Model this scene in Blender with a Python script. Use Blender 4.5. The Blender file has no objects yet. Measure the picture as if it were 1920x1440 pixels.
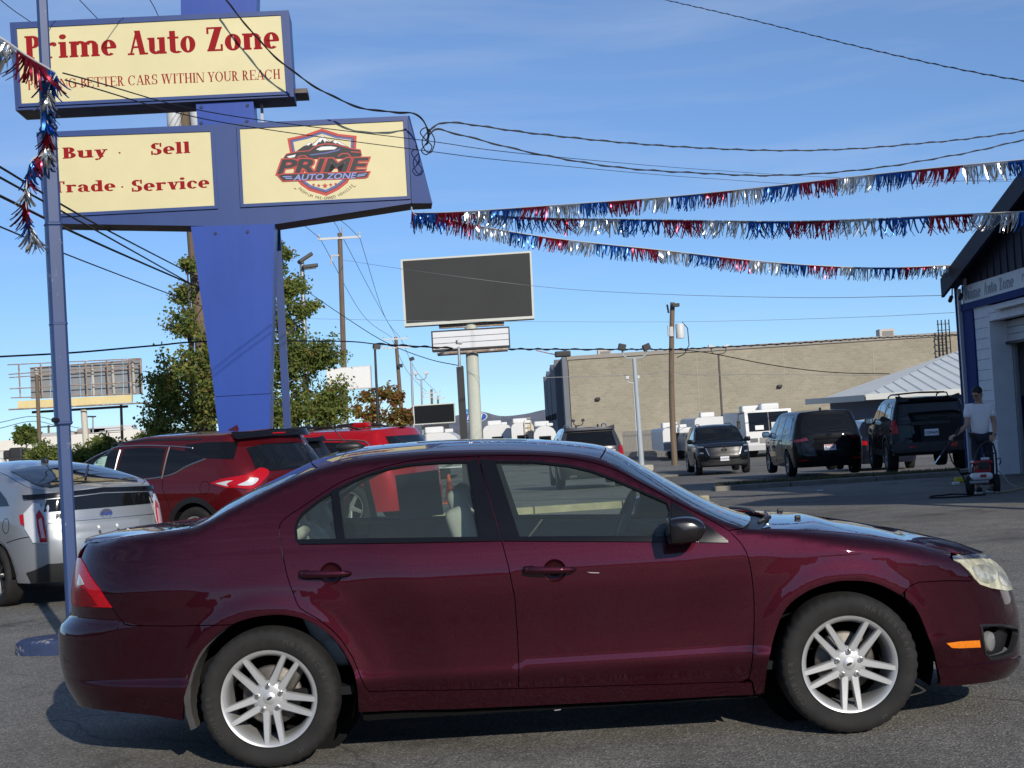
import bpy, bmesh, math, random
from math import sin, cos, pi, radians, sqrt, atan2, tan, hypot
from mathutils import Vector, Matrix
from mathutils.geometry import delaunay_2d_cdt
random.seed(7)
SC = bpy.context.scene
COL = SC.collection

# ------------------------------------------------------------------ camera
FPX = 2800.0                      # focal length in pixels of the 1920 px wide frame
ROLL, PITCH, CAMH = radians(3.4), math.atan(81.85 / FPX), 1.52
cam = bpy.data.cameras.new('camera'); camo = bpy.data.objects.new('camera', cam); COL.objects.link(camo)
cam.sensor_width = 36.0; cam.lens = FPX / 1920.0 * 36.0; cam.clip_start = 0.1; cam.clip_end = 30000
_c, _s = cos(ROLL), sin(ROLL)
_right = Vector((1, 0, 0)); _fwd = Vector((0, cos(PITCH), sin(PITCH))); _up = Vector((0, -sin(PITCH), cos(PITCH)))
_r2 = _right * _c - _up * _s; _u2 = _right * _s + _up * _c
camo.matrix_world = Matrix(((_r2.x, _u2.x, -_fwd.x, 0), (_r2.y, _u2.y, -_fwd.y, 0), (_r2.z, _u2.z, -_fwd.z, CAMH), (0, 0, 0, 1)))
SC.camera = camo

# ------------------------------------------------------------------ light
SUN_EL, SUN_AZ = radians(23.5), radians(21.0)      # azimuth: from straight behind the camera towards the right
sunv = Vector((sin(SUN_AZ) * cos(SUN_EL), -cos(SUN_AZ) * cos(SUN_EL), sin(SUN_EL)))
sl = bpy.data.lights.new('sun', 'SUN'); sl.energy = 3.7; sl.angle = radians(0.5); sl.color = (1.0, 0.93, 0.82)
so = bpy.data.objects.new('sun', sl); COL.objects.link(so)
so.rotation_euler = sunv.to_track_quat('Z', 'Y').to_euler()
W_ = bpy.data.worlds.new('World'); SC.world = W_; W_.use_nodes = True
nt = W_.node_tree; nt.nodes.clear()
sky = nt.nodes.new('ShaderNodeTexSky'); sky.sky_type = 'NISHITA'; sky.sun_disc = False
sky.sun_elevation = SUN_EL; sky.sun_rotation = pi - SUN_AZ
sky.altitude = 1500; sky.air_density = 0.8; sky.dust_density = 0.0; sky.ozone_density = 4.0
# thin streaks of cirrus, everywhere round the horizon
tc = nt.nodes.new('ShaderNodeTexCoord'); mp = nt.nodes.new('ShaderNodeMapping'); mp.inputs['Scale'].default_value = (1.6, 1.6, 13.0)
mp.inputs['Rotation'].default_value = (0.0, 0.06, 0.0)
nz = nt.nodes.new('ShaderNodeTexNoise'); nz.inputs['Scale'].default_value = 2.3; nz.inputs['Detail'].default_value = 6; nz.inputs['Roughness'].default_value = 0.55
nz.inputs['Distortion'].default_value = 0.5
cr = nt.nodes.new('ShaderNodeValToRGB'); cr.color_ramp.elements[0].position = 0.44; cr.color_ramp.elements[1].position = 0.86
cr.color_ramp.elements[0].color = (0, 0, 0, 1); cr.color_ramp.elements[1].color = (0.27, 0.27, 0.27, 1)
mx = nt.nodes.new('ShaderNodeMix'); mx.data_type = 'RGBA'
bgn = nt.nodes.new('ShaderNodeBackground'); bgn.inputs['Strength'].default_value = 0.135
out = nt.nodes.new('ShaderNodeOutputWorld')
nt.links.new(tc.outputs['Generated'], mp.inputs['Vector']); nt.links.new(mp.outputs['Vector'], nz.inputs['Vector'])
nt.links.new(nz.outputs['Fac'], cr.inputs['Fac']); nt.links.new(cr.outputs['Color'], mx.inputs['Factor'])
hs_ = nt.nodes.new('ShaderNodeHueSaturation'); hs_.inputs['Saturation'].default_value = 0.97; nt.links.new(sky.outputs['Color'], hs_.inputs['Color']); nt.links.new(hs_.outputs[0], mx.inputs['A']); mx.inputs['B'].default_value = (6.3, 6.5, 6.9, 1)
sx_ = nt.nodes.new('ShaderNodeSeparateXYZ'); nt.links.new(tc.outputs['Generated'], sx_.inputs[0])
rz_ = nt.nodes.new('ShaderNodeValToRGB'); rz_.color_ramp.interpolation = 'EASE'; rz_.color_ramp.elements[0].position = 0.0; rz_.color_ramp.elements[0].color = (0.60, 0.705, 0.81, 1); rz_.color_ramp.elements[1].position = 0.42; rz_.color_ramp.elements[1].color = (1, 1, 1, 1)
nt.links.new(sx_.outputs[2], rz_.inputs[0]); my_ = nt.nodes.new('ShaderNodeMix'); my_.data_type = 'RGBA'; my_.blend_type = 'MULTIPLY'; my_.inputs['Factor'].default_value = 1
nt.links.new(mx.outputs['Result'], my_.inputs['A']); nt.links.new(rz_.outputs[0], my_.inputs['B']); nt.links.new(my_.outputs['Result'], bgn.inputs['Color']); nt.links.new(bgn.outputs[0], out.inputs['Surface'])
vs = SC.view_settings; vs.view_transform = 'Standard'; vs.look = 'None'; vs.exposure = 0.0; vs.gamma = 1.0; vs.use_curve_mapping = False
SC.cycles.max_bounces = 8; SC.cycles.transparent_max_bounces = 16; SC.cycles.caustics_reflective = False; SC.cycles.caustics_refractive = False
try: SC.cycles.use_denoising = True
except Exception: pass

# ------------------------------------------------------------------ helpers
def px(u, v, Y):
    """world point at depth Y that is seen at pixel (u, v) of the 1920x1440 photograph"""
    dx, dy = u - 960.0, v - 720.0
    X = dx * _c - dy * _s; Yd = dx * _s + dy * _c
    r = Vector((X / FPX, 1.0, 0)); up = -Yd / FPX
    d = Vector((X / FPX, cos(PITCH) - up * sin(PITCH), sin(PITCH) + up * cos(PITCH)))
    k = Y / d.y
    return Vector((d.x * k, Y, CAMH + d.z * k))
def smooth(a, b, t):
    t = max(0.0, min(1.0, (t - a) / (b - a))); return t * t * (3 - 2 * t)
def lerp(a, b, t): return a + (b - a) * t
def knots(pts):
    """monotone-ish cubic (Catmull-Rom on uneven knots) through (x, y) points"""
    xs = [p[0] for p in pts]; ys = [p[1] for p in pts]; n = len(pts)
    d = [(ys[i+1]-ys[i])/(xs[i+1]-xs[i]) for i in range(n-1)]
    m = [d[0]] + [0 if d[i-1]*d[i] <= 0 else 2*d[i-1]*d[i]/(d[i-1]+d[i]) for i in range(1, n-1)] + [d[-1]]
    def f(x):
        if x <= xs[0]: return ys[0] + (x - xs[0]) * 0
        if x >= xs[-1]: return ys[-1]
        lo, hi = 0, n - 1
        while hi - lo > 1:
            k = (lo + hi) // 2
            if xs[k] <= x: lo = k
            else: hi = k
        h = xs[lo+1]-xs[lo]; t = (x-xs[lo])/h
        return (2*t**3-3*t*t+1)*ys[lo] + (t**3-2*t*t+t)*h*m[lo] + (-2*t**3+3*t*t)*ys[lo+1] + (t**3-t*t)*h*m[lo+1]
    return f
def zg(x, y):
    """height of the ground: a level lot that falls away gently beyond it"""
    return -0.14 * smooth(29, 37, y) - 0.22 * smooth(36, 43, y) - 0.30 * smooth(42, 58, y) - 0.15 * smooth(60, 95, y)

# ---- materials
MATS = {}
def M(name, col, rough=0.6, metal=0.0, coat=0.0, spec=0.5, var=0.0, vscale=8.0, bump=0.0, bscale=60.0, flake=0.0, emit=None, dirt_or_haze=None, stretch=None):
    if name in MATS: return MATS[name]
    m = bpy.data.materials.new(name); m.use_nodes = True; n = m.node_tree; b = n.nodes['Principled BSDF']
    b.inputs['Base Color'].default_value = (*col, 1); b.inputs['Roughness'].default_value = rough; b.inputs['Metallic'].default_value = metal
    b.inputs['Specular IOR Level'].default_value = spec
    b.inputs['Coat Weight'].default_value = coat; b.inputs['Coat Roughness'].default_value = 0.03
    if var > 0 or bump > 0 or dirt_or_haze:
        tcx = n.nodes.new('ShaderNodeTexCoord'); vec = tcx.outputs['Object']
        if stretch:
            mpx = n.nodes.new('ShaderNodeMapping'); mpx.inputs['Scale'].default_value = stretch; n.links.new(vec, mpx.inputs['Vector']); vec = mpx.outputs['Vector']
    if var > 0:
        z = n.nodes.new('ShaderNodeTexNoise'); z.inputs['Scale'].default_value = vscale; z.inputs['Detail'].default_value = 6; z.inputs['Roughness'].default_value = 0.65
        n.links.new(vec, z.inputs['Vector'])
        h = n.nodes.new('ShaderNodeMapRange'); h.inputs[1].default_value = 0.3; h.inputs[2].default_value = 0.7; h.inputs[3].default_value = 1 - var; h.inputs[4].default_value = 1 + var
        n.links.new(z.outputs['Fac'], h.inputs[0])
        mu = n.nodes.new('ShaderNodeMix'); mu.data_type = 'RGBA'; mu.blend_type = 'MULTIPLY'; mu.inputs['Factor'].default_value = 1
        mu.inputs['A'].default_value = (*col, 1); n.links.new(h.outputs[0], mu.inputs['B']); last = mu.outputs['Result']
        if dirt_or_haze:
            z2 = n.nodes.new('ShaderNodeTexNoise'); z2.inputs['Scale'].default_value = dirt_or_haze[1]; z2.inputs['Detail'].default_value = 8; z2.inputs['Roughness'].default_value = 0.7
            n.links.new(vec, z2.inputs['Vector'])
            r2 = n.nodes.new('ShaderNodeMapRange'); r2.inputs[1].default_value = dirt_or_haze[2]; r2.inputs[2].default_value = dirt_or_haze[2] + 0.09; n.links.new(z2.outputs['Fac'], r2.inputs[0])
            m2 = n.nodes.new('ShaderNodeMix'); m2.data_type = 'RGBA'; n.links.new(r2.outputs[0], m2.inputs['Factor']); n.links.new(last, m2.inputs['A']); m2.inputs['B'].default_value = (*dirt_or_haze[0], 1)
            last = m2.outputs['Result']
        n.links.new(last, b.inputs['Base Color'])
    if bump > 0:
        z = n.nodes.new('ShaderNodeTexNoise'); z.inputs['Scale'].default_value = bscale; z.inputs['Detail'].default_value = 5
        n.links.new(vec, z.inputs['Vector']); bp = n.nodes.new('ShaderNodeBump'); bp.inputs['Strength'].default_value = bump; bp.inputs['Distance'].default_value = 0.02
        n.links.new(z.outputs['Fac'], bp.inputs['Height']); n.links.new(bp.outputs['Normal'], b.inputs['Normal'])
    if emit:
        b.inputs['Emission Color'].default_value = (*emit[0], 1); b.inputs['Emission Strength'].default_value = emit[1]
    MATS[name] = m; return m
def glass(name, tint, refl=1.0, dirt_or_haze=0.0):
    """pane that shows what lies behind it, tinted, and mirrors the sky by Fresnel"""
    if name in MATS: return MATS[name]
    m = bpy.data.materials.new(name); m.use_nodes = True; n = m.node_tree; n.nodes.clear()
    o = n.nodes.new('ShaderNodeOutputMaterial'); t = n.nodes.new('ShaderNodeBsdfTransparent'); t.inputs[0].default_value = (*tint, 1)
    g = n.nodes.new('ShaderNodeBsdfGlossy'); g.inputs['Roughness'].default_value = 0.02; g.inputs[0].default_value = (refl, refl, refl, 1)
    f = n.nodes.new('ShaderNodeFresnel'); f.inputs[0].default_value = 1.5; s = n.nodes.new('ShaderNodeMixShader')
    n.links.new(f.outputs[0], s.inputs[0]); n.links.new(t.outputs[0], s.inputs[1]); n.links.new(g.outputs[0], s.inputs[2])
    last = s.outputs[0]
    if dirt_or_haze:
        d = n.nodes.new('ShaderNodeBsdfDiffuse'); d.inputs[0].default_value = (0.34, 0.43, 0.41, 1); s2 = n.nodes.new('ShaderNodeMixShader'); s2.inputs[0].default_value = dirt_or_haze  # greenish diffuse mixed in as painted haze that brightens the pane
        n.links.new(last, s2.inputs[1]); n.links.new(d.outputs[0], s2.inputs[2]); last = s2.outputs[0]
    n.links.new(last, o.inputs['Surface']); MATS[name] = m; return m
def paint(name, col, metal=0.35, rough=0.35, flake=True, coatr=0.02, coat=1.0):
    if name in MATS: return MATS[name]
    m = M(name, col, rough, metal, coat, spec=0.03); n = m.node_tree; b = n.nodes['Principled BSDF']; b.inputs['Coat Roughness'].default_value = coatr
    tcx = n.nodes.new('ShaderNodeTexCoord')
    if flake:
        v = n.nodes.new('ShaderNodeTexVoronoi'); v.inputs['Scale'].default_value = 500
        n.links.new(tcx.outputs['Object'], v.inputs['Vector'])
        h = n.nodes.new('ShaderNodeHueSaturation'); h.inputs['Color'].default_value = (*col, 1)
        mr = n.nodes.new('ShaderNodeMapRange'); mr.inputs[3].default_value = 0.7; mr.inputs[4].default_value = 1.35
        sp = n.nodes.new('ShaderNodeSeparateColor'); n.links.new(v.outputs['Color'], sp.inputs[0]); n.links.new(sp.outputs[0], mr.inputs[0])
        n.links.new(mr.outputs[0], h.inputs['Value']); n.links.new(h.outputs[0], b.inputs['Base Color'])
    # faint waviness and dust of a used car
    z = n.nodes.new('ShaderNodeTexNoise'); z.inputs['Scale'].default_value = 3.0; z.inputs['Detail'].default_value = 2; n.links.new(tcx.outputs['Object'], z.inputs['Vector'])
    bp = n.nodes.new('ShaderNodeBump'); bp.inputs['Strength'].default_value = 0.05; bp.inputs['Distance'].default_value = 0.02
    n.links.new(z.outputs['Fac'], bp.inputs['Height']); n.links.new(bp.outputs[0], b.inputs['Coat Normal'])
    return m

# ---- mesh builder
class MB:
    def __init__(s): s.v = []; s.f = []; s.mi = []; s.cur = 0; s.mats = []; s.n = {}
    def use(s, m):
        if m not in s.mats: s.mats.append(m)
        s.cur = s.mats.index(m); return s
    def add(s, vs, fs, M4=None):
        o = len(s.v)
        s.v += [tuple(M4 @ Vector(p)) for p in vs] if M4 is not None else [tuple(p) for p in vs]
        s.f += [tuple(i + o for i in f) for f in fs]; s.mi += [s.cur] * len(fs); return s
    def box(s, c, d, rot=None, taper=1.0):
        x, y, z = d[0]/2, d[1]/2, d[2]/2; t = taper
        vs = [(-x,-y,-z),(x,-y,-z),(x,y,-z),(-x,y,-z),(-x*t,-y*t,z),(x*t,-y*t,z),(x*t,y*t,z),(-x*t,y*t,z)]
        m = Matrix.Translation(c)
        if rot is not None: m = m @ (rot if isinstance(rot, Matrix) else Matrix.Rotation(rot, 4, 'Z'))
        return s.add(vs, [(0,3,2,1),(4,5,6,7),(0,1,5,4),(1,2,6,5),(2,3,7,6),(3,0,4,7)], m)
    def bbox(s, a, b): return s.box(((a[0]+b[0])/2, (a[1]+b[1])/2, (a[2]+b[2])/2), (b[0]-a[0], b[1]-a[1], b[2]-a[2]))
    def rbox(s, c, d, r, rot=None, seg=3):
        """box with rounded edges"""
        bm = bmesh.new(); bmesh.ops.create_cube(bm, size=1.0)
        for v in bm.verts: v.co = Vector((v.co.x*d[0], v.co.y*d[1], v.co.z*d[2]))
        bmesh.ops.bevel(bm, geom=bm.edges[:], offset=min(r, min(d)*0.49), segments=seg, affect='EDGES', profile=0.5)
        bm.verts.index_update(); m = Matrix.Translation(c)
        if rot is not None: m = m @ (rot if isinstance(rot, Matrix) else Matrix.Rotation(rot, 4, 'Z'))
        s.add([v.co[:] for v in bm.verts], [[v.index for v in f.verts] for f in bm.faces], m); bm.free(); return s
    def tube(s, pts, r, n=8, cap=True, r2=None):
        pts = [Vector(p) for p in pts]; rings = []; N = len(pts)
        t0 = (pts[1]-pts[0]).normalized(); up = Vector((0,0,1)) if abs(t0.z) < 0.9 else Vector((1,0,0)); a = t0.cross(up).normalized()
        vs = []; fs = []
        for i, p in enumerate(pts):
            t = (pts[min(i+1,N-1)]-pts[max(i-1,0)]).normalized(); a = (a - t*a.dot(t)).normalized(); b = t.cross(a)
            rr = r[i] if isinstance(r, (list, tuple)) else (r if r2 is None else lerp(r, r2, i/(N-1)))
            for k in range(n): vs.append(p + a*cos(2*pi*k/n)*rr + b*sin(2*pi*k/n)*rr)
        for i in range(N-1):
            for k in range(n): fs.append((i*n+k, i*n+(k+1)%n, (i+1)*n+(k+1)%n, (i+1)*n+k))
        if cap: fs.append(tuple(range(n-1,-1,-1))); fs.append(tuple((N-1)*n+k for k in range(n)))
        return s.add(vs, fs)
    def lathe(s, prof, n=32, M4=None, closed=False, axis='Z'):
        """prof: (radius, height) pairs turned round the axis"""
        vs = []; fs = []; P = len(prof)
        for k in range(n):
            a = 2*pi*k/n
            for r, h in prof:
                if axis == 'Z': vs.append((r*cos(a), r*sin(a), h))
                else: vs.append((r*cos(a), h, r*sin(a)))
        for k in range(n):
            k2 = (k+1) % n
            for j in range(P-1 if not closed else P):
                j2 = (j+1) % P
                q = (k*P+j, k2*P+j, k2*P+j2, k*P+j2)
                fs.append(q if axis == 'Z' else q[::-1])
        return s.add(vs, fs, M4)
    def prism(s, poly, z0, z1, M4=None):
        """flat polygon (x, y) pushed from z0 to z1"""
        n = len(poly); A = sum(poly[i][0]*poly[(i+1)%n][1]-poly[(i+1)%n][0]*poly[i][1] for i in range(n))
        if A < 0: poly = poly[::-1]
        vs = [(p[0],p[1],z0) for p in poly] + [(p[0],p[1],z1) for p in poly]
        fs = [tuple(range(n-1,-1,-1)), tuple(range(n,2*n))] + [(i,(i+1)%n,n+(i+1)%n,n+i) for i in range(n)]
        return s.add(vs, fs, M4)
    def sphere(s, c, r, u=12, v=8):
        if not isinstance(r, (tuple, list)): r = (r, r, r)
        vs = [(c[0]+r[0]*sin(pi*j/v)*cos(2*pi*i/u), c[1]+r[1]*sin(pi*j/v)*sin(2*pi*i/u), c[2]+r[2]*cos(pi*j/v)) for j in range(v+1) for i in range(u)]
        fs = [(j*u+i, (j+1)*u+i, (j+1)*u+(i+1)%u, j*u+(i+1)%u) for j in range(v) for i in range(u)]
        return s.add(vs, fs)
    def build(s, name, mat=None, parent=None, smooth=False, angle=40, **kw):
        me = bpy.data.meshes.new(name); me.from_pydata(s.v, [], s.f)
        for m in (s.mats or [mat]):
            if m: me.materials.append(m)
        if s.mats: me.polygons.foreach_set('material_index', s.mi)
        if smooth:
            me.shade_smooth()
            if angle < 180:
                try: me.set_sharp_from_angle(angle=radians(angle))
                except Exception: pass
        me.update(); return link(name, me, parent, **kw)
def link(name, me, parent=None, **kw):
    o = bpy.data.objects.new(name, me); COL.objects.link(o)
    if parent is not None: o.parent = parent
    for k, v in kw.items(): o[k] = v
    return o
def thing(name, label, cat, loc=(0,0,0), rotz=0.0, group=None):
    o = bpy.data.objects.new(name, None); COL.objects.link(o); o.location = loc; o.rotation_euler = (0,0,rotz); o.empty_display_size = 0.2
    o['label'] = label; o['category'] = cat
    if group: o['group'] = group
    return o
def tag(o, label, cat, group=None):
    o['label'] = label; o['category'] = cat
    if group: o['group'] = group
    return o
def copy_tree(o, parent=None, **kw):
    c = o.copy(); COL.objects.link(c)
    if parent is not None: c.parent = parent
    for ch in list(o.children): copy_tree(ch, c)
    for k, v in kw.items(): c[k] = v
    return c
def inpoly(p, poly):
    x, y = p; r = False; n = len(poly)
    for i in range(n):
        x1, y1 = poly[i]; x2, y2 = poly[(i+1)%n]
        if (y1 > y) != (y2 > y) and x < (x2-x1)*(y-y1)/(y2-y1)+x1: r = not r
    return r
def segdist(p, a, b):
    dx, dy = b[0]-a[0], b[1]-a[1]; L = dx*dx+dy*dy
    t = 0 if L == 0 else max(0, min(1, ((p[0]-a[0])*dx+(p[1]-a[1])*dy)/L))
    return hypot(p[0]-a[0]-t*dx, p[1]-a[1]-t*dy)
def resample(poly, h):
    o = []
    for i in range(len(poly)):
        a, b = poly[i], poly[(i+1) % len(poly)]; L = hypot(b[0]-a[0], b[1]-a[1]); k = max(1, int(math.ceil(L/h)))
        for j in range(k): o.append((lerp(a[0], b[0], j/k), lerp(a[1], b[1], j/k)))
    return o
def area2(p): return sum(p[i][0]*p[(i+1)%len(p)][1]-p[(i+1)%len(p)][0]*p[i][1] for i in range(len(p)))
def inset_poly(p, d):
    if area2(p) < 0: p = p[::-1]
    n = len(p); o = []
    for i in range(n):
        a, b, c = p[i-1], p[i], p[(i+1)%n]
        e1 = (b[0]-a[0], b[1]-a[1]); e2 = (c[0]-b[0], c[1]-b[1]); l1 = hypot(*e1) or 1; l2 = hypot(*e2) or 1
        n1 = (-e1[1]/l1, e1[0]/l1); n2 = (-e2[1]/l2, e2[0]/l2); k = 1 + n1[0]*n2[0] + n1[1]*n2[1]
        k = max(k, 0.45)
        o.append((b[0]+d*(n1[0]+n2[0])/k, b[1]+d*(n1[1]+n2[1])/k))
    return o
def curve(pts, closed=False, n=6):
    """Catmull-Rom through 2D points; a point given as (x, y, 1) stays a sharp corner"""
    P = [(p[0], p[1]) for p in pts]; C = [len(p) > 2 for p in pts]; N = len(P); o = []
    for i in range(N if closed else N-1):
        a, b = P[i], P[(i+1)%N]
        p0 = P[i-1] if (i > 0 or closed) and not C[i] else (2*a[0]-b[0], 2*a[1]-b[1])
        p3 = P[(i+2)%N] if (i+2 < N or closed) and not C[(i+1)%N] else (2*b[0]-a[0], 2*b[1]-a[1])
        if C[i] and C[(i+1)%N]: o.append(a); continue
        for k in range(n):
            t = k/n
            o.append(tuple(0.5*((2*a[j])+(-p0[j]+b[j])*t+(2*p0[j]-5*a[j]+4*b[j]-p3[j])*t*t+(-p0[j]+3*a[j]-3*b[j]+p3[j])*t**3) for j in (0,1)))
    if not closed: o.append(P[-1])
    return o
def patch(poly, f, h=0.03, hb=None, hole=None, extra=None, flange=0.0, fdir=None, gap=0.0, eps=1e-4):
    """flat outline -> curved sheet: triangulated with inner points, mapped by f(a, b) -> Vector; returns verts, faces, normals"""
    if gap: poly = inset_poly(resample(poly, hb or h), gap)
    elif area2(poly) < 0: poly = poly[::-1]
    bd = resample(poly, hb or h)
    pts = list(bd); ed = [(i, (i+1)%len(bd)) for i in range(len(bd))]
    loops = [bd]
    if hole:
        for hp in hole:
            hb2 = resample(hp if area2(hp) < 0 else hp[::-1], hb or h); o = len(pts); pts += hb2; ed += [(o+i, o+(i+1)%len(hb2)) for i in range(len(hb2))]; loops.append(hb2)
    xs = [p[0] for p in bd]; ys = [p[1] for p in bd]
    hx, hy = h if isinstance(h, tuple) else (h, h)
    inner = []
    if extra: cand = extra
    else:
        cand = []; j = 0; y = min(ys) + hy*0.5
        while y < max(ys):
            x = min(xs) + hx*0.5 + (hx*0.5 if j % 2 else 0)
            while x < max(xs): cand.append((x, y)); x += hx
            y += hy; j += 1
    lim = 0.35*min(hx, hy)
    for p in cand:
        if inpoly(p, bd) and not (hole and any(inpoly(p, l) for l in loops[1:])):
            ok = True
            for l in loops:
                for i in range(len(l)):
                    a = l[i]
                    if abs(a[0]-p[0]) < 3*hx + 0.2 and segdist(p, a, l[(i+1)%len(l)]) < lim: ok = False; break
                if not ok: break
            if ok: inner.append(p)
    pts += inner
    r = delaunay_2d_cdt([Vector(p) for p in pts], ed, [], 1, eps)
    V2, F = r[0], [tuple(t) for t in r[2]]
    if hole:
        keep = []
        for t in F:
            c = ((V2[t[0]].x+V2[t[1]].x+V2[t[2]].x)/3, (V2[t[0]].y+V2[t[1]].y+V2[t[2]].y)/3)
            if inpoly(c, bd) and not any(inpoly(c, l) for l in loops[1:]): keep.append(t)
        F = keep
    vs = []; ns = []
    e = 0.004
    for p in V2:
        P0 = f(p.x, p.y); vs.append(P0)
        du = f(p.x+e, p.y)-f(p.x-e, p.y); dv = f(p.x, p.y+e)-f(p.x, p.y-e); n = du.cross(dv)
        ns.append(n.normalized() if n.length > 1e-12 else Vector((0,0,1)))
    if flange:
        cnt = {}
        for t in F:
            for i in range(3):
                a, b = t[i], t[(i+1)%3]; cnt[(a, b)] = 1
        be = [(a, b) for (a, b) in cnt if (b, a) not in cnt]
        mp_ = {}
        for a, b in be:
            for q in (a, b):
                if q not in mp_:
                    d = fdir if fdir is not None else -ns[q]
                    # rolled edge: duplicate rim, then go inwards
                    i0 = len(vs); vs.append(vs[q]); ns.append(ns[q]); vs.append(vs[q] + d*flange); ns.append(ns[q]); mp_[q] = i0
        for a, b in be:
            A, B = mp_[a], mp_[b]; F.append((b, a, A, B)) if False else None
            F.append((B, A, A+1, B+1))
            dd = (V2[b]-V2[a]); side = (f(V2[a].x + dd.y*0.02/(dd.length+1e-9), V2[a].y - dd.x*0.02/(dd.length+1e-9)) - vs[a])
            if side.length > 1e-9:
                side.normalize()
                for q in (A, B): ns[q] = (ns[q]*0.5 + side).normalized()
                for q in (A+1, B+1): ns[q] = side
    return vs, F, ns
def sheet(name, pat, mat, parent, flip=False, mirror=False, **kw):
    """link a patch (or several) as one mesh with exact normals; mirror adds the copy across y=0 in the same mesh"""
    pats = pat if isinstance(pat, list) else [pat]
    V = []; F = []; N = []
    for vs, fs, ns in pats:
        for mir in ((0, 1) if mirror else (0,)):
            o = len(V); s = -1 if mir else 1
            V += [(v.x, v.y*s, v.z) for v in vs]; N += [(n.x*(-1 if flip else 1), n.y*s*(-1 if flip else 1), n.z*(-1 if flip else 1)) for n in ns]
            for t in fs:
                t = tuple(i+o for i in t); F.append(t[::-1] if (flip != bool(mir)) else t)
    me = bpy.data.meshes.new(name); me.from_pydata(V, [], F); me.materials.append(mat); me.shade_smooth()
    me.normals_split_custom_set_from_vertices(N); me.update()
    return link(name, me, parent, **kw)
# ---- lettering
def text_mesh(txt, size=1.0, shear=0.0, xs=1.0, align='CENTER', bold=0.0, space=1.0):
    cu = bpy.data.curves.new('txt', 'FONT'); cu.body = txt; cu.size = size; cu.shear = shear; cu.align_x = align; cu.align_y = 'CENTER'; cu.offset = bold; cu.space_character = space; cu.resolution_u = 3
    o = bpy.data.objects.new('txt', cu); COL.objects.link(o); dg = bpy.context.evaluated_depsgraph_get(); me = bpy.data.meshes.new_from_object(o.evaluated_get(dg))
    v = [(p.co.x*xs, p.co.y) for p in me.vertices]; f = [tuple(p.vertices) for p in me.polygons]
    bpy.data.objects.remove(o); bpy.data.curves.remove(cu); bpy.data.meshes.remove(me); return v, f
def put_text(mb, txt, size, M4, shear=0.0, xs=1.0, bold=0.0, align='CENTER', space=1.0, lift=0.0):
    v, f = text_mesh(txt, size, shear, xs, align, bold, space); mb.add([(a, b, lift) for a, b in v], f, M4)
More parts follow.
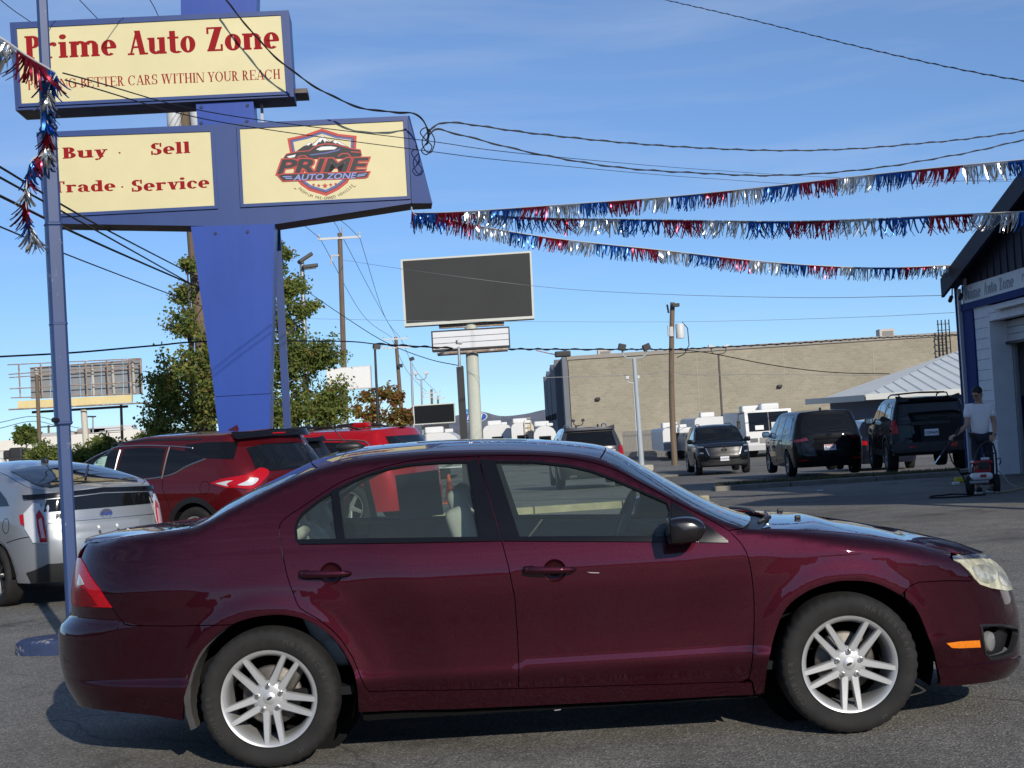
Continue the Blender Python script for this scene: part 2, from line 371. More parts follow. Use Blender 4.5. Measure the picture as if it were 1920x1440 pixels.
# ================================================================== ground
def asphalt(name, col, grit=0.35, patches=True):
    m = bpy.data.materials.new(name); m.use_nodes = True; n = m.node_tree; b = n.nodes['Principled BSDF']; b.inputs['Roughness'].default_value = 0.92; b.inputs['Specular IOR Level'].default_value = 0.25
    t = n.nodes.new('ShaderNodeTexCoord'); V = t.outputs['Object']
    def noise(sc, det=4, ro=0.6):
        z = n.nodes.new('ShaderNodeTexNoise'); z.inputs['Scale'].default_value = sc; z.inputs['Detail'].default_value = det; z.inputs['Roughness'].default_value = ro; n.links.new(V, z.inputs['Vector']); return z.outputs['Fac']
    def rng(x, a, b_, c, d):
        r = n.nodes.new('ShaderNodeMapRange'); r.inputs[1].default_value = a; r.inputs[2].default_value = b_; r.inputs[3].default_value = c; r.inputs[4].default_value = d; n.links.new(x, r.inputs[0]); return r.outputs[0]
    def mul(a, b_):
        k = n.nodes.new('ShaderNodeMath'); k.operation = 'MULTIPLY'; n.links.new(a, k.inputs[0]); n.links.new(b_, k.inputs[1]); return k.outputs[0]
    v = n.nodes.new('ShaderNodeTexVoronoi'); v.inputs['Scale'].default_value = 85; n.links.new(V, v.inputs['Vector'])
    sp = n.nodes.new('ShaderNodeSeparateColor'); n.links.new(v.outputs['Color'], sp.inputs[0])
    f = rng(sp.outputs[0], 0, 1, 1 - grit, 1 + grit)
    v2 = n.nodes.new('ShaderNodeTexVoronoi'); v2.inputs['Scale'].default_value = 140; n.links.new(V, v2.inputs['Vector']); s2 = n.nodes.new('ShaderNodeSeparateColor'); n.links.new(v2.outputs['Color'], s2.inputs[0])
    f = mul(f, rng(s2.outputs[1], 0.86, 1.0, 1.0, 2.6)) if False else mul(f, rng(s2.outputs[1], 0.88, 0.9, 1.0, 1.9))
    f = mul(f, rng(noise(0.30, 7, 0.65), 0.32, 0.68, 0.70, 1.26)); f = mul(f, rng(noise(2.3, 7, 0.7), 0.35, 0.7, 0.86, 1.14))
    f = mul(f, rng(noise(0.9, 3), 0.58, 0.66, 1.0, 0.68))          # oil spots
    mxn = n.nodes.new('ShaderNodeMix'); mxn.data_type = 'RGBA'; mxn.blend_type = 'MULTIPLY'; mxn.inputs['Factor'].default_value = 1; mxn.inputs['A'].default_value = (*col, 1); n.links.new(f, mxn.inputs['B'])
    last = mxn.outputs['Result']
    # hairline cracks with dry weeds
    w = n.nodes.new('ShaderNodeTexVoronoi'); w.feature = 'DISTANCE_TO_EDGE'; w.inputs['Scale'].default_value = 0.42
    wz = n.nodes.new('ShaderNodeTexNoise'); wz.inputs['Scale'].default_value = 1.6; wz.inputs['Detail'].default_value = 6; n.links.new(V, wz.inputs['Vector'])
    va = n.nodes.new('ShaderNodeVectorMath'); va.operation = 'MULTIPLY_ADD'; n.links.new(wz.outputs['Color'], va.inputs[0]); va.inputs[1].default_value = (0.9, 0.9, 0); n.links.new(V, va.inputs[2]); n.links.new(va.outputs[0], w.inputs['Vector'])
    ck = rng(w.outputs['Distance'], 0.0, 0.007, 0.45, 0.0)
    m2 = n.nodes.new('ShaderNodeMix'); m2.data_type = 'RGBA'; n.links.new(ck, m2.inputs['Factor']); n.links.new(last, m2.inputs['A']); m2.inputs['B'].default_value = (0.022, 0.022, 0.022, 1)
    n.links.new(m2.outputs['Result'], b.inputs['Base Color'])
    bp = n.nodes.new('ShaderNodeBump'); bp.inputs['Strength'].default_value = 0.6; bp.inputs['Distance'].default_value = 0.006; n.links.new(v.outputs['Distance'], bp.inputs['Height']); n.links.new(bp.outputs[0], b.inputs['Normal'])
    return m
ASPH = asphalt('asphalt', (0.195, 0.184, 0.163))
m = MB()
xs = [-3000, -400, -120, -60, -40, -25, -15, -8, -4, 0, 4, 8, 12, 16, 25, 40, 60, 120, 400, 3000]
ys = [-120, -30, -10, 0, 5, 10, 15, 20, 25] + [25 + 0.75 * i for i in range(1, 97)] + [120, 200, 500, 1500, 9000]
vs = [(x, y, zg(x, y)) for y in ys for x in xs]; nx = len(xs)
m.add(vs, [(j*nx+i, j*nx+i+1, (j+1)*nx+i+1, (j+1)*nx+i) for j in range(len(ys)-1) for i in range(nx-1)])
m.build('ground', ASPH, smooth=True, kind='structure')
# ================================================================== generic car surface
class Shape:
    """car skin: half-width W(a, z) round the sides and ends, top sheet T(s, q) over hood, glass, roof and deck.
    a is the length coordinate x, unrolled round both ends."""
    def __init__(s, **k):
        s.__dict__.update(k)
        s.Lf = (s.xf(s.znom) - s.xaf) * pi / 2; s.Lr = (s.xar - s.xr(s.znom)) * pi / 2
        s.amin = s.xar - s.Lr; s.amax = s.xaf + s.Lf
    def a2x(s, a, z):
        if a > s.xaf: return s.xaf + (s.xf(z) - s.xaf) * sin(min(1.0, (a - s.xaf) / s.Lf) * pi / 2)
        if a < s.xar: return s.xar - (s.xar - s.xr(z)) * sin(min(1.0, (s.xar - a) / s.Lr) * pi / 2)
        return a
    def x2a(s, x, z):
        if x > s.xaf: return s.xaf + s.Lf * 2 / pi * math.asin(min(0.9999, (x - s.xaf) / (s.xf(z) - s.xaf)))
        if x < s.xar: return s.xar - s.Lr * 2 / pi * math.asin(min(0.9999, (s.xar - x) / (s.xar - s.xr(z))))
        return x
    def W(s, x, z, zc=None):
        zt = s.zt(x); rv = s.rv(x); rh = s.rh(x)
        w = s.wp(z) - s.barrel * (x - s.xb) ** 2
        if s.extra: w += s.extra(x, z)
        f = 0.0
        if z > zt - rv:
            t = min(1.0, (z - zt + rv) / rv); f = rh * (1 - sqrt(max(0.0, 1 - t * t)))
        w -= f
        if x > s.xaf:
            t = min(1.0, (x - s.xaf) / (s.xf(z) - s.xaf)); w *= max(0.0, 1 - t ** s.nf) ** (1 / s.nf)
        if x < s.xar:
            t = min(1.0, (s.xar - x) / (s.xar - s.xr(z))); w *= max(0.0, 1 - t ** s.nr) ** (1 / s.nr)
        return max(w, 0.0)
    def side(s, off=0.0):
        def g(a, z):
            x = s.a2x(a, z); return Vector((x, -s.W(x, z), z))
        if not off: return g
        def f(a, z):
            e = 0.006; p = g(a, z); n = (g(a + e, z) - g(a - e, z)).cross(g(a, z + e) - g(a, z - e))
            return p + (n.normalized() * off if n.length > 1e-12 else Vector((0, 0, 0)))
        return f
    def ye(s, x): return s.W(x, s.zt(x))
    def top(s, off=0.0):
        def g(u, q):
            ye = s.ye(u); k = 1 - q * q; x = u + s.bow(u) * k
            if u > s.hs1 and s.hs1 is not None:                      # run into the nose curve
                w = smooth(s.hs1, s.hs2, u); y = abs(ye * q); z = s.zt(s.hs2); W0 = s.wp(z) - s.barrel * (s.hs2 - s.xb) ** 2 - s.rh(s.hs2)
                t = max(0.0, 1 - min(1.0, y / W0) ** s.nf) ** (1 / s.nf); xe = s.xaf + (s.xf(z) - s.xaf) * t
                x = lerp(x, u + max(0, xe - s.hs2), w)
            if getattr(s, 'ts1', None) is not None and u < s.ts1:
                w = smooth(s.ts1, s.ts2, u) if s.ts2 > s.ts1 else 1 - smooth(s.ts2, s.ts1, u); y = abs(ye * q); z = s.zt(s.ts2); W0 = s.wp(z) - s.barrel * (s.ts2 - s.xb) ** 2 - s.rh(s.ts2)
                t = max(0.0, 1 - min(1.0, y / W0) ** s.nr) ** (1 / s.nr); xe = s.xar - (s.xar - s.xr(z)) * t
                x = lerp(x, u + min(0, xe - s.ts2), w)
            return Vector((x, ye * q, s.zt(u) + s.crown(u) * k + off))
        return g
def both(name, pat, mat, parent, **kw):
    a = sheet(name, pat, mat, parent, **kw); b = sheet(name, pat, mat, parent, mirror_only=1) if False else None
    pats = pat if isinstance(pat, list) else [pat]
    mp_ = [([Vector((v.x, -v.y, v.z)) for v in vs], [t[::-1] for t in fs], [Vector((n.x, -n.y, n.z)) for n in ns]) for vs, fs, ns in pats]
    b = sheet(name, mp_, mat, parent, **kw)
    return a, b

# ---- materials shared by cars
RUB = M('rubber', (0.022, 0.021, 0.020), 0.82, spec=0.3, var=0.3, vscale=9)
BLK = M('black_plastic', (0.015, 0.015, 0.016), 0.45)
BLKG = M('gloss_black', (0.006, 0.006, 0.007), 0.10, spec=0.45)
TRIM = M('pillar_black', (0.006, 0.006, 0.007), 0.16, spec=0.35)
DARK = M('dark_void', (0.006, 0.006, 0.006), 0.95, spec=0.1)
ALLOY = M('silver_alloy', (0.54, 0.54, 0.53), 0.38, 0.5, var=0.06, vscale=20)
CHROME = M('chrome', (0.85, 0.85, 0.86), 0.08, 1.0)
STEEL = M('brake_steel', (0.13, 0.12, 0.11), 0.5, 0.8, var=0.25, vscale=14)
LENSR = M('red_lens', (0.45, 0.006, 0.014), 0.15, coat=0.15, spec=0.25, var=0.25, vscale=60, stretch=(0.2, 0.2, 3))
LENSW = M('clear_lens', (0.62, 0.63, 0.64), 0.15, coat=1.0)
AMBER = M('amber_lens', (0.85, 0.22, 0.01), 0.25, coat=0.6, var=0.2, vscale=90)
TINT = M('tinted_glass', (0.007, 0.008, 0.009), 0.03, spec=0.5)
PLATE = M('plate_white', (0.75, 0.77, 0.80), 0.4)

def wheel(parent, loc, side, R=0.326, rim=0.222, wid=0.215, style='twin', rimmat=None, lod=2, letters=None, rot=0.0):
    """wheel = tyre, rim, brake disc, centre cap, lug nuts; its outer face looks to -y (side -1) or +y"""
    rimmat = rimmat or ALLOY
    w = bpy.data.objects.new('wheel', None); COL.objects.link(w); w.parent = parent; w.location = loc
    if side > 0: w.rotation_euler = (0, 0, pi)
    n = 120 if lod == 2 else 40
    h = wid / 2; m = MB()
    prof = [(rim - 0.012, h * 0.6), (rim, h * 0.72), (rim + 0.006, h * 0.82), (rim + 0.02, h * 0.93), (rim + 0.05, h * 0.99), (rim + 0.068, h), (R - 0.03, h * 0.97), (R - 0.017, h * 0.92), (R - 0.008, h * 0.80), (R - 0.002, h * 0.62), (R, h * 0.3)]
    full = [(r, -y) for r, y in prof] + [(r, y) for r, y in prof[::-1]]
    if lod == 2:
        for k in range(n):
            pass
    m.lathe(full, n, axis='Y')
    if lod == 2:                                       # shoulder grooves: every other column is cut down
        P = len(full)
        for k in range(0, n, 3):
            for j in (7, 8, 9):
                i = k * P + j; x, y, z = m.v[i]; r = hypot(x, z); s_ = (r - (0.005 if j > 7 else 0.002)) / r; m.v[i] = (x * s_, y, z * s_)
    t = m.build('tyre', RUB, w, smooth=True, angle=50)
    if letters:
        lm = MB()
        for txt, a0, rr in letters:
            for i, ch in enumerate(txt):
                if ch == ' ': continue
                a = a0 - i * 0.113
                v, f = text_mesh(ch, 0.036, 0, 0.95)
                # local frame: x along the tangent, y radial, on the outer wall
                T = Matrix(((cos(a - pi/2), cos(a), 0, cos(a) * rr), (0, 0, -1, -h - 0.0006), (sin(a - pi/2), sin(a), 0, sin(a) * rr), (0, 0, 0, 1)))
                lm.add([(p[0], p[1], 0) for p in v], f, T)
        lm.build('sidewall_lettering', M('tyre_letters', (0.034, 0.033, 0.031), 0.6, spec=0.4), t)
    # rim barrel and outer lip
    m = MB(); r = rim
    m.lathe([(r - 0.004, -h * 0.74), (r + 0.004, -h * 0.80), (r + 0.002, -h * 0.86), (r - 0.006, -h * 0.84), (r - 0.016, -h * 0.76), (r - 0.026, -h * 0.5), (r - 0.03, 0.0), (r - 0.03, h * 0.8), (r - 0.02, h * 0.8), (r - 0.004, h * 0.3)], n if lod == 2 else 32, axis='Y', closed=True)
    yo = -h * 0.80; yi = -h * 0.69
    def spoke(a, d, r0, r1, wd0, wd1, off0, off1, dep=0.035):
        ca, sa = cos(a), sin(a)
        rows = 6 if lod == 2 else 3; vs = []; fs = []
        for i in range(rows):
            t = i / (rows - 1); rr = lerp(r0, r1, t); wd = lerp(wd0, wd1, t); o = lerp(off0, off1, t) * d
            yf = lerp(yi, -h * 0.835, t ** 1.3); b = wd * 0.13
            for (tt, yy) in ((o - wd/2, yf + dep), (o - wd/2, yf + 0.006), (o - wd/2 + b, yf), (o + wd/2 - b, yf), (o + wd/2, yf + 0.006), (o + wd/2, yf + dep)):
                vs.append((rr * ca - tt * sa, yy, rr * sa + tt * ca))
        for i in range(rows - 1):
            for k in range(5): fs.append((i*6+k, i*6+k+1, (i+1)*6+k+1, (i+1)*6+k))
        m.add(vs, fs)
    if style == 'twin':
        for k in range(5):
            a = -pi/2 + 2*pi*k/5 + rot
            for d in (-1, 1): spoke(a, d, 0.045, r - 0.003, 0.039, 0.0255, 0.0215, 0.0365)
            # web that joins the pair near the hub
        m.lathe([(0.0, yi - 0.002), (0.055, yi - 0.002), (0.072, yi + 0.003), (0.082, yi + 0.014), (0.082, yi + 0.04)], 40, axis='Y')
    elif style == 'five':
        for k in range(5):
            a = -pi/2 + 2*pi*k/5 + rot
            spoke(a, 0, 0.04, r - 0.02, 0.07, 0.05, 0, 0)
        m.lathe([(0.0, yi - 0.002), (0.06, yi), (0.07, yi + 0.03)], 24, axis='Y')
    else:                                              # many thin spokes
        for k in range(10):
            a = 2*pi*k/10 + rot; spoke(a, 0, 0.04, r - 0.02, 0.028, 0.02, 0, 0)
        m.lathe([(0.0, yi - 0.002), (0.06, yi), (0.07, yi + 0.03)], 24, axis='Y')
    m.build('rim', rimmat, w, smooth=True, angle=35)
    if lod == 2:
        m = MB(); m.lathe([(0.0, 0.012), (0.13, 0.012), (0.14, 0.02), (0.14, 0.04), (0.0, 0.04)], 48, axis='Y'); m.lathe([(0.0, -0.02), (0.05, -0.02), (0.075, 0.0), (0.078, 0.02)], 32, axis='Y')
        m.build('brake_disc', STEEL, w, smooth=True)
        m = MB(); m.rbox((0.105, 0.02, 0.07), (0.055, 0.06, 0.16), 0.015, Matrix.Rotation(radians(33), 4, 'Y')); m.build('brake_caliper', STEEL, w, smooth=True)
        m = MB(); m.lathe([(0.0, yi - 0.007), (0.022, yi - 0.0065), (0.029, yi - 0.003), (0.030, yi + 0.005)], 28, axis='Y')
        c = m.build('centre_cap', M('cap_silver', (0.60, 0.60, 0.60), 0.35, 0.6), w, smooth=True)
        mb = MB(); mb.lathe([(0.0, -0.0012), (0.0115, -0.001), (0.0125, 0.0)], 20, Matrix.Translation((0, yi - 0.0075, 0)) @ Matrix.Rotation(radians(-24), 4, 'Y') @ Matrix.Diagonal((1.15, 1, 0.5, 1)), axis='Y')
        mb.build('cap_oval', BLK, c)
        for k in range(5):
            a = pi/2 + 2*pi*k/5 + rot; mm = MB()
            mm.lathe([(0.0, -0.016), (0.009, -0.015), (0.0125, -0.008), (0.0135, 0.004)], 6 if False else 12, Matrix.Translation((0.057 * cos(a), yi - 0.002, 0.057 * sin(a))), axis='Y')
            mm.build('lug_nut', CHROME, w, smooth=True)
    else:
        m = MB(); m.lathe([(0.0, 0.03), (rim - 0.02, 0.03)], 24, axis='Y'); m.build('brake_disc', DARK, w)
    return w

# ================================================================== the maroon sedan
CX, CY = 0.138, 7.885
MAR = paint('maroon_paint', (0.042, 0.0036, 0.0102), 0.85, 0.56)
sed = thing('sedan', 'dark maroon four door sedan parked broadside in front with silver ten spoke wheels', 'car', (CX, CY, 0))
def arch_r(x, z): return min(hypot(x + 1.356, z - 0.33), hypot(x - 1.356, z - 0.33))
_wp = knots([(0.17, 0.852), (0.25, 0.872), (0.33, 0.890), (0.385, 0.9015), (0.405, 0.9025), (0.43, 0.893), (0.50, 0.8935), (0.60, 0.898), (0.70, 0.9055), (0.78, 0.910), (0.845, 0.910), (0.88, 0.905), (0.93, 0.893), (0.98, 0.877), (1.02, 0.860), (1.08, 0.836), (1.16, 0.798), (1.26, 0.746), (1.38, 0.682), (1.48, 0.63)])
_sx = lambda u, v, Y: (px(u, v, Y).x - CX, px(u, v, Y).z)
# skyline of the near edge, traced and set at its own depth (half-width there in the third place)
_edge = [(167,1021,.62),(217,1010,.74),(290,1000,.78),(347,992,.79),(433,951,.735),(517,909,.67),(593,877,.625),(650,862,.61),(720,852.5,.605),(800,846.5,.60),(900,844,.60),(1000,845,.60),(1075,850,.605),(1125,859,.61),(1204,900,.655),(1292,946,.72),(1360,978,.765),(1400,989,.79),(1480,992,.80),(1573,998,.80),(1678,1011,.785),(1747,1024,.75),(1800,1036,.70),(1838,1046,.64)]
_zt = sorted([_sx(u, v, CY - w) for u, v, w in _edge])
_zt = [(-2.6, _zt[0][1] - 0.005)] + _zt + [(2.14, _zt[-1][1] - 0.035), (2.25, _zt[-1][1] - 0.08), (2.45, _zt[-1][1] - 0.12)]
def _blend(pts): return knots(pts)
_sil = [(1868,1047),(1883,1062),(1903,1105),(1912,1132),(1919,1160),(1921,1200),(1921,1236),(1908,1258),(1878,1270),(1851,1278)]
_xfk = sorted([(px(u, v, 7.45).z, px(u, v, 7.45).x - CX + 0.05) for u, v in _sil])
_xfk = [(0.10, _xfk[0][1] - 0.05)] + _xfk + [(0.9, _xfk[-1][1] - 0.12)]
S = Shape(znom=0.55, xaf=1.52, xar=-1.50, nf=2.5, nr=2.7, barrel=0.012, xb=0.0,
    xf=knots(_xfk), xr=knots([(0.15, -2.36), (0.27, -2.45), (0.40, -2.51), (0.52, -2.53), (0.62, -2.53), (0.67, -2.51), (0.72, -2.455), (0.85, -2.44), (0.98, -2.415), (1.06, -2.385), (1.10, -2.36), (1.2, -2.2)]),
    wp=_wp, zt=knots(_zt), rv=knots([(-2.3, .05), (-1.5, .05), (-1.1, .05), (0, .045), (.4, .04), (.9, .03), (1.15, .05), (1.5, .085), (2.1, .09)]),
    rh=knots([(-2.3, .06), (-1.5, .06), (-1.1, .06), (0, .06), (.4, .05), (.9, .035), (1.15, .06), (1.5, .12), (2.1, .14)]),
    crown=knots([(-2.3, .006), (-1.9, .008), (-1.6, .012), (-1.3, .015), (-.9, .045), (0, .052), (.3, .045), (.7, .015), (1.1, .015), (1.3, .028), (1.55, .03), (1.8, .03), (1.92, .0), (2.03, -.035), (2.3, -.035)]),
    bow=knots([(-2.15, -.16), (-1.9, -.03), (-1.7, -.06), (-1.5, -.11), (-1.0, -.08), (-.6, 0), (0, 0), (.3, .07), (.8, .13), (1.15, .15), (1.3, .08), (1.5, 0), (2.2, 0)]),
    extra=lambda x, z: 0.017 * (1 - smooth(0.398, 0.50, arch_r(x, z))) * smooth(0.2, 0.4, z) - 0.010 * smooth(0.47, 0.62, arch_r(x, z)) * (1 - smooth(0.62, 0.9, arch_r(x, z))) * (1 - smooth(0.5, 0.62, abs(z - 0.62))) * (1 if abs(x) > 1.36 or True else 0),
    hs1=1.75, hs2=2.02, ts1=-1.95, ts2=-2.20)
def L(u, v):
    """photo pixel -> (a, z) on the sedan's near side"""
    w = 0.90
    for _ in range(14):
        p = px(u, v, CY - w); x = p.x - CX; x = max(min(x, S.xf(p.z) - 0.004), S.xr(p.z) + 0.004); w = lerp(w, S.W(x, min(p.z, S.zt(x) - 0.001)), 0.4)
    return S.x2a(x, p.z), p.z
def LL(pts): return [L(*p) for p in pts]
def zto(a, d=0.0005):
    x = a
    for _ in range(4): x = S.a2x(a, S.zt(x) - d)
    return (a, S.zt(x) - d)
def topline(a0, a1, n):
    return [zto(lerp(a0, a1, i / n)) for i in range(n + 1)]
sd = S.side()
PH = (0.035, 0.028)
lamp_front = LL([(152,1047),(160,1060),(186,1102),(210,1139)])
lamp_bot_a = S.x2a(-2.33, 0.76)
seam_rb = LL([(222,1157),(233,1170),(245,1173),(330,1174)])
arch_rear = curve(LL([(344,1352),(349,1295),(371,1233),(400,1198),(437,1171),(483,1157),(533,1154),(580,1166),(624,1197),(652,1237),(667,1277),(672,1336)]), n=5)
i_arch = min(range(len(arch_rear)), key=lambda i: abs(arch_rear[i][0] - L(437,1171)[0]) + (0 if i < len(arch_rear)*0.6 else 9))
ap_rear = curve(LL([(692,1297),(682,1283),(670,1253),(657,1226),(633,1192),(600,1163),(563,1140),(550,1113),(537,1073),(528,1027),(523,992),(533,973),(560,955),(600,928),(650,899),(733,872),(800,860.5),(897,855)]), n=4)
ap_front = curve(LL([(897,855),(980,854),(1060,858),(1140,876),(1200,905),(1260,938),(1330,974),(1366,995)]), n=4)
door_lead = curve(LL([(1366,995),(1391,1021),(1405,1053),(1413,1112),(1414,1160),(1413,1199),(1406,1266),(1398,1275),(1385,1279)]), n=4)
door_bot = LL([(1385,1279),(1180,1285),(972,1291),(820,1294.5),(692,1297)])
rock_bot = LL([(672,1336),(860,1330),(1100,1319),(1414,1303.5)])
a_cowl = L(1400, 989)[0]
# outer body side with pillars and rocker
Apf = L(1366, 995)
q = [lamp_front[0]] + lamp_front[1:] + seam_rb + arch_rear[i_arch:] + rock_bot[1:] + [L(1410,1279)] + [L(1393,1280)] + door_bot[1:][:0] + door_bot + ap_rear[1:-1] + ap_front + topline(a_cowl - 0.01, lamp_front[0][0] + 0.0, 70)
both('body_side', patch(q, sd, PH, hb=0.03, flange=0.018, gap=0.0022), MAR, sed)
# doors
split_up = LL([(897,855),(905,890),(918,940),(930,980),(940,1012)])
split_lo = LL([(940,1012),(953,1060),(965,1120),(970,1187),(973,1250),(972,1291)])
win_q = curve([p + (1,) if i in (0,3,4) else p for i, p in enumerate(LL([(557,1013),(555,985),(566,964),(596,940),(622,923),(633,1012)]))], True, 3) if False else LL([(557,1013),(555,992),(558,978),(568,963),(596,941),(622,924),(634,1012)])
win_r = LL([(634,921),(660,905),(690,892),(730,880),(770,873),(820,869),(876,867.5),(886,930),(899,1008),(770,1010),(645,1012)])
win_rear_all = LL([(557,1013),(555,992),(558,978),(568,963),(596,941),(622,924),(660,904),(690,891),(730,879),(770,872),(820,868),(876,866.5),(886,930),(899,1008),(770,1010)])
win_f = LL([(927,866),(1000,866.5),(1067,874),(1110,884),(1150,899),(1200,921),(1251,943),(1257,958),(1252,985),(1246,1007),(1100,1007),(973,1008)])
def cup_hole(u, v):
    c = L(u, v); return [(c[0] + 0.0525*cos(2*pi*i/24), c[1] + 0.0525*sin(2*pi*i/24)) for i in range(24)]
rd = ap_rear + split_up[1:] + split_lo[1:] + door_bot[3:-1]
both('rear_door', patch(rd, sd, PH, hb=0.03, flange=0.02, gap=0.0022, hole=[win_rear_all, cup_hole(621,1076)]), MAR, sed)
fd = ap_front + door_lead[1:] + door_bot[1:3] + split_lo[::-1][1:] + split_up[::-1][1:-1]
# the front door carries a hole for the window and the corner triangle
tri = LL([(1259,941),(1300,966),(1362,1012),(1306,1013),(1250,1009),(1258,985)])
fdo = both('front_door', patch(fd, sd, PH, hb=0.03, flange=0.02, gap=0.0022, hole=[win_f, cup_hole(1040,1070)]), MAR, sed)
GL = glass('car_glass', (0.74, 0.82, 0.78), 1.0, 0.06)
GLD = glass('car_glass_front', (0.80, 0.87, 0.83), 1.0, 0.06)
gin = S.side(-0.010)
RDO = [o for o in sed.children if o.name.startswith('rear_door')]; FDO = list(fdo)
for o, mir in ((RDO[0], 0), (RDO[1], 1)):
    pp = patch(win_rear_all, gin, 0.06)
    if mir: pp = ([Vector((v.x,-v.y,v.z)) for v in pp[0]], [t[::-1] for t in pp[1]], [Vector((n.x,-n.y,n.z)) for n in pp[2]])
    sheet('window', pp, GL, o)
for o, mir in ((FDO[0], 0), (FDO[1], 1)):
    pp = patch(win_f, gin, 0.06)
    if mir: pp = ([Vector((v.x,-v.y,v.z)) for v in pp[0]], [t[::-1] for t in pp[1]], [Vector((n.x,-n.y,n.z)) for n in pp[2]])
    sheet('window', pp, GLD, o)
# black trims: window surrounds, pillar covers, belt strips, corner triangle
def ring(poly, wo, wi): return inset_poly(poly, -wo), inset_poly(poly, wi)
tr = S.side(0.003); tr2 = S.side(0.007)
def part2(name, polys, f, h, mat, dx=0.0, flange=0.006, holes=None):
    ps = [patch(p, f, h, hb=0.03, flange=flange, hole=(holes[i] if holes else None)) for i, p in enumerate(polys)]
    both(name, ps, mat, sed)
o1, i1 = ring(win_rear_all, 0.007, 0.004); o2, i2 = ring(win_f, 0.007, 0.004)
part2('window_surround', [o1], tr, 0.03, TRIM, holes=[[i1]]); part2('window_surround', [o2], tr, 0.03, TRIM, holes=[[i2]])
part2('pillar_cover', [LL([(878,866),(896,861),(939,1009),(901,1009)])], tr2, 0.03, TRIM)
part2('pillar_cover', [LL([(899,861),(927,865),(972,1009),(942,1010)])], tr2, 0.03, TRIM)
part2('window_divider', [LL([(621,921),(635,914),(647,1013),(633,1014)])], tr2, 0.03, TRIM)
part2('belt_strip', [LL([(559,1013),(760,1010),(939,1007.5),(940,1015),(760,1019),(562,1021)])], S.side(0.010), 0.03, TRIM)
part2('belt_strip', [LL([(943,1007.5),(1245,1008),(1364,1013),(1365,1018),(1240,1016.5),(944,1015)])], S.side(0.010), 0.03, TRIM)
part2('corner_trim', [tri], tr2, 0.03, TRIM)
# fender
seam_fb = LL([(1697,1108),(1708,1098),(1723,1091.5),(1770,1089),(1823,1089)])
arch_fr = curve(LL([(1433,1300),(1444,1230),(1469,1150),(1508,1113),(1556,1094),(1594,1089.5),(1643,1095),(1697,1122),(1722,1150),(1745,1205),(1757,1251),(1760,1286)]), n=5)
i_f = min(range(len(arch_fr)), key=lambda i: hypot(arch_fr[i][0] - L(1690,1117)[0], arch_fr[i][1] - L(1690,1117)[1]))
hl_in = LL([(1782,1046),(1797,1055),(1812,1071),(1823,1089)])
fen = arch_fr[i_f::-1] + LL([(1412,1290),(1408,1268)]) + door_lead[::-1][2:] + [L(1368,994)] + topline(a_cowl - 0.008, L(1782,1037)[0], 30) + hl_in + seam_fb[::-1][1:]
fen = [arch_fr[i] for i in range(i_f, -1, -1)]
fen = fen + LL([(1416,1303),(1411,1279)]) + [(p[0] , p[1]) for p in door_lead[::-1][7:]] + topline(a_cowl - 0.008, L(1783,1033)[0], 30) + hl_in + seam_fb[::-1]
both('front_fender', patch(fen, sd, PH, hb=0.03, flange=0.018, gap=0.0022), MAR, sed)
# headlight and nose
a_hl2 = L(1903,1108)[0]
hl = LL([(1786,1050),(1830,1049),(1862,1050),(1880,1066),(1893,1088),(1903,1107),(1886,1108),(1858,1103),(1837,1096),(1826,1085),(1815,1070),(1800,1056)])
LENSH = M('hazy_lens', (0.52, 0.50, 0.36), 0.30, coat=0.4, var=0.45, vscale=22, stretch=(1, 1, 0.5))
both('headlight', patch(hl, S.side(0.004), 0.02, flange=0.012), LENSH, sed)
both('headlight_reflector', patch(curve(LL([(1822,1064),(1845,1060),(1862,1070),(1866,1088),(1850,1094),(1832,1084)]), True, 4), S.side(0.007), 0.02, flange=0.002), M('reflector_grey', (.44,.44,.36), .25, .2, 1.0, var=.5, vscale=30), sed)
both('headlight_reflector', patch(curve(LL([(1872,1072),(1884,1082),(1893,1099),(1880,1098),(1872,1086)]), True, 4), S.side(0.007), 0.02, flange=0.002), M('reflector_grey', (.44,.44,.36), .25, .2, 1.0, var=.5, vscale=30), sed)
both('headlight_trim', patch(LL([(1786,1049.5),(1784,1044),(1830,1041),(1863,1044),(1864,1049)]), S.side(0.007), 0.02, flange=0.01), M('chrome_trim', (0.6, 0.62, 0.65), 0.2, 1.0), sed)
# front bumper, round to the middle of the nose
nose_a = S.amax - 0.001
bum = seam_fb[::-1] + arch_fr[i_f+1:] + LL([(1800,1284),(1851,1278),(1890,1268)]) + [(nose_a, 0.22), (nose_a, 0.30), (nose_a, 0.42), (nose_a, 0.55), (nose_a, 0.66), (nose_a, zto(nose_a)[1])] + topline(nose_a, L(1860,1042)[0], 14)[1:] + LL([(1830,1045),(1785,1046)]) + hl_in[1:-1]
fog = LL([(1839,1172),(1875,1171),(1909,1178),(1911,1190),(1906,1208),(1899,1224),(1880,1232),(1858,1236),(1848,1226),(1843,1200)])
def bumpside(off=0.0):
    g = S.side(0.0)
    def lip(z): return 0.016 * smooth(0.335, 0.322, z) if False else 0
    return S.side(off)
both('front_bumper', patch(bum, sd, PH, hb=0.03, flange=0.018, gap=0.0022, hole=[fog]), MAR, sed)
both('bumper_lip', patch(LL([(1757,1252),(1800,1249),(1850,1243),(1895,1236),(1915,1231),(1914,1250),(1900,1262),(1851,1277),(1800,1283),(1762,1285)]), S.side(0.010), 0.025, flange=0.010), MAR, sed)
fogin = S.side(-0.045)
both('fog_light_bezel', [patch(fog, S.side(-0.05), 0.03), patch(inset_poly(fog, -0.004), S.side(0.003), 0.02, hole=[inset_poly(fog, 0.007)], flange=0.03)], BLK, sed)
fc = L(1868, 1206); P0 = S.side(-0.03)(*fc); e_ = 0.01
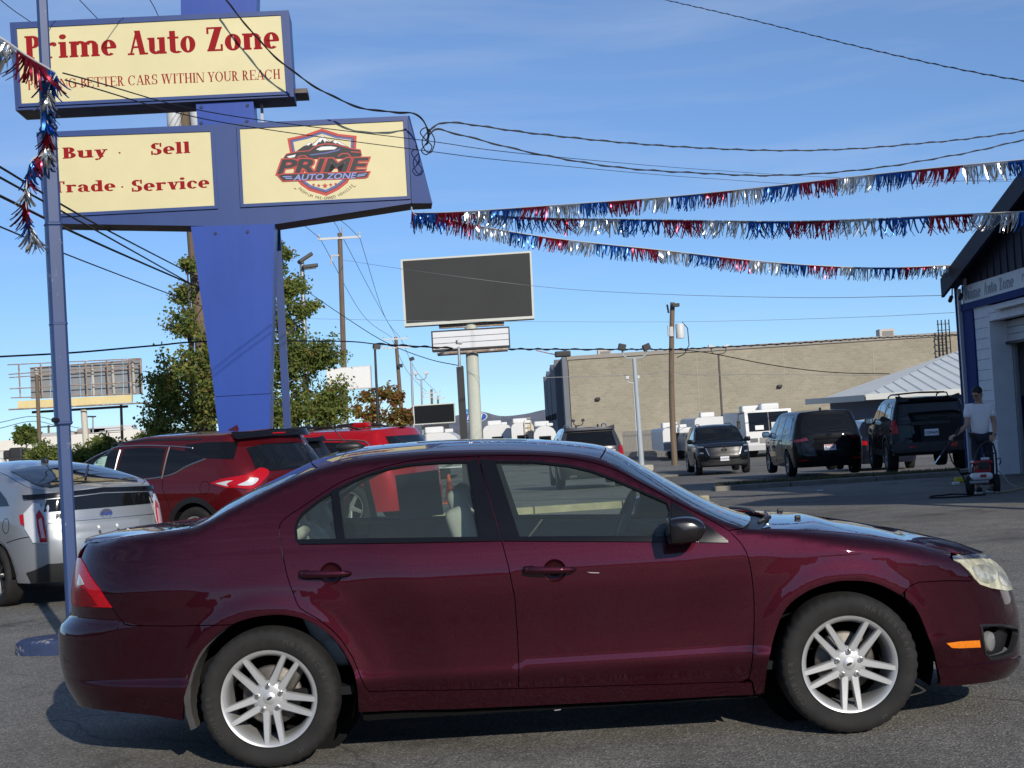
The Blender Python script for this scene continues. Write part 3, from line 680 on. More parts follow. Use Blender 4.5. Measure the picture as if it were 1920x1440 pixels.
nrm = (S.side()(fc[0]+e_, fc[1]) - S.side()(fc[0]-e_, fc[1])).cross(S.side()(fc[0], fc[1]+e_) - S.side()(fc[0], fc[1]-e_)).normalized()
for sgn in (1, -1):
    m = MB(); nn = Vector((0.75, -0.66, 0.0)).normalized(); T = Matrix.Translation(Vector((P0.x, P0.y, P0.z))) @ nn.to_track_quat('Z', 'Y').to_matrix().to_4x4()
    if sgn < 0: T = Matrix.Diagonal((1, -1, 1, 1)) @ T
    m.lathe([(0.0, 0.012), (0.03, 0.009), (0.045, 0.002), (0.05, -0.01), (0.05, -0.03)], 28, T); m.build('fog_light', M('fog_lens', (0.20, 0.20, 0.19), 0.35, coat=0.4), sed, smooth=True)
both('side_marker', patch(LL([(1774,1206),(1800,1202.5),(1836,1200.5),(1838,1213.5),(1800,1215),(1784,1214.5)]), S.side(0.004), 0.015, flange=0.008), AMBER, sed)
# tail lamp, bumper, trunk
la = S.x2a(-2.39, 0.9)
lamp = lamp_front[::-1] + [L(151,1043)] + [(la - 0.22, L(151,1043)[1] - 0.01), (la - 0.20, 0.83), (la - 0.12, L(140,1142)[1])]
lamp = [lamp_front[3], lamp_front[2], lamp_front[1], lamp_front[0], (la - 0.10, lamp_front[0][1] - 0.01), (la - 0.13, lamp_front[3][1] + 0.1), (la - 0.13, lamp_front[3][1] - 0.002)]
both('tail_light', patch(lamp, S.side(0.004), 0.02, flange=0.01), LENSR, sed)
both('lamp_panel', patch(LL([(143,1101),(160,1103),(172,1117),(184,1136),(143,1138)]), S.side(0.006), 0.02, flange=0.003), M('lamp_dark_red', (.17,.004,.008), .25, spec=.2, var=.3, vscale=80, stretch=(.2,.2,3)), sed)
both('reverse_lens', patch(LL([(143,1100),(147,1064),(161,1096),(166,1107),(150,1110)]) if False else LL([(146,1096),(150,1076),(155,1086),(159,1096),(150,1099)]), S.side(0.007), 0.02, flange=0.004), LENSW, sed)
am = S.amin + 0.001
rb = [lamp_front[3]] + seam_rb + arch_rear[i_arch::-1] + LL([(300,1344),(260,1339),(210,1334),(167,1328)]) + [(am + 0.25, 0.26), (am, 0.26), (am, 0.4), (am, 0.52), (am, 0.62), (am, lamp_front[3][1] - 0.01), (la - 0.13, lamp_front[3][1] - 0.004)]
both('rear_bumper', patch(rb, sd, PH, hb=0.03, flange=0.018, gap=0.0022), MAR, sed)
tl_ = [(la - 0.10, lamp_front[0][1] - 0.012), (la - 0.13, lamp_front[3][1] + 0.1), (la - 0.13, lamp_front[3][1] - 0.004), (am, lamp_front[3][1] - 0.01), (am, 0.95), zto(am)] + topline(am, lamp_front[0][0] + 0.005, 14)[1:]
both('trunk_panel', patch(tl_, sd, PH, hb=0.03, flange=0.012, gap=0.002), MAR, sed)
# lower crease of the rear bumper and door ledge are in the skin itself
sheet('paint_scuff', patch(LL([(1100,1072.5),(1124,1073.4),(1123,1074.8),(1108,1074.4)]), S.side(0.0012), 0.02), M('scuff_white', (.42,.38,.38), .7), sed)
sheet('paint_scuff', patch(LL([(1039,1331),(1052,1329.5),(1051,1331),(1040,1332.5)]), S.side(0.0012), 0.02), M('scuff_white', (.42,.38,.38), .7), sed)
# ---- top sheets
tp = S.top()
def topsheet(name, s0, s1, mat, qlim=1.0, off=0.0, h=(0.05, 0.08), fl=0.0, gap=0.0):
    f = S.top(off); n = max(4, int((s1 - s0) / 0.05))
    poly = [(lerp(s0, s1, i/n), -qlim) for i in range(n)] + [(s1, lerp(-qlim, qlim, i/16)) for i in range(16)] + [(lerp(s1, s0, i/n), qlim) for i in range(n)] + [(s0, lerp(qlim, -qlim, i/16)) for i in range(16)]
    return sheet(name, patch(poly, f, h, hb=0.09, flange=fl, gap=gap), mat, sed)
xs_ = lambda u, v, w: px(u, v, CY - w).x - CX
s_roofr = xs_(593, 877, .625); s_ws = xs_(1125, 859, .61); s_rg = xs_(347, 992, .79); s_cowl = xs_(1385, 985, .78)
topsheet('roof', s_roofr + 0.004, s_ws - 0.004, MAR, fl=0.01)
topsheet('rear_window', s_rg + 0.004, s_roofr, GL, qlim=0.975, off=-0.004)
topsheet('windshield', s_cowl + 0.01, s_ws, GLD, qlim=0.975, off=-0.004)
topsheet('deck_lid', -2.20, s_rg - 0.002, MAR, fl=0.012)
hood_end = 2.02
topsheet('hood', s_cowl + 0.10, hood_end, MAR, fl=0.012)
topsheet('cowl', s_cowl - 0.01, s_cowl + 0.115, BLK, off=-0.025, qlim=0.99)
m = MB(); wp_ = [S.top(0.012)(s_cowl + 0.07 + 0.03 * k / 8, lerp(-0.85, -0.1, k / 8)) for k in range(9)]
m.tube(wp_, 0.008, 6); m.tube([wp_[0], wp_[0] + Vector((0.02, 0, 0.012)), S.top(0.03)(s_cowl + 0.11, -0.72)], 0.011, 6); m.build('wiper', BLK, sed)
m = MB(); wp_ = [S.top(0.012)(s_cowl + 0.05 + 0.03 * k / 8, lerp(-0.05, 0.7, k / 8)) for k in range(9)]; m.tube(wp_, 0.008, 6); m.build('wiper', BLK, sed)
for q_ in (-0.42, 0.30):
    m = MB(); p_ = S.top(0.0)(s_cowl + 0.24, q_); m.rbox((p_.x, p_.y, p_.z + 0.008), (0.03, 0.02, 0.02), 0.006); m.build('washer_nozzle', BLK, sed)
m = MB(); p_ = S.top(0.0)(s_roofr + 0.17, 0.0); m.sphere((p_.x, p_.y, p_.z + 0.012), (0.075, 0.026, 0.028), 14, 8); m.tube([(p_.x - 0.02, p_.y, p_.z + 0.03), (p_.x - 0.11, p_.y, p_.z + 0.155)], 0.0035, 6); m.build('roof_antenna', BLK, sed, smooth=True)
# ---- mirrors, handles
def mirrorh(sgn):
    m = MB(); c = L(1279, 990); w0 = S.W(S.a2x(*c), c[1]); x0, z0 = c[0] + 0.006, c[1] + 0.004
    prof = [(-0.088, -0.058), (-0.092, 0.0), (-0.088, 0.046), (-0.07, 0.058), (0.0, 0.060), (0.05, 0.046), (0.085, 0.012), (0.07, -0.030), (0.045, -0.055), (-0.01, -0.062), (-0.07, -0.064)]
    prof = curve(prof, True, 3); rows = [(0.02, 0.55), (0.03, 0.80), (0.06, 0.95), (0.12, 1.0), (0.17, 0.99), (0.205, 0.94), (0.225, 0.82), (0.234, 0.55), (0.236, 0.02)]
    vs = []; fs = []; n = len(prof)
    for d, k in rows:
        for a, b in prof: vs.append((x0 + (a * k + (1 - k) * (-0.02)) , sgn * (w0 + 0.0 + d), z0 + b * k))
    for i in range(len(rows)-1):
        for k in range(n): fs.append((i*n+k, i*n+(k+1)%n, (i+1)*n+(k+1)%n, (i+1)*n+k))
    m.add(vs, fs); m.tube([(x0 - 0.01, sgn * (w0 - 0.01), z0 - 0.055), (x0 - 0.01, sgn * (w0 + 0.06), z0 - 0.045)], [0.03, 0.022], 8)
    o = m.build('wing_mirror', M('mirror_black', (0.009, 0.007, 0.008), 0.22, coat=0.5), sed, smooth=True, angle=60)
    g = MB(); g.box((x0 - 0.087, sgn * (w0 + 0.115), z0), (0.006, 0.10, 0.06)); g.build('mirror_glass', CHROME, o)
mirrorh(-1); mirrorh(1)
def handle(u0, v0, u1, v1, uc, vc, door, sgn):
    a = L(u0, v0); b = L(u1, v1); c = L(uc, vc); f = S.side(0.0)
    m = MB(); n = 14; rows = []
    def pt(t, o): 
        return f(lerp(a[0], b[0], t), lerp(a[1], b[1], t)) + Vector((0, -o, 0))
    vs = []; fs = []; K = 10
    for i in range(n + 1):
        t = i / n; o = 0.008 + 0.034 * sin(pi * min(1, max(0, t))) ** 0.45; hh = 0.020 - 0.006 * t
        if t > 0.9: hh *= sqrt(max(0.05, 1 - ((t - 0.9) / 0.1) ** 2))
        if t < 0.06: hh *= 0.75 + 4 * t
        p = pt(t, o)
        for k in range(K):
            an = 2 * pi * k / K; vs.append((p.x, sgn * -1 * (p.y - cos(an) * 0.011) * 1.0 if sgn > 0 else p.y - cos(an) * 0.011, p.z + sin(an) * hh))
    for i in range(n):
        for k in range(K): fs.append((i*K+k, i*K+(k+1)%K, (i+1)*K+(k+1)%K, (i+1)*K+k))
    fs.append(tuple(range(K))); fs.append(tuple(n*K+k for k in range(K)))
    m.add(vs, fs); h = m.build('handle', MAR, door, smooth=True)
    # dished cup behind the grip
    m = MB(); p = f(*c); r = 0.054; 
    T = Matrix.Translation((p.x, p.y - 0.002 if sgn < 0 else -p.y + 0.002, p.z)) @ Matrix.Diagonal((1.0, 1 if sgn < 0 else -1, 1, 1))
    m.lathe([(0.0, 0.028), (r * 0.5, 0.024), (r * 0.8, 0.014), (r * 0.95, 0.003), (r, -0.0005)], 32, T, axis='Y'); m.build('handle_cup', M('cup_maroon', (0.05, 0.004, 0.010), 0.3, 0.5, 0.6), door, smooth=True)
    m = MB(); q_ = f(lerp(a[0], b[0], 0.03), a[1]); m.rbox((q_.x + 0.022, (q_.y - 0.022) * (1 if sgn < 0 else -1), q_.z), (0.055, 0.03, 0.036), 0.012); m.build('lock_cover', MAR, door, smooth=True)
for o, sgn in ((RDO[0], -1), (RDO[1], 1)): handle(561, 1076, 660, 1074, 621, 1076, o, sgn)
for o, sgn in ((FDO[0], -1), (FDO[1], 1)): handle(981, 1068, 1081, 1067, 1040, 1070, o, sgn)
# ---- wheels, wells, underbody
LET = [('MASTERCRAFT', radians(70), 0.2765), ('COURSER', radians(215), 0.2765), ('M', radians(300), 0.276)]
for sx in (-1, 1):
    for sy in (-1, 1):
        wheel(sed, (sx * 1.356, sy * (0.905 - 0.1075), 0.326), sy, letters=LET if sy < 0 else None, rot=radians(4 if sx < 0 else 0))
WELL = M('wheel_liner', (0.012, 0.012, 0.012), 1.0, spec=0.0); WELLR = M('dusty_liner', (0.055, 0.052, 0.05), 0.95, var=0.25, vscale=12)
for sx in (-1, 1):
    for sy in (-1, 1):
        m = MB(); vs = []; fs = []; n = 20
        for i in range(n + 1):
            a = lerp(-0.35, pi + 0.35, i / n); r = 0.400
            for y in (0.86, 0.5): vs.append((sx * 1.356 + r * cos(a), sy * y, 0.335 + r * sin(a) * 0.99))
        for i in range(n): fs.append((2*i, 2*i+1, 2*i+3, 2*i+2))
        m.add(vs, fs); b_ = MB(); m.lathe([(0.0, 0), (0.42, 0)], 24, Matrix.Translation((sx * 1.356, sy * 0.5, 0.34)), axis='Y')
        m.build('wheel_well', WELL, sed, smooth=True)
m = MB()                                                # splash guard behind the rear wheel
vs = []; fs = []
for i in range(9):
    a = lerp(radians(200), radians(118), i / 8); r0, r1 = 0.372, 0.395
    for r, y in ((0.400, 0.868), (0.372, 0.862), (0.372, 0.66)): vs.append((-1.356 + r * cos(a), -y, 0.335 + r * sin(a)))
for i in range(8):
    for k in range(2): fs.append((3*i+k, 3*i+k+1, 3*i+k+4, 3*i+k+3))
m.add(vs, fs); m.build('splash_guard', WELLR, sed, smooth=True)
m = MB(); m.box((0, 0, 0.245), (1.86, 1.62, 0.12)); m.box((-2.02, 0, 0.36), (0.5, 1.0, 0.12)); m.box((1.95, 0, 0.30), (0.35, 1.0, 0.1)); m.tube([(-2.2, 0.5, 0.27), (-1.9, 0.5, 0.27), (-1.6, 0.3, 0.27)], 0.03, 8)
m.box((-1.356, 0, 0.33), (0.12, 1.3, 0.1)); m.box((1.356, 0, 0.33), (0.12, 1.3, 0.1)); m.build('underbody', DARK, sed)
# inner sill, door cards, floor and the cabin
CARD = M('door_card', (0.24, 0.25, 0.24), 0.8, var=0.1); LIGHTG = M('seat_leather', (0.50, 0.48, 0.43), 0.55, var=0.1, vscale=5); DASH = M('dash_grey', (0.06, 0.062, 0.065), 0.7)
cz = lambda a: 0.985 - 0.045 * a
for sy in (-1, 1):
    vs = [(-0.80, sy*0.80, 0.3), (0.82, sy*0.80, 0.3), (0.86, sy*0.80, 0.78), (1.05, sy*0.80, 0.82), (1.05, sy*0.80, 0.90), (0.9, sy*0.82, 0.925), (-0.1, sy*0.82, 0.985), (-1.0, sy*0.82, 1.03), (-1.05, sy*0.8, 0.82), (-0.86, sy*0.8, 0.78)]
    m = MB(); m.add(vs, [tuple(range(9))]); m.build('door_card', CARD, sed)
m = MB(); m.box((-0.1, 0, 0.33), (2.4, 1.6, 0.04)); m.box((-1.62, 0, 0.95), (0.62, 1.45, 0.06)); m.box((-1.30, 0, 0.75), (0.05, 0.94, 0.4)); m.box((1.02, 0, 0.6), (0.05, 0.94, 0.6)); m.build('cabin_floor', M('carpet_dark', (0.02, 0.02, 0.021), 1.0, spec=0.0), sed)
def seat(x, y):
    m = MB(); m.rbox((x, y, 0.52), (0.52, 0.50, 0.16), 0.05); R_ = Matrix.Rotation(radians(-17), 4, 'Y')
    m.rbox((x - 0.30, y, 0.82), (0.13, 0.46, 0.60), 0.055, R_); m.build('front_seat', M('seat_dark', (0.11, 0.115, 0.115), 0.7), sed, smooth=True)
    m = MB(); m.rbox((x - 0.395, y, 1.135), (0.09, 0.26, 0.20), 0.042, R_)
    for d in (-0.06, 0.06): m.tube([(x - 0.36, y + d, 1.0), (x - 0.385, y + d, 1.08)], 0.008, 6)
    m.build('headrest', LIGHTG, sed, smooth=True)
    m = MB(); 
    for d in (-1, 1): m.rbox((x - 0.335, y + d * 0.205, 0.90), (0.13, 0.09, 0.52), 0.04, R_)
    m.build('seat_bolster', LIGHTG, sed, smooth=True)
seat(-0.04, -0.37); seat(-0.04, 0.37)
m = MB(); m.rbox((-0.90, 0, 0.50), (0.5, 1.35, 0.16), 0.05); m.rbox((-1.20, 0, 0.80), (0.14, 1.35, 0.58), 0.05, Matrix.Rotation(radians(-22), 4, 'Y')); m.build('rear_bench', LIGHTG, sed, smooth=True)
for y in (-0.40, 0.40):
    m = MB(); m.rbox((-1.25, y*1.15, 1.10), (0.10, 0.25, 0.15), 0.045, Matrix.Rotation(radians(-22), 4, 'Y')); m.build('headrest', LIGHTG, sed, smooth=True)
m = MB(); m.rbox((0.98, 0, 0.84), (0.45, 1.45, 0.20), 0.06); m.rbox((0.80, 0.38, 0.925), (0.26, 0.42, 0.07), 0.03); m.rbox((1.12, 0, 0.90), (0.4, 1.42, 0.05), 0.02); m.build('dashboard', DASH, sed, smooth=True)
m = MB(); R = 0.185; T = Matrix.Translation((0.42, 0.37, 0.955)) @ Matrix.Rotation(radians(-66), 4, 'Y')
m.add(*(lambda: ([((R + 0.016*cos(b)) * cos(a), (R + 0.016*cos(b)) * sin(a), 0.016*sin(b)) for a in [2*pi*i/36 for i in range(36)] for b in [2*pi*j/8 for j in range(8)]], [(i*8+j, ((i+1)%36)*8+j, ((i+1)%36)*8+(j+1)%8, i*8+(j+1)%8) for i in range(36) for j in range(8)]))(), T)
m.box((0, 0, -0.01), (0.30, 0.05, 0.02), None) if False else m.add([tuple(T @ Vector(p)) for p in ((-0.06,-0.19,0),(0.06,-0.19,0),(0.06,0.19,0),(-0.06,0.19,0))], [(0,1,2,3)])
m.tube([(0.42, 0.37, 0.955), (0.80, 0.37, 0.86)], 0.035, 8); m.build('steering_wheel', M('seat_dark', (0.11, 0.115, 0.115), 0.7), sed, smooth=True)
m = MB(); m.box((-0.71, 0.75, 1.165), (0.25, 0.004, 0.26), Matrix.Rotation(radians(-4), 4, 'Y')); m.build('window_sticker', M('sticker_grey', (0.22, 0.27, 0.31), 0.6), sed)
m = MB(); m.box((0.36, 0, 1.30), (0.03, 0.2, 0.06)); m.build('rear_view_mirror', BLK, sed)
# ================================================================== hand-cut serif lettering
def _ell(cx, cy, rx, ry, st, th, a0, a1, n=14):
    o = [(cx + rx*cos(radians(lerp(a0, a1, i/n))), cy + ry*sin(radians(lerp(a0, a1, i/n)))) for i in range(n+1)]
    i_ = [(cx + max(rx-st, .01)*cos(radians(lerp(a0, a1, i/n))), cy + max(ry-th, .01)*sin(radians(lerp(a0, a1, i/n)))) for i in range(n+1)]
    return [(o[k], o[k+1], i_[k+1], i_[k]) for k in range(n)]
def _r(x0, y0, x1, y1): return [((x0, y0), (x1, y0), (x1, y1), (x0, y1))]
def _d(x0, y0, x1, y1, w): return [((x0, y0), (x0+w, y0), (x1+w, y1), (x1, y1))]
def glyph(ch, s=0.20, t=0.07, xh=0.68):
    """polygons (cap height 1) and advance width; s thick stroke, t thin stroke"""
    e = 0.055
    if ch == ' ': return [], 0.34
    if ch == '·': return _ell(0.1, 0.33, 0.07, 0.10, 0.069, 0.099, 0, 360), 0.24
    if ch == '-': return _r(0.03, 0.3, 0.3, 0.3+t*1.4), 0.36
    if ch == 'P': return _r(e,0,e+s,1)+_r(0,0,2*e+s,t)+_r(0,1-t,e+s,1)+_ell(e+s,0.73,0.30,0.27,s,t,-90,90), e+s+0.36
    if ch == 'B': return _r(e,0,e+s,1)+_r(0,0,e+s,t)+_r(0,1-t,e+s,1)+_ell(e+s,0.75,0.27,0.25,s,t,-90,90)+_ell(e+s,0.27,0.32,0.27,s,t,-90,90), e+s+0.38
    if ch == 'R': return _r(e,0,e+s,1)+_r(0,0,2*e+s,t)+_r(0,1-t,e+s,1)+_ell(e+s,0.74,0.28,0.26,s,t,-90,90)+_d(e+s+0.22,0,e+s+0.02,0.52,s)+_r(e+s+.2,0,e+s+0.48,t), e+s+0.50
    if ch == 'E': return _r(e,0,e+s,1)+_r(0,0,0.6,t)+_r(0,1-t,0.58,1)+_r(e+s,0.5-t/2,0.44,0.5+t/2)+_r(0.6-t,0,0.6,0.26)+_r(0.58-t,0.76,0.58,1)+_r(0.44-t*.6,0.38,0.44,0.62), 0.66
    if ch == 'T': return _r(0.34-s/2,0,0.34+s/2,1)+_r(0.34-s/2-e,0,0.34+s/2+e,t)+_r(0.02,1-t,0.66,1)+_r(0.02,0.74,0.02+t,1)+_r(0.66-t,0.74,0.66,1), 0.72
    if ch == 'I': return _r(e,0,e+s,1)+_r(0,0,2*e+s,t)+_r(0,1-t,2*e+s,1), 2*e+s+0.06
    if ch == 'U': return _r(e,0.3,e+s,1)+_r(0,1-t,2*e+s,1)+_r(0.6-t,0.3,0.6,1)+_r(0.52-t,1-t,0.68,1)+_ell(e/2+0.3,0.3,0.30-e/2,0.31,s*.8,t*1.2,180,360), 0.74
    if ch == 'N': return _r(e,0,e+t,1)+_r(0,0,2*e+t,t)+_r(0.62,0,0.62+t,1)+_r(0.56,1-t,0.74,1)+_r(0,1-t,e+s,1)+_d(0.62+t-s,0,e,1,s), 0.80
    if ch in 'GCOQ':
        w = 0.36; P = _ell(w,0.5,w,0.51,s,t,40,320) if ch in 'GC' else _ell(w,0.5,w,0.51,s,t,0,360,24)
        if ch == 'G': P = P + _r(0.72-s,0.08,0.72,0.45)+_r(0.42,0.40,0.80,0.40+t)+_r(0.64-t*.5,0.68,0.64+t*.5,1.0)
        if ch == 'C': P = P + _r(0.62,0.66,0.62+t,1.0)
        return P, 0.80
    if ch == 'A': return _d(0.03,0,0.31,1,t*1.1)+_d(0.66-s,0,0.36-s*.5,1,s)+_r(0.14,0.28,0.52,0.28+t)+_r(-.04,0,0.22,t)+_r(0.42,0,0.76,t), 0.76
    if ch == 'S' or ch == 's':
        k = 1 if ch == 'S' else xh
        return [tuple((a*k, b*k) for a, b in q) for q in _ell(0.28,0.74,0.25,0.27,s,t,35,270)+_ell(0.28,0.26,0.27,0.27,s,t,-145,90)+_r(0.46,0.66,0.46+t,1.0)+_r(0.02,0.0,0.02+t,0.34)], 0.62*k
    if ch == 'W': return _d(0.22,0,0.06,1,s)+_d(0.22,0,0.44,1,t)+_d(0.62,0,0.42,1,s)+_d(0.62,0,0.90,1,t)+_r(0,1-t,0.32,1)+_r(0.36,1-t,0.66,1)+_r(0.80,1-t,1.04,1), 1.08
    if ch == 'H': return _r(e,0,e+s,1)+_r(0,0,2*e+s,t)+_r(0,1-t,2*e+s,1)+_r(0.46,0,0.46+s,1)+_r(0.46-e,0,0.46+s+e,t)+_r(0.46-e,1-t,0.46+s+e,1)+_r(e+s,.5-t/2,.46,.5+t/2), 0.46+s+e+0.07
    if ch == 'Y': return _r(0.32-s/2,0,0.32+s/2,0.46)+_r(0.2,0,0.44,t)+_d(0.32-s/2,0.42,0.06,1,s)+_d(0.34,0.42,0.56,1,t)+_r(0,1-t,0.3,1)+_r(0.44,1-t,0.7,1), 0.70
    if ch == 'Z': return _r(0.02,0,0.60,t)+_r(0.02,1-t,0.60,1)+_d(0.02,0,0.60-s*1.15,1,s*1.15)+_r(0.02,0.72,0.02+t,1)+_r(0.60-t,0,0.60,0.28), 0.68
    if ch == 'r': return _r(e,0,e+s,xh)+_r(0,0,2*e+s+.02,t)+_r(0,xh-t,e+s,xh)+_ell(e+s+0.12,xh-0.16,0.17,0.17,t*1.6,t,70,170)+_ell(e+s+0.17,xh-0.09,0.085,0.09,0.084,0.089,0,360), e+s+0.32
    if ch == 'i': return _r(e,0,e+s,xh)+_r(0,0,2*e+s,t)+_r(0,xh-t,e+s,xh)+_ell(e+s/2,0.90,s*.58,0.11,s*.57,0.109,0,360), 2*e+s+0.06
    if ch == 'l': return _r(e,0,e+s,1.0)+_r(0,0,2*e+s,t)+_r(0,1-t,e+s,1), 2*e+s+0.06
    if ch in 'mn':
        g = 0.17; P = _r(e,0,e+s,xh)+_r(0,0,2*e+s-.01,t)+_r(0,xh-t,e+s,xh); x = e+s
        for k in range(2 if ch == 'm' else 1):
            P += _ell(x+g/2+.04,xh-0.20,g/2+s*.75,0.21,s*.9,t*1.4,15,165)+_r(x+g,0,x+g+s,xh-0.16)+_r(x+g-e+.01,0,x+g+s+e-.01,t); x += g+s
        return P, x+e+0.05
    if ch == 'u': return _r(e,0.2,e+s,xh)+_r(0,xh-t,e+s,xh)+_r(e+s+0.17,0,e+2*s+0.17,xh)+_r(e+s+.17,0,2*e+2*s+.17,t)+_r(e+s+0.10,xh-t,e+s+.2,xh)+_ell(e+s/2+0.16,0.2,0.16+s/2,0.21,s*.9,t*1.4,180,330), 2*e+2*s+0.22
    if ch == 'e': return _ell(0.29,xh/2,0.29,xh/2+.01,s,t,0,310,20)+_r(0.10,xh/2-t*.5,0.565,xh/2+t*.5), 0.63
    if ch == 'c': return _ell(0.29,xh/2,0.29,xh/2+.01,s,t,40,315)+_ell(0.46,xh*.72,.07,.08,.069,.079,0,360), 0.58
    if ch == 'o': return _ell(0.30,xh/2,0.30,xh/2+.01,s,t,0,360,24), 0.65
    if ch == 'a': return _ell(0.21,0.20,0.21,0.21,s*.9,t,60,300)+_r(0.30,0.05,0.30+s,xh-0.16)+_ell(0.25,xh-0.2,0.25,0.2,s*.95,t,0,160)+_r(0.30+s*.5,0,0.30+s+0.10,t)+_ell(0.1,xh-.17,.075,.08,.074,.079,0,360), 0.30+s+0.14
    if ch == 'd': return _ell(0.25,xh/2,0.25,xh/2+.01,s*.95,t,40,320)+_r(0.36,0,0.36+s,1)+_r(0.26,1-t,0.36+s,1)+_r(0.36,0,0.36+s+e,t), 0.36+s+e+.05
    if ch == 't': return _r(e+.03,0.14,e+.03+s,0.92)+_r(0,xh-t,e+s+0.16,xh)+_ell(e+.03+s+0.04,0.15,0.04+s,0.16,s,t,180,320), e+s+0.22
    if ch in 'vy':
        P = _d(0.20,0,0.05,xh,s)+_d(0.24,0,0.46,xh,t)+_r(0,xh-t,0.30,xh)+_r(0.36,xh-t,0.60,xh)
        if ch == 'y': P += _d(0.13,-0.22,0.26,0.05,t*1.2)+_ell(0.10,-0.19,.08,.08,.079,.079,0,360)
        return P, 0.60
    return [], 0.4
def serif(mb, txt, to3, x0, x1, y0, y1, s=0.20, t=0.07, slope=0.0):
    """write txt between x0 and x1, baseline y0, cap line y1; to3(x, y, lift) -> world"""
    adv = 0; P = []
    for ch in txt:
        g, w = glyph(ch, s, t); P += [[(a + adv, b) for a, b in q] for q in g]; adv += w
    k = (x1 - x0) / (adv - 0.06)
    for i, q in enumerate(P):
        mb.add([to3(x0 + a * k, y0 + b * (y1 - y0) + slope * a * k, 0.0004 * (i % 9)) for a, b in q], [tuple(range(len(q)))])

# ================================================================== the pylon sign
BLUE = M('blue_paint', (0.026, 0.058, 0.20), 0.38, var=0.10, vscale=1.6, dirt_or_haze=((0.30, 0.34, 0.46), 2.2, 0.72), stretch=(1, 1, 0.35))
BLUE2 = M('pillar_blue', (0.020, 0.064, 0.33), 0.34, var=0.10, vscale=1.1, dirt_or_haze=((0.30, 0.34, 0.50), 3.0, 0.76), stretch=(1, 1, 0.3), bump=0.25, bscale=1.4)
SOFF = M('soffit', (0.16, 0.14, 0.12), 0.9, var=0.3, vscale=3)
CREAM = M('cream_panel', (0.70, 0.62, 0.34), 0.4, var=0.05, vscale=1.0, dirt_or_haze=((0.74, 0.70, 0.50), 0.9, 0.66))
REDL = M('red_letter', (0.30, 0.010, 0.014), 0.7, spec=0.15, var=0.06, vscale=4)
SD = 26.0; SROT = radians(4.5)
_p0 = px(430, 600, SD); SIGN0 = Vector((_p0.x, SD, 0))
sg = thing('pylon_sign', 'tall blue pylon sign with two cream panels reading Prime Auto Zone', 'sign', (SIGN0.x, SIGN0.y, 0), SROT)
_d_ = Vector((cos(SROT), sin(SROT), 0)); _n_ = Vector((-sin(SROT), cos(SROT), 0))
def sp(u, v, back=0.0):
    """pixel -> local (x, z) on the sign's front plane (pushed back by 'back')"""
    a = px(u, v, 1.0); o = Vector((0, 0, CAMH)); r = a - o; P0 = SIGN0 + _n_ * back
    t = (P0 - o).dot(_n_) / r.dot(_n_); P = o + r * t; return ((P - P0).dot(_d_), P.z)
def slab(poly, y0, y1, mb, bot=None):
    """polygon in local x-z pushed from y0 (front) to y1"""
    n = len(poly)
    if area2(poly) < 0: poly = poly[::-1]
    vs = [(p[0], y0, p[1]) for p in poly] + [(p[0], y1, p[1]) for p in poly]
    mb.add(vs, [tuple(range(n)), tuple(range(2*n-1, n-1, -1))])
    for i in range(n):
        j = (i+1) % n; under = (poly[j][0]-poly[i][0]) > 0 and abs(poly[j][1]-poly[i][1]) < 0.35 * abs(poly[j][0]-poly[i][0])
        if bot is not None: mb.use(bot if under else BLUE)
        mb.add([vs[i], vs[j], vs[n+j], vs[n+i]], [(0, 1, 2, 3)])
        if bot is not None: mb.use(BLUE)
tl = [sp(*p) for p in ((18,42),(541,19),(551,181),(29,207))]
m = MB(); m.use(BLUE); slab(tl, 0.0, 0.80, m, SOFF); m.build('upper_cabinet', BLUE, sg)
lw = [sp(*p) for p in ((68,248),(764,217),(771,381),(512,421),(430,432),(400,424),(84,419))]
m = MB(); m.use(BLUE); slab(lw, 0.0, 0.80, m, SOFF); m.build('lower_cabinet', BLUE, sg)
# tapering end of the lower cabinet, bent a little backwards
a_, b_, c_, d_ = sp(764.5,217), sp(768,216), sp(811,379), sp(772,381)
m = MB(); vs = [(a_[0], 0.003, a_[1]), (b_[0], 0.05, b_[1]), (c_[0], 0.12, c_[1]), (d_[0], 0.003, d_[1]), (a_[0], 0.79, a_[1]), (b_[0], 0.79, b_[1]), (c_[0], 0.79, c_[1]), (d_[0], 0.79, d_[1])]
m.use(BLUE).add(vs, [(0,3,2,1),(4,5,6,7),(0,1,5,4),(1,2,6,5)]); m.use(SOFF).add(vs, [(2,3,7,6)]); m.build('cabinet_end', BLUE, sg)
def frame_panel(name, pix, lab=None):
    q = [sp(*p) for p in pix]; m = MB()
    # raised trim round the face, the face itself set back between the trims
    o = q if area2(q) > 0 else q[::-1]
    big = inset_poly(o, -0.055); n = 4
    vs = [(p[0], -0.035, p[1]) for p in big] + [(p[0], -0.035, p[1]) for p in o] + [(p[0], -0.002, p[1]) for p in big] + [(p[0], -0.002, p[1]) for p in o]
    for i in range(n):
        j = (i+1) % n; m.add([vs[i], vs[j], vs[n+j], vs[n+i]], [(0,1,2,3)]); m.add([vs[i], vs[j], vs[2*n+j], vs[2*n+i]], [(0,3,2,1)]); m.add([vs[n+i], vs[n+j], vs[3*n+j], vs[3*n+i]], [(0,1,2,3)])
    f = m.build('panel_frame', BLUE, sg)
    m = MB(); m.add([(p[0], -0.012, p[1]) for p in o], [(0,1,2,3)]); return m.build(name, CREAM, sg)
fp1 = frame_panel('sign_face', ((32,54),(527,29),(537,172),(41,195)))
fp2 = frame_panel('sign_face', ((77,258),(395,247),(403,386),(88,402)))
fp3 = frame_panel('sign_face', ((450,242),(756,227),(764,368),(457,383)))
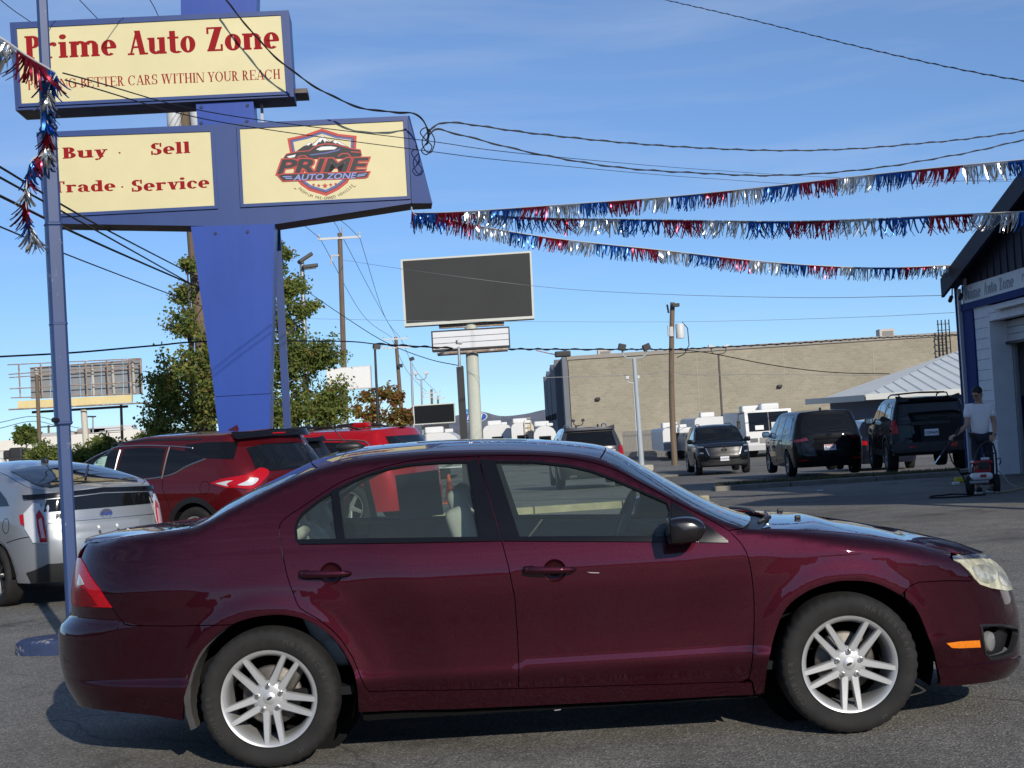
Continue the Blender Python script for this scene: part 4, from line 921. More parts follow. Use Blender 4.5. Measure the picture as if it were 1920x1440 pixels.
def words(name, txt, p00, p11, cap, s, t, par, mat):
    """serif word from the pixel at its lower left to the pixel at its lower right, cap height in pixels"""
    a = sp(*p00); b = sp(*p11); h = cap / 2800 * SD; sl_ = (b[1]-a[1])/(b[0]-a[0]); m = MB()
    serif(m, txt, lambda x, y, l: (x, -0.0135 - l, y), a[0], b[0], a[1], a[1]+h, s, t, sl_); return m.build(name, mat, par)
words('lettering', 'Prime', (48,112), (219,104), 44, 0.23, 0.08, fp1, REDL)
words('lettering', 'Auto', (242,104), (367,98), 46, 0.23, 0.08, fp1, REDL)
words('lettering', 'Zone', (388,97), (524,91), 46, 0.23, 0.08, fp1, REDL)
x = [(53,169,144,165,'PUTTING'),(152,164.5,234,161,'BETTER'),(241,160.5,296,158,'CARS'),(303,157.5,384,154.5,'WITHIN'),(390,154,448,151.5,'YOUR'),(455,151,526,148,'REACH')]
for u0, v0, u1, v1, w in x: words('lettering', w, (u0, v0), (u1, v1), 18.5, 0.13, 0.05, fp1, REDL)
for u0, v0, u1, v1, w, c in [(118,298,200,294,'Buy',21),(283,291,357,287,'Sell',22),(98,362,217,358,'Trade',21),(247,360,393,352,'Service',22)]:
    words('lettering', w, (u0, v0), (u1, v1), c, 0.22, 0.09, fp2, REDL)
words('lettering', '·', (222,292), (227,292), 16, 0.2, 0.08, fp2, REDL); words('lettering', '·', (227,356), (232,356), 16, 0.2, 0.08, fp2, REDL)
# pillar
def prism_xz(top, bot, y0, y1, mat, name, z0=None):
    pass
pt = [sp(334,0),sp(480,0)]; P_up = [sp(336,-110), sp(482,-110), sp(480,24), sp(338,30)]
m = MB(); slab(P_up, 0.08, 0.72, m); m.build('pillar_top', BLUE2, sg)
m = MB(); slab([sp(366,192), sp(474,187), sp(478,236), sp(370,242)], 0.08, 0.72, m); m.build('pillar_neck', BLUE2, sg)
pl_top = [sp(358,425), sp(515,420)]; pb = [sp(412,808), sp(505,808)]
zz = 0.0; fac = (zz - pb[0][1]) / (pl_top[0][1] - pb[0][1])
b0 = pb[0][0] + (pl_top[0][0]-pb[0][0]) * fac; b1 = pb[1][0] + (pl_top[1][0]-pb[1][0]) * fac
seamz = sp(440, 742)[1]; fs_ = (seamz - pb[0][1]) / (pl_top[0][1] - pb[0][1]); s0 = pb[0][0] + (pl_top[0][0]-pb[0][0])*fs_; s1 = pb[1][0] + (pl_top[1][0]-pb[1][0])*fs_
m = MB(); slab([pl_top[0], pl_top[1], (s1, seamz+0.006), (s0, seamz+0.006)], -0.012, 0.70, m); m.build('pillar', BLUE2, sg)
m = MB(); slab([(s0-.01, seamz-0.004), (s1+.01, seamz-0.004), (b1, -0.3), (b0, -0.3)], -0.028, 0.71, m); m.build('pillar_base', BLUE2, sg)
for u, v in ((404,438),(464,435),(376,199),(463,196),(376,229),(462,226)):
    q = sp(u, v); m = MB(); m.lathe([(0.0, 0.0), (0.026, 0.0), (0.03, 0.02)], 10, Matrix.Translation((q[0], -0.03 if v > 400 else 0.06, q[1])), axis='Y'); m.build('bolt', M('dark_blue', (0.015, 0.02, 0.07), 0.6), sg)
q0 = sp(519, 500, 0.95); m = MB(); m.bbox((q0[0]-0.03, 0.86, -0.3), (q0[0]+0.10, 1.02, sp(519,405,0.9)[1])); m.build('rear_post', BLUE, sg)
q0 = sp(488, 200, 0.4); m = MB(); m.bbox((q0[0], 0.4, sp(488,232,.4)[1]), (q0[0]+0.05, 0.45, sp(488,190,.4)[1])); m.build('conduit', M('grey_metal', (0.35, 0.35, 0.36), 0.5, 0.6), sg)
q0 = sp(566, 170, 0.6); m = MB(); m.bbox((q0[0]-0.15, 0.55, q0[1]-0.05), (q0[0]+0.10, 1.2, q0[1]+0.03)); m.build('bracket', SOFF, sg)
# shield logo, layers a millimetre or two apart
def lz(X, Y): return sp(420 + X/4, 180 + Y/4)
LB = M('logo_black', (0.014, 0.013, 0.016), 0.5); LR = M('logo_red', (0.50, 0.045, 0.035), 0.5); LN = M('logo_navy', (0.10, 0.12, 0.34), 0.5); LW = M('logo_white', (0.78, 0.78, 0.74), 0.5)
def lay(name, polys, mat, lift, par=None):
    m = MB()
    for i, p in enumerate(polys):
        q = [lz(*a) for a in p]; m.add([(a[0], -0.0125 - lift * 0.001, a[1]) for a in (q if area2(q) > 0 else q[::-1])], [tuple(range(len(q)))])
    return m.build(name, mat, par or fp3)
sh = [(735,245),(860,285),(995,300),(990,420),(970,560),(930,650),(860,705),(768,750),(640,712),(575,668),(540,620),(505,480),(475,320),(610,290)]
cen = (742, 480)
sc_ = lambda P, k: [(cen[0] + (x-cen[0])*k, cen[1] + (y-cen[1])*(k*0.5+0.5*k)) for x, y in P]
lay('logo_shield', [sh], LR, 1); lay('logo_shield', [sc_(sh, 0.915)], LB, 2); lay('logo_shield', [sc_(sh, 0.895)], LN, 3); lay('logo_shield', [sc_(sh, 0.83)], CREAM, 4)
lay('logo_mountain', [[(530,425),(600,375),(640,345),(665,360),(740,292),(795,345),(830,328),(880,350),(945,390),(900,430)]], LB, 5)
lay('logo_snow', [[(600,378),(640,347),(655,356),(632,375),(625,368)], [(660,372),(740,294),(790,345),(765,338),(757,352),(740,325),(722,350),(712,344),(690,372)], [(815,345),(832,330),(878,352),(925,380),(868,364),(850,352),(838,358)]], LW, 6)
car = [(450,462),(470,440),(540,424),(640,415),(690,380),(760,364),(840,368),(900,385),(960,400),(1020,408),(1030,445),(1000,470),(460,475)]
lay('logo_car', [[(446,466),(466,434),(540,417),(636,409),(688,372),(760,356),(842,360),(905,378),(960,393),(1026,402),(1036,448),(1000,474),(455,478)]], LR, 7); lay('logo_car', [car], LB, 8)
lay('logo_car_window', [[(690,402),(730,382),(800,378),(850,386),(830,402),(720,410)]], LW, 9); lay('logo_car_line', [[(640,440),(760,425),(850,405),(880,390),(860,412),(770,434),(650,448)]], LN, 9)
lay('logo_car_line', [[(470,455),(540,440),(530,460),(490,466)]], LW, 9)
lay('logo_car_line', [[(850,455),(880,430),(930,428),(955,455),(945,455),(925,437),(885,438),(860,456)], [(950,415),(1020,420),(1018,428),(955,424)], [(545,465),(570,447),(610,445),(635,465),(625,466),(605,452),(575,453),(555,467)]], LR, 9)
def italic(txt, box, mats, shear=0.28, grow=(9, 0), par=None, name='lettering', lift=10, bold=0.02):
    v, f = text_mesh(txt, 1.0, 0, 1.0, bold=bold); x0 = min(p[0] for p in v); x1 = max(p[0] for p in v); y0 = min(p[1] for p in v); y1 = max(p[1] for p in v)
    (bx0, by0, bx1, by1, sl_, st_) = box
    for k, (mat, g) in enumerate(mats):
        m = MB(); P = []
        if g: 
            v2, f2 = text_mesh(txt, 1.0, 0, 1.0, bold=bold + g)
        else: v2, f2 = v, f
        for a, b in v2:
            tx = (a - x0) / (x1 - x0); ty = (b - y0) / (y1 - y0)
            X = lerp(bx0, bx1, tx) + shear * (ty - 0.5) * (by0 - by1); Y = lerp(by0, by1, ty) + sl_ * (tx - 0.5)
            q = lz(X, Y); P.append((q[0], -0.0125 - (lift + k) * 0.001, q[1]))
        m.add(P, f2); m.build(name, mat, par or fp3)
italic('PRIME', (420, 582, 1070, 470, -14, 0), [(LR, 0.055), (LB, 0.0)], 0.35, bold=0.03)
lay('logo_banner', [[(398,598),(432,582),(1103,565),(1082,612),(1060,620),(440,645)]], LR, 12); lay('logo_banner', [[(410,600),(436,590),(1088,573),(1072,606),(1056,612),(444,636)]], LB, 13)
italic('AUTO ZONE', (526, 628, 990, 583, -16, 0), [(M('logo_lavender', (0.25, 0.30, 0.62), 0.5), 0.0)], 0.30, lift=14, bold=0.02)
lay('logo_stripe', [[(436,604),(505,602),(514,607),(450,611)], [(455,616),(505,614),(520,622),(470,624)], [(1005,590),(1075,580),(1068,587),(1002,597)], [(1000,600),(1062,592),(1055,600),(996,607)]], M('logo_lavender', (0.25, 0.30, 0.62), 0.5), 14)
def star(cx, cy, r): return [(cx + (r if i % 2 == 0 else r*0.42)*sin(pi*i/5), cy - (r if i % 2 == 0 else r*0.42)*cos(pi*i/5)) for i in range(10)]
for cx_, cy_, r_ in ((672,667,13),(711,673,15),(758,674,23),(801,667,15),(839,661,13)):
    lay('logo_star', [star(cx_, cy_, r_)], LR, 14)
arc = 'PREMIUM PRE-OWNED VEHICLES'
m = MB(); c0 = (752, 480); R_ = 288
for i, ch in enumerate(arc):
    if ch == ' ': continue
    a = radians(lerp(131, 42, i / (len(arc)-1))); v, f = text_mesh(ch, 30, 0, 0.9, bold=0.0)
    X = c0[0] + R_*cos(a)*0.98; Y = c0[1] + R_*sin(a); r = a - pi/2
    P = [lz(X + p[0]*cos(r) + p[1]*sin(r), Y + p[0]*sin(r) - p[1]*cos(r)) for p in v]; m.add([(q[0], -0.0165, q[1]) for q in P], f)
m.build('lettering', LB, fp3)
lay('logo_stripe', [[(526,690),(544,698),(543,703),(525,695)], [(972,682),(988,674),(989,678),(974,687)]], LB, 4)

# ================================================================== blue pole in front, with its plinth
PD = 11.6
bp = px(139, 1196, PD); bl = thing('blue_pole', 'slim patched blue pole on a round plinth beside the silver hatchback', 'pole', (bp.x, PD, 0))
PB = M('pole_blue', (0.032, 0.065, 0.18), 0.45, var=0.12, vscale=4, dirt_or_haze=((0.32, 0.34, 0.36), 9, 0.62), stretch=(1, 1, 0.6))
z1 = px(127, 795, PD).z; z2 = px(116, 420, PD).z; z3 = px(110, 240, PD).z; z4 = px(104, 132, PD).z; z5 = px(96, -260, PD).z
def octo(r, z0, z1, name):
    m = MB(); m.rbox((0, 0, (z0+z1)/2), (2*r*0.94, 2*r, z1-z0), r*0.3, radians(24), 1); return m.build(name, PB, bl)
octo(0.052, 0.0, z1+0.05, 'lower_tube'); octo(0.066, z1, z2, 'sleeve'); octo(0.061, z2-0.02, z3, 'sleeve'); octo(0.056, z3-0.02, z4, 'sleeve'); octo(0.042, z4-.02, z5, 'upper_tube')
for zc in (px(121, 607, PD).z, z2, z3, z1 + 0.01):
    m = MB(); m.rbox((0, 0, zc), (0.132, 0.14, 0.05), 0.02, radians(24), 1); m.build('collar', PB, bl)
m = MB(); m.tube([(-0.02, -0.07, z1+0.03), (-0.04, -0.12, z1+0.035)], 0.02, 8); m.build('bolt', BLK, bl)
m = MB(); m.lathe([(0.0, 0.12), (0.34, 0.12), (0.42, 0.11), (0.45, 0.09), (0.455, -0.05)], 28, Matrix.Diagonal((1, 0.5, 1, 1))); 
m.build('plinth', M('plinth_paint', (0.028, 0.048, 0.12), 0.8, var=0.25, vscale=6, dirt_or_haze=((0.40, 0.38, 0.33), 6, 0.555)), bl)
# ================================================================== tinsel pennant strings
FR = {'red': M('foil_red', (0.23, 0.012, 0.028), 0.22, 0.75), 'silver': M('foil_silver', (0.46, 0.46, 0.45), 0.20, 0.85), 'blue': M('foil_blue', (0.012, 0.07, 0.27), 0.22, 0.75), 'gold': M('foil_gold', (0.65, 0.38, 0.05), 0.25, 0.8)}
def streamer(label, pix, drop, seg, wind=0.25, group='tinsel pennant strings', seed=1, cols=('blue', 'red', 'silver'), dens=0.013, wild=0.35, fat=1.0):
    """pix: (u, v, depth) along the cord; coloured lengths of cut foil hang from it"""
    rnd = random.Random(seed); P = [px(u, v, d) for u, v, d in pix]; base = P[0].copy(); base.z = 0
    fine = []
    for i in range(len(P)-1):
        p0 = P[max(i-1, 0)]; p3 = P[min(i+2, len(P)-1)]; a, b = P[i], P[i+1]
        for k in range(24):
            t = k/24; fine.append(0.5*((2*a)+(-p0+b)*t+(2*p0-5*a+4*b-p3)*t*t+(-p0+3*a-3*b+p3)*t**3))
    fine.append(P[-1]); L_ = [0]
    for i in range(1, len(fine)): L_.append(L_[-1] + (fine[i]-fine[i-1]).length)
    def at(s):
        lo = 0
        import bisect
        i = min(max(bisect.bisect_left(L_, s), 1), len(fine)-1); t = (s - L_[i-1]) / max(1e-9, L_[i]-L_[i-1]); return fine[i-1].lerp(fine[i], max(0, min(1, t))), (fine[i]-fine[i-1]).normalized()
    root = thing('pennant_string', label, 'pennants', P[0], 0, group); o = P[0]
    m = MB(); m.tube([p - o for p in fine[::4]] + [fine[-1] - o], 0.007, 5); m.build('cord', M('cord_white', (0.6, 0.6, 0.58), 0.6), root)
    s = 0.0; k = 0
    while s < L_[-1] - 0.05:
        e = min(s + seg * rnd.uniform(0.85, 1.1), L_[-1]); m = MB(); c = cols[k % len(cols)]; k += 1
        # header tape
        n = max(2, int((e - s) / 0.08)); vs = []; fs = []
        for i in range(n + 1):
            p, t = at(lerp(s, e, i/n)); w = 0.02*rnd.uniform(-1, 1); vs += [p - o, p - o + Vector((w*.3, w, -0.035))]
        for i in range(n): fs.append((2*i, 2*i+2, 2*i+3, 2*i+1))
        m.add(vs, fs); x = s
        gust = rnd.uniform(-0.4, 0.9); 
        while x < e - 0.01:
            p, t = at(x); p = p - o; ln = drop * rnd.uniform(0.62, 1.1); wd = rnd.uniform(0.014, 0.032) * fat; lean = wind * (gust + rnd.uniform(-wild, wild) * 2); yaw = rnd.uniform(-0.8, 0.8); out = rnd.uniform(-0.4, 0.4)
            if rnd.random() < 0.06: x += rnd.uniform(0.0, 0.07)
            wv = Vector((cos(yaw)*t.x, sin(yaw) + t.y*cos(yaw), 0)).normalized() * wd * 0.5
            base_ = p + Vector((0, 0, -0.02)); vs = []; fs = []; K = 4
            curl = rnd.uniform(-0.5, 0.5)
            for i in range(K + 1):
                f = i / K; c_ = base_ + Vector((-lean*ln*f*(0.5+0.5*f), out*ln*f*f*0.6 + curl*0.05*sin(f*pi), -ln*f*(1-0.18*abs(lean)*f)))
                tw = wv * (1 - 0.35*f); tw = Matrix.Rotation(curl*f*1.6, 3, 'Z') @ tw
                vs += [c_ - tw, c_ + tw]
            for i in range(K): fs.append((2*i, 2*i+1, 2*i+3, 2*i+2))
            m.add(vs, fs); x += dens * rnd.uniform(0.75, 1.3)
        f_ = m.build('fringe', FR[c], root, smooth=True, angle=180); f_['kind'] = 'stuff'; s = e
    return root
streamer('topmost tinsel string climbing to the upper right edge', [(772,399,26),(860,397,25.4),(1050,384,24.2),(1240,370,23),(1420,352,21.8),(1620,329,20.6),(1800,310,19.6),(1930,298,19),(2010,289,18.6),(2200,271,18.1),(2420,254,17.8)], 0.23, 0.62, 0.35, seed=3)
streamer('middle tinsel string that crosses in front of the gable', [(772,400,26.1),(840,400,25.8),(900,401,25.3),(1000,408,24.6),(1240,412,23.2),(1460,415,22),(1640,410,21),(1800,402,20.2),(1930,396,19.6),(2010,391,19.4),(2290,372,19.5)], 0.25, 0.72, 0.6, seed=5, wild=0.45)
streamer('lowest tinsel string ending at the eave of the workshop', [(774,402,26.1),(840,412,26.4),(900,424,26.8),(1000,441,27.4),(1100,454,28),(1260,471,28.9),(1400,487,29.8),(1520,497,30.5),(1650,502,31.0),(1785,497,31.4)], 0.25, 0.70, 0.35, seed=8)
streamer('ragged tinsel string from the left edge to the blue pole', [(-60,40,11.0),(0,70,11.1),(50,104,11.25),(104,136,11.45)], 0.21, 0.13, 0.8, seed=11, cols=('red','blue','silver','red','red','blue','gold'), dens=0.011, wild=0.5, fat=1.1)
streamer('torn tinsel tail dangling down beside the blue pole', [(106,138,11.45),(93,165,11.42),(86,205,11.42),(91,245,11.42),(84,285,11.42),(60,300,11.42),(52,330,11.42),(48,370,11.42),(50,400,11.42),(58,425,11.42),(68,440,11.42)], 0.15, 0.11, 0.35, seed=12, cols=('blue','silver','blue','blue','red','silver','red','blue','red','silver','red'), dens=0.0032, wild=1.0, fat=1.1)
streamer('short tinsel knot under the right corner of the pylon sign', [(772,388,25.9),(774,398,25.9),(782,404,25.95),(790,402,26)], 0.30, 0.12, 0.15, seed=14, cols=('red','blue','silver'), dens=0.012, wild=0.3)
# ================================================================== poles, lamps, hoardings
WOOD = M('pole_wood', (0.17, 0.125, 0.085), 0.9, var=0.3, vscale=3, stretch=(6, 6, 0.3), bump=0.3, bscale=20)
GALV = M('galvanised', (0.42, 0.44, 0.46), 0.5, 0.5, var=0.1, vscale=3); DKM = M('dark_metal', (0.025, 0.025, 0.027), 0.5); WHM = M('white_metal', (0.62, 0.63, 0.62), 0.5, var=0.06, vscale=2)
RUST = M('rusty_steel', (0.36, 0.27, 0.21), 0.8, var=0.35, vscale=2.5, dirt_or_haze=((0.55, 0.53, 0.50), 3, 0.55)); INSU = M('insulator', (0.55, 0.53, 0.50), 0.3)
LAMPG = M('lamp_glass', (0.55, 0.55, 0.52), 0.3)
def pole(name, label, cat, D, base, top, r0, r1, mat, group=None, bow=0.0):
    """upright shaft between two traced pixels at depth D, sunk to the ground"""
    t = px(top[0], top[1], D); b = px(base[0], base[1], D); g = zg(b.x, D)
    k = (t.z - g) / (t.z - b.z); bx = t.x + (b.x - t.x) * k
    root = thing(name, label, cat, (bx, D, g), 0, group); H = t.z - g; dx = t.x - bx
    m = MB(); m.tube([(dx*i/6 + bow*sin(pi*i/6), 0, H*i/6 - (0.3 if i == 0 else 0)) for i in range(7)], [lerp(r0, r1, i/6) for i in range(7)], 12); m.build('shaft', mat, root, smooth=True, angle=60)
    return root, dx, H
def rel(root, u, v, D): p = px(u, v, D); return (p.x - root.location.x, p.y - root.location.y, p.z - root.location.z)
def crossarm(root, c, L_, rot, n=3, mat=None, up=0.0):
    m = MB(); m.box((c[0], c[1]-0.16, c[2]), (L_, 0.10, 0.13), rot); a = m.build('crossarm', mat or WHM, root)
    for k in range(n):
        t = lerp(-0.47, 0.47, k/(n-1)) if n > 1 else 0
        mm = MB(); mm.lathe([(0.0, 0.22), (0.05, 0.2), (0.06, 0.12), (0.035, 0.08), (0.03, 0.0)], 8, Matrix.Translation((c[0] + t*L_*cos(rot), c[1]-0.16 + t*L_*sin(rot), c[2]+0.065))); mm.build('insulator', INSU, a)
def shoebox(root, p, rot, tilt=0.25, sz=(0.62, 0.36, 0.12), mat=None, name='lamp_head'):
    m = MB(); R_ = Matrix.Rotation(rot, 4, 'Z') @ Matrix.Rotation(tilt, 4, 'Y'); m.rbox(p, sz, 0.03, R_); h = m.build(name, mat or DKM, root)
    g = MB(); q = Vector(p) + (R_ @ Vector((0, 0, -sz[2]/2 - 0.006))); g.box(q, (sz[0]*0.85, sz[1]*0.8, 0.01), R_); g.build('lens', LAMPG, h)
# wooden pole with two transformers behind the sign
pr_, dx, H = pole('utility_pole', 'thick wooden utility pole with transformers standing behind the pylon sign', 'utility pole', 41, (391,800), (343,190), 0.23, 0.16, WOOD, 'wooden utility poles')
for u in (328, 372):
    q = rel(pr_, u, 222, 41); m = MB(); m.lathe([(0.0, 0.45), (0.17, 0.43), (0.20, 0.38), (0.20, -0.32), (0.17, -0.36), (0, -0.36)], 20, Matrix.Translation((q[0], -0.1, q[2]))); t = m.build('transformer', WHM, pr_, smooth=True)
    mm = MB(); mm.tube([(q[0]-0.08, -0.1, q[2]+0.4), (q[0]-0.08, -0.1, q[2]+0.62)], 0.035, 8); mm.build('bushing', INSU, t)
q = rel(pr_, 345, 212, 41); crossarm(pr_, (q[0], -0.1, q[2]+0.9), 2.4, 0.1, 3, WOOD)
# tall pole with the white cross arm
pr2, dx, H = pole('utility_pole', 'tall wooden utility pole with a white crossarm beside the LED billboard', 'utility pole', 85, (649,815), (637,437), 0.18, 0.13, WOOD, 'wooden utility poles')
q = rel(pr2, 637, 447, 85); crossarm(pr2, q, 2.45, 0.0, 2); m = MB(); m.tube([(q[0]+.15,0,q[2]),(q[0]+.17,0,q[2]+0.65)],0.04,6); m.build('pole_top_pin', GALV, pr2)
q = rel(pr2, 630, 480, 85); m = MB(); m.box((q[0]-0.05, -0.2, q[2]), (0.5, 0.1, 0.1)); m.tube([(q[0]-.2, -.2, q[2]), (q[0]-.3,-.2,q[2]-.5)], 0.06, 6); m.build('cutout', INSU, pr2)
pr3, dx, H = pole('utility_pole', 'wooden utility pole with a short crossarm beyond the black lamp post', 'utility pole', 130, (756,815), (742,632), 0.2, 0.15, WOOD, 'wooden utility poles')
q = rel(pr3, 742, 636, 130); crossarm(pr3, q, 2.2, 0.0, 3); q = rel(pr3, 743, 652, 130); crossarm(pr3, q, 2.6, 0.0, 3); q = rel(pr3, 751, 686, 130); m = MB(); m.box((q[0], -.3, q[2]), (0.4, 0.4, 0.3)); m.build('street_lamp_head', DKM, pr3)
pr4, dx, H = pole('utility_pole', 'far thin utility pole seen above the small dark billboard', 'utility pole', 190, (812,815), (809,730), 0.18, 0.15, WOOD, 'wooden utility poles')
for v in (737, 745): q = rel(pr4, 810, v, 190); crossarm(pr4, q, 2.2, 0.0, 3)
pr5, dx, H = pole('utility_pole', 'farthest tiny utility pole over the trailers', 'utility pole', 240, (823,815), (821,742), 0.18, 0.15, WOOD, 'wooden utility poles'); q = rel(pr5, 821, 748, 240); crossarm(pr5, q, 2.2, 0.0, 3)
# crooked pole with a transformer, right
pr6, dx, H = pole('utility_pole', 'weathered utility pole with one grey transformer in front of the block building', 'utility pole', 70, (1265,866), (1261,567), 0.15, 0.11, WOOD, 'wooden utility poles', bow=-0.10)
q = rel(pr6, 1275, 621, 70); m = MB(); m.lathe([(0.0, 0.36), (0.18, 0.35), (0.21, 0.30), (0.21, -0.33), (0.0, -0.35)], 20, Matrix.Translation((q[0], -0.05, q[2]))); m.build('transformer', WHM, pr6, smooth=True)
m = MB(); m.box((q[0]-0.42, -0.1, q[2]), (0.16, 0.25, 0.45)); m.box((q[0]-0.55, -0.1, q[2]+0.05), (0.06, 0.25, 0.5)); m.build('transformer_bracket', GALV, pr6)
q = rel(pr6, 1262, 573, 70); m = MB(); m.box((q[0]+0.10, -0.2, q[2]), (0.32, 0.5, 0.14)); m.tube([(q[0]-.3,-.2,q[2]+.05),(q[0]-.25,-.2,q[2]-.35)],0.05,6); m.build('cutout', DKM, pr6)
q = rel(pr6, 1283, 640, 70); m = MB(); m.tube([(q[0]-.05,-.1,q[2]+.9),(q[0]+.18,-.1,q[2]+.6),(q[0]+.2,-.1,q[2]-.2),(q[0]-.05,-.1,q[2]-.6),(q[0]-.4,-.1,q[2]-.75)],0.025,6); m.build('drip_cable', DKM, pr6)
# lamps
lp, dx, H = pole('street_lamp', 'grey street lamp with two stepped heads right of the pylon pillar', 'street lamp', 47, (577,800), (566,490), 0.10, 0.07, GALV)
for u, v, r in ((572,484,0.5),(580,500,0.2)): q = rel(lp, u, v, 47); shoebox(lp, q, 0.3, -0.55 if v < 490 else -0.1, (0.5, 0.4, 0.12), DKM)
lp, dx, H = pole('lamp_post', 'thin black lamp post with one drooping head over the red cars', 'lamp post', 52, (710,812), (703,655), 0.06, 0.04, DKM); q = rel(lp, 706, 650, 52); shoebox(lp, q, 0.2, 0.1, (0.26, 0.26, 0.16))
lp, dx, H = pole('lamp_post', 'thin grey lamp post with one small head left of the small billboard', 'lamp post', 90, (776,812), (771,678), 0.09, 0.06, GALV); q = rel(lp, 772, 673, 90); shoebox(lp, q, 0.0, -0.3, (0.3, 0.3, 0.2))
def twin(name, label, D, base, arms, topv, heads, mat, r=0.08, cup=True, group='twin headed lamp posts', hs=(0.45, 0.4, 0.16), hm=None):
    root, dx, H = pole(name, label, 'lamp post', D, base, (base[2], topv), r, r*0.7, mat, group)
    c = rel(root, base[2], topv, D); m = MB()
    for (u, v) in heads:
        e = rel(root, u, v, D); m.tube([(c[0], 0, c[2]), (lerp(c[0], e[0], 0.6), 0, c[2]+0.02), (e[0]*0.97+c[0]*.03, 0, lerp(c[2], e[2], 0.35)), (e[0], 0, e[2])], 0.035, 6)
    m.build('yoke', mat, root)
    for i, (u, v) in enumerate(heads):
        e = rel(root, u, v, D); shoebox(root, e, 0.0, (0.25 if i == 0 else -0.35), hs, hm or DKM)
    return root
t1 = twin('lamp_post', 'stout pale lamp post with two floodlights on a stub of concrete', 60, (1203, 868, 1189), None, 672, [(1166,651),(1212,651)], M('lamp_post_paint', (0.40, 0.45, 0.48), 0.5, var=0.06, vscale=2), 0.115, hs=(0.30, 0.4, 0.26))
m = MB(); m.rbox((0, 0, 0.0), (0.85, 0.85, 0.75), 0.04); m.build('concrete_base', M('concrete_base', (0.45, 0.42, 0.35), 0.9, var=0.15, vscale=3), t1)
twin('lamp_post', 'slender brown lamp post with two pale heads against the block wall', 92, (1354, 780, 1347), None, 664, [(1333,650),(1361,649)], M('brown_metal', (0.10, 0.085, 0.07), 0.6), 0.08, hs=(0.35, 0.4, 0.18), hm=WHM)
twin('lamp_post', 'small white twin lamp half hidden behind the stout lamp post', 97, (1196, 860, 1188), None, 718, [(1176,708),(1196,707)], WHM, 0.06, hs=(0.22, 0.3, 0.2), hm=WHM)
twin('lamp_post', 'small dark twin lamp behind the roof of the grey utility', 104, (1085, 850, 1084), None, 798, [(1075,789),(1093,788)], DKM, 0.05, hs=(0.22, 0.3, 0.2))
twin('lamp_post', 'pale twin lamp on a double stem above the small billboard', 100, (793, 815, 790), None, 712, [(779,700),(799,699)], GALV, 0.08, hs=(0.28, 0.3, 0.2), hm=WHM)
# black box post with a lamp in front of the LED billboard
D = 40; root, dx, H = pole('lamp_post', 'black boxed lamp post standing before the big billboard column', 'lamp post', D, (868,830), (860,650), 0.05, 0.035, GALV)
a = rel(root, 863, 688, D); b = rel(root, 874, 900, D); m = MB(); m.box(((a[0]+b[0])/2, 0, (a[2]+0)/2), (0.19, 0.2, a[2]), Matrix.Rotation(radians(0), 4, 'Y')); m.build('post_casing', DKM, root)
q = rel(root, 861, 641, D); shoebox(root, q, 0.2, 0.15, (0.16, 0.3, 0.10), WHM)
# LED billboard
D = 56; BR = radians(2.0); c = px(893, 900, D)
bb = thing('led_billboard', 'large dark LED billboard on a pale round column with marquee below', 'billboard', (c.x, D, zg(c.x, D)), 0)
def bp_(u, v, dd=0.0): p = px(u, v, D + dd); return (p.x - bb.location.x, dd, p.z - bb.location.z)
def quadbox(pix, y0, y1, mat, name, par, fn):
    q = [fn(*p) for p in pix]; m = MB(); n = len(q)
    vs = [(p[0], y0, p[2]) for p in q] + [(p[0], y1, p[2]) for p in q]
    m.add(vs, [tuple(range(n-1,-1,-1)), tuple(range(n, 2*n))] + [(i, (i+1)%n, n+(i+1)%n, n+i) for i in range(n)]); return m.build(name, mat, par)
FRM = M('pale_frame', (0.62, 0.63, 0.56), 0.6, var=0.05, vscale=1); SCR = M('led_screen', (0.045, 0.046, 0.046), 0.75, spec=0.3, var=0.08, vscale=0.6)
f_ = quadbox([(752,488),(996,472),(1002,598),(759,613)], -0.25, 0.5, FRM, 'billboard_frame', bb, bp_)
quadbox([(756,491),(993,475.5),(998,593),(763,607)], -0.262, -0.2, SCR, 'screen', f_, bp_)
tpz = bp_(881, 605); m = MB(); m.tube([(bp_(893,860)[0], 0.12, -0.3), (bp_(882,600)[0], 0.12, bp_(882,600)[2])], [0.25, 0.235], 24); m.build('column', M('column_paint', (0.58, 0.60, 0.50), 0.6, var=0.04, vscale=1.5), bb, smooth=True, angle=60)
mq = quadbox([(809,622),(955,613),(957,651),(811,660)], -0.32, 0.45, DKM, 'marquee', bb, bp_)
quadbox([(812,624.5),(953,616),(954.5,648),(813.5,656.5)], -0.335, -0.3, M('marquee_white', (0.72, 0.73, 0.74), 0.5, var=0.04, vscale=1), 'marquee_face', mq, bp_)
for v0, v1 in ((635,626),(646,637)):
    a = bp_(812, v0); b = bp_(954, v1); m = MB(); m.tube([(a[0], -0.345, a[2]), (b[0], -0.345, b[2])], 0.012, 4); m.build('letter_rail', GALV, mq)
a = bp_(820, 664); b = bp_(952, 655); m = MB(); m.tube([(a[0], -0.3, a[2]), (b[0], -0.3, b[2])], 0.05, 6); m.tube([(a[0], 0.3, a[2]-.02), (b[0], 0.3, b[2]-.02)], 0.05, 6); m.build('catwalk', RUST, bb)
a = bp_(823, 612); b = bp_(945, 604); m = MB(); m.box(((a[0]+b[0])/2, 0.12, (a[2]+b[2])/2), (b[0]-a[0], 0.25, 0.2), Matrix.Rotation(radians(0.5), 4, 'Y')); m.build('support_beam', RUST, bb)
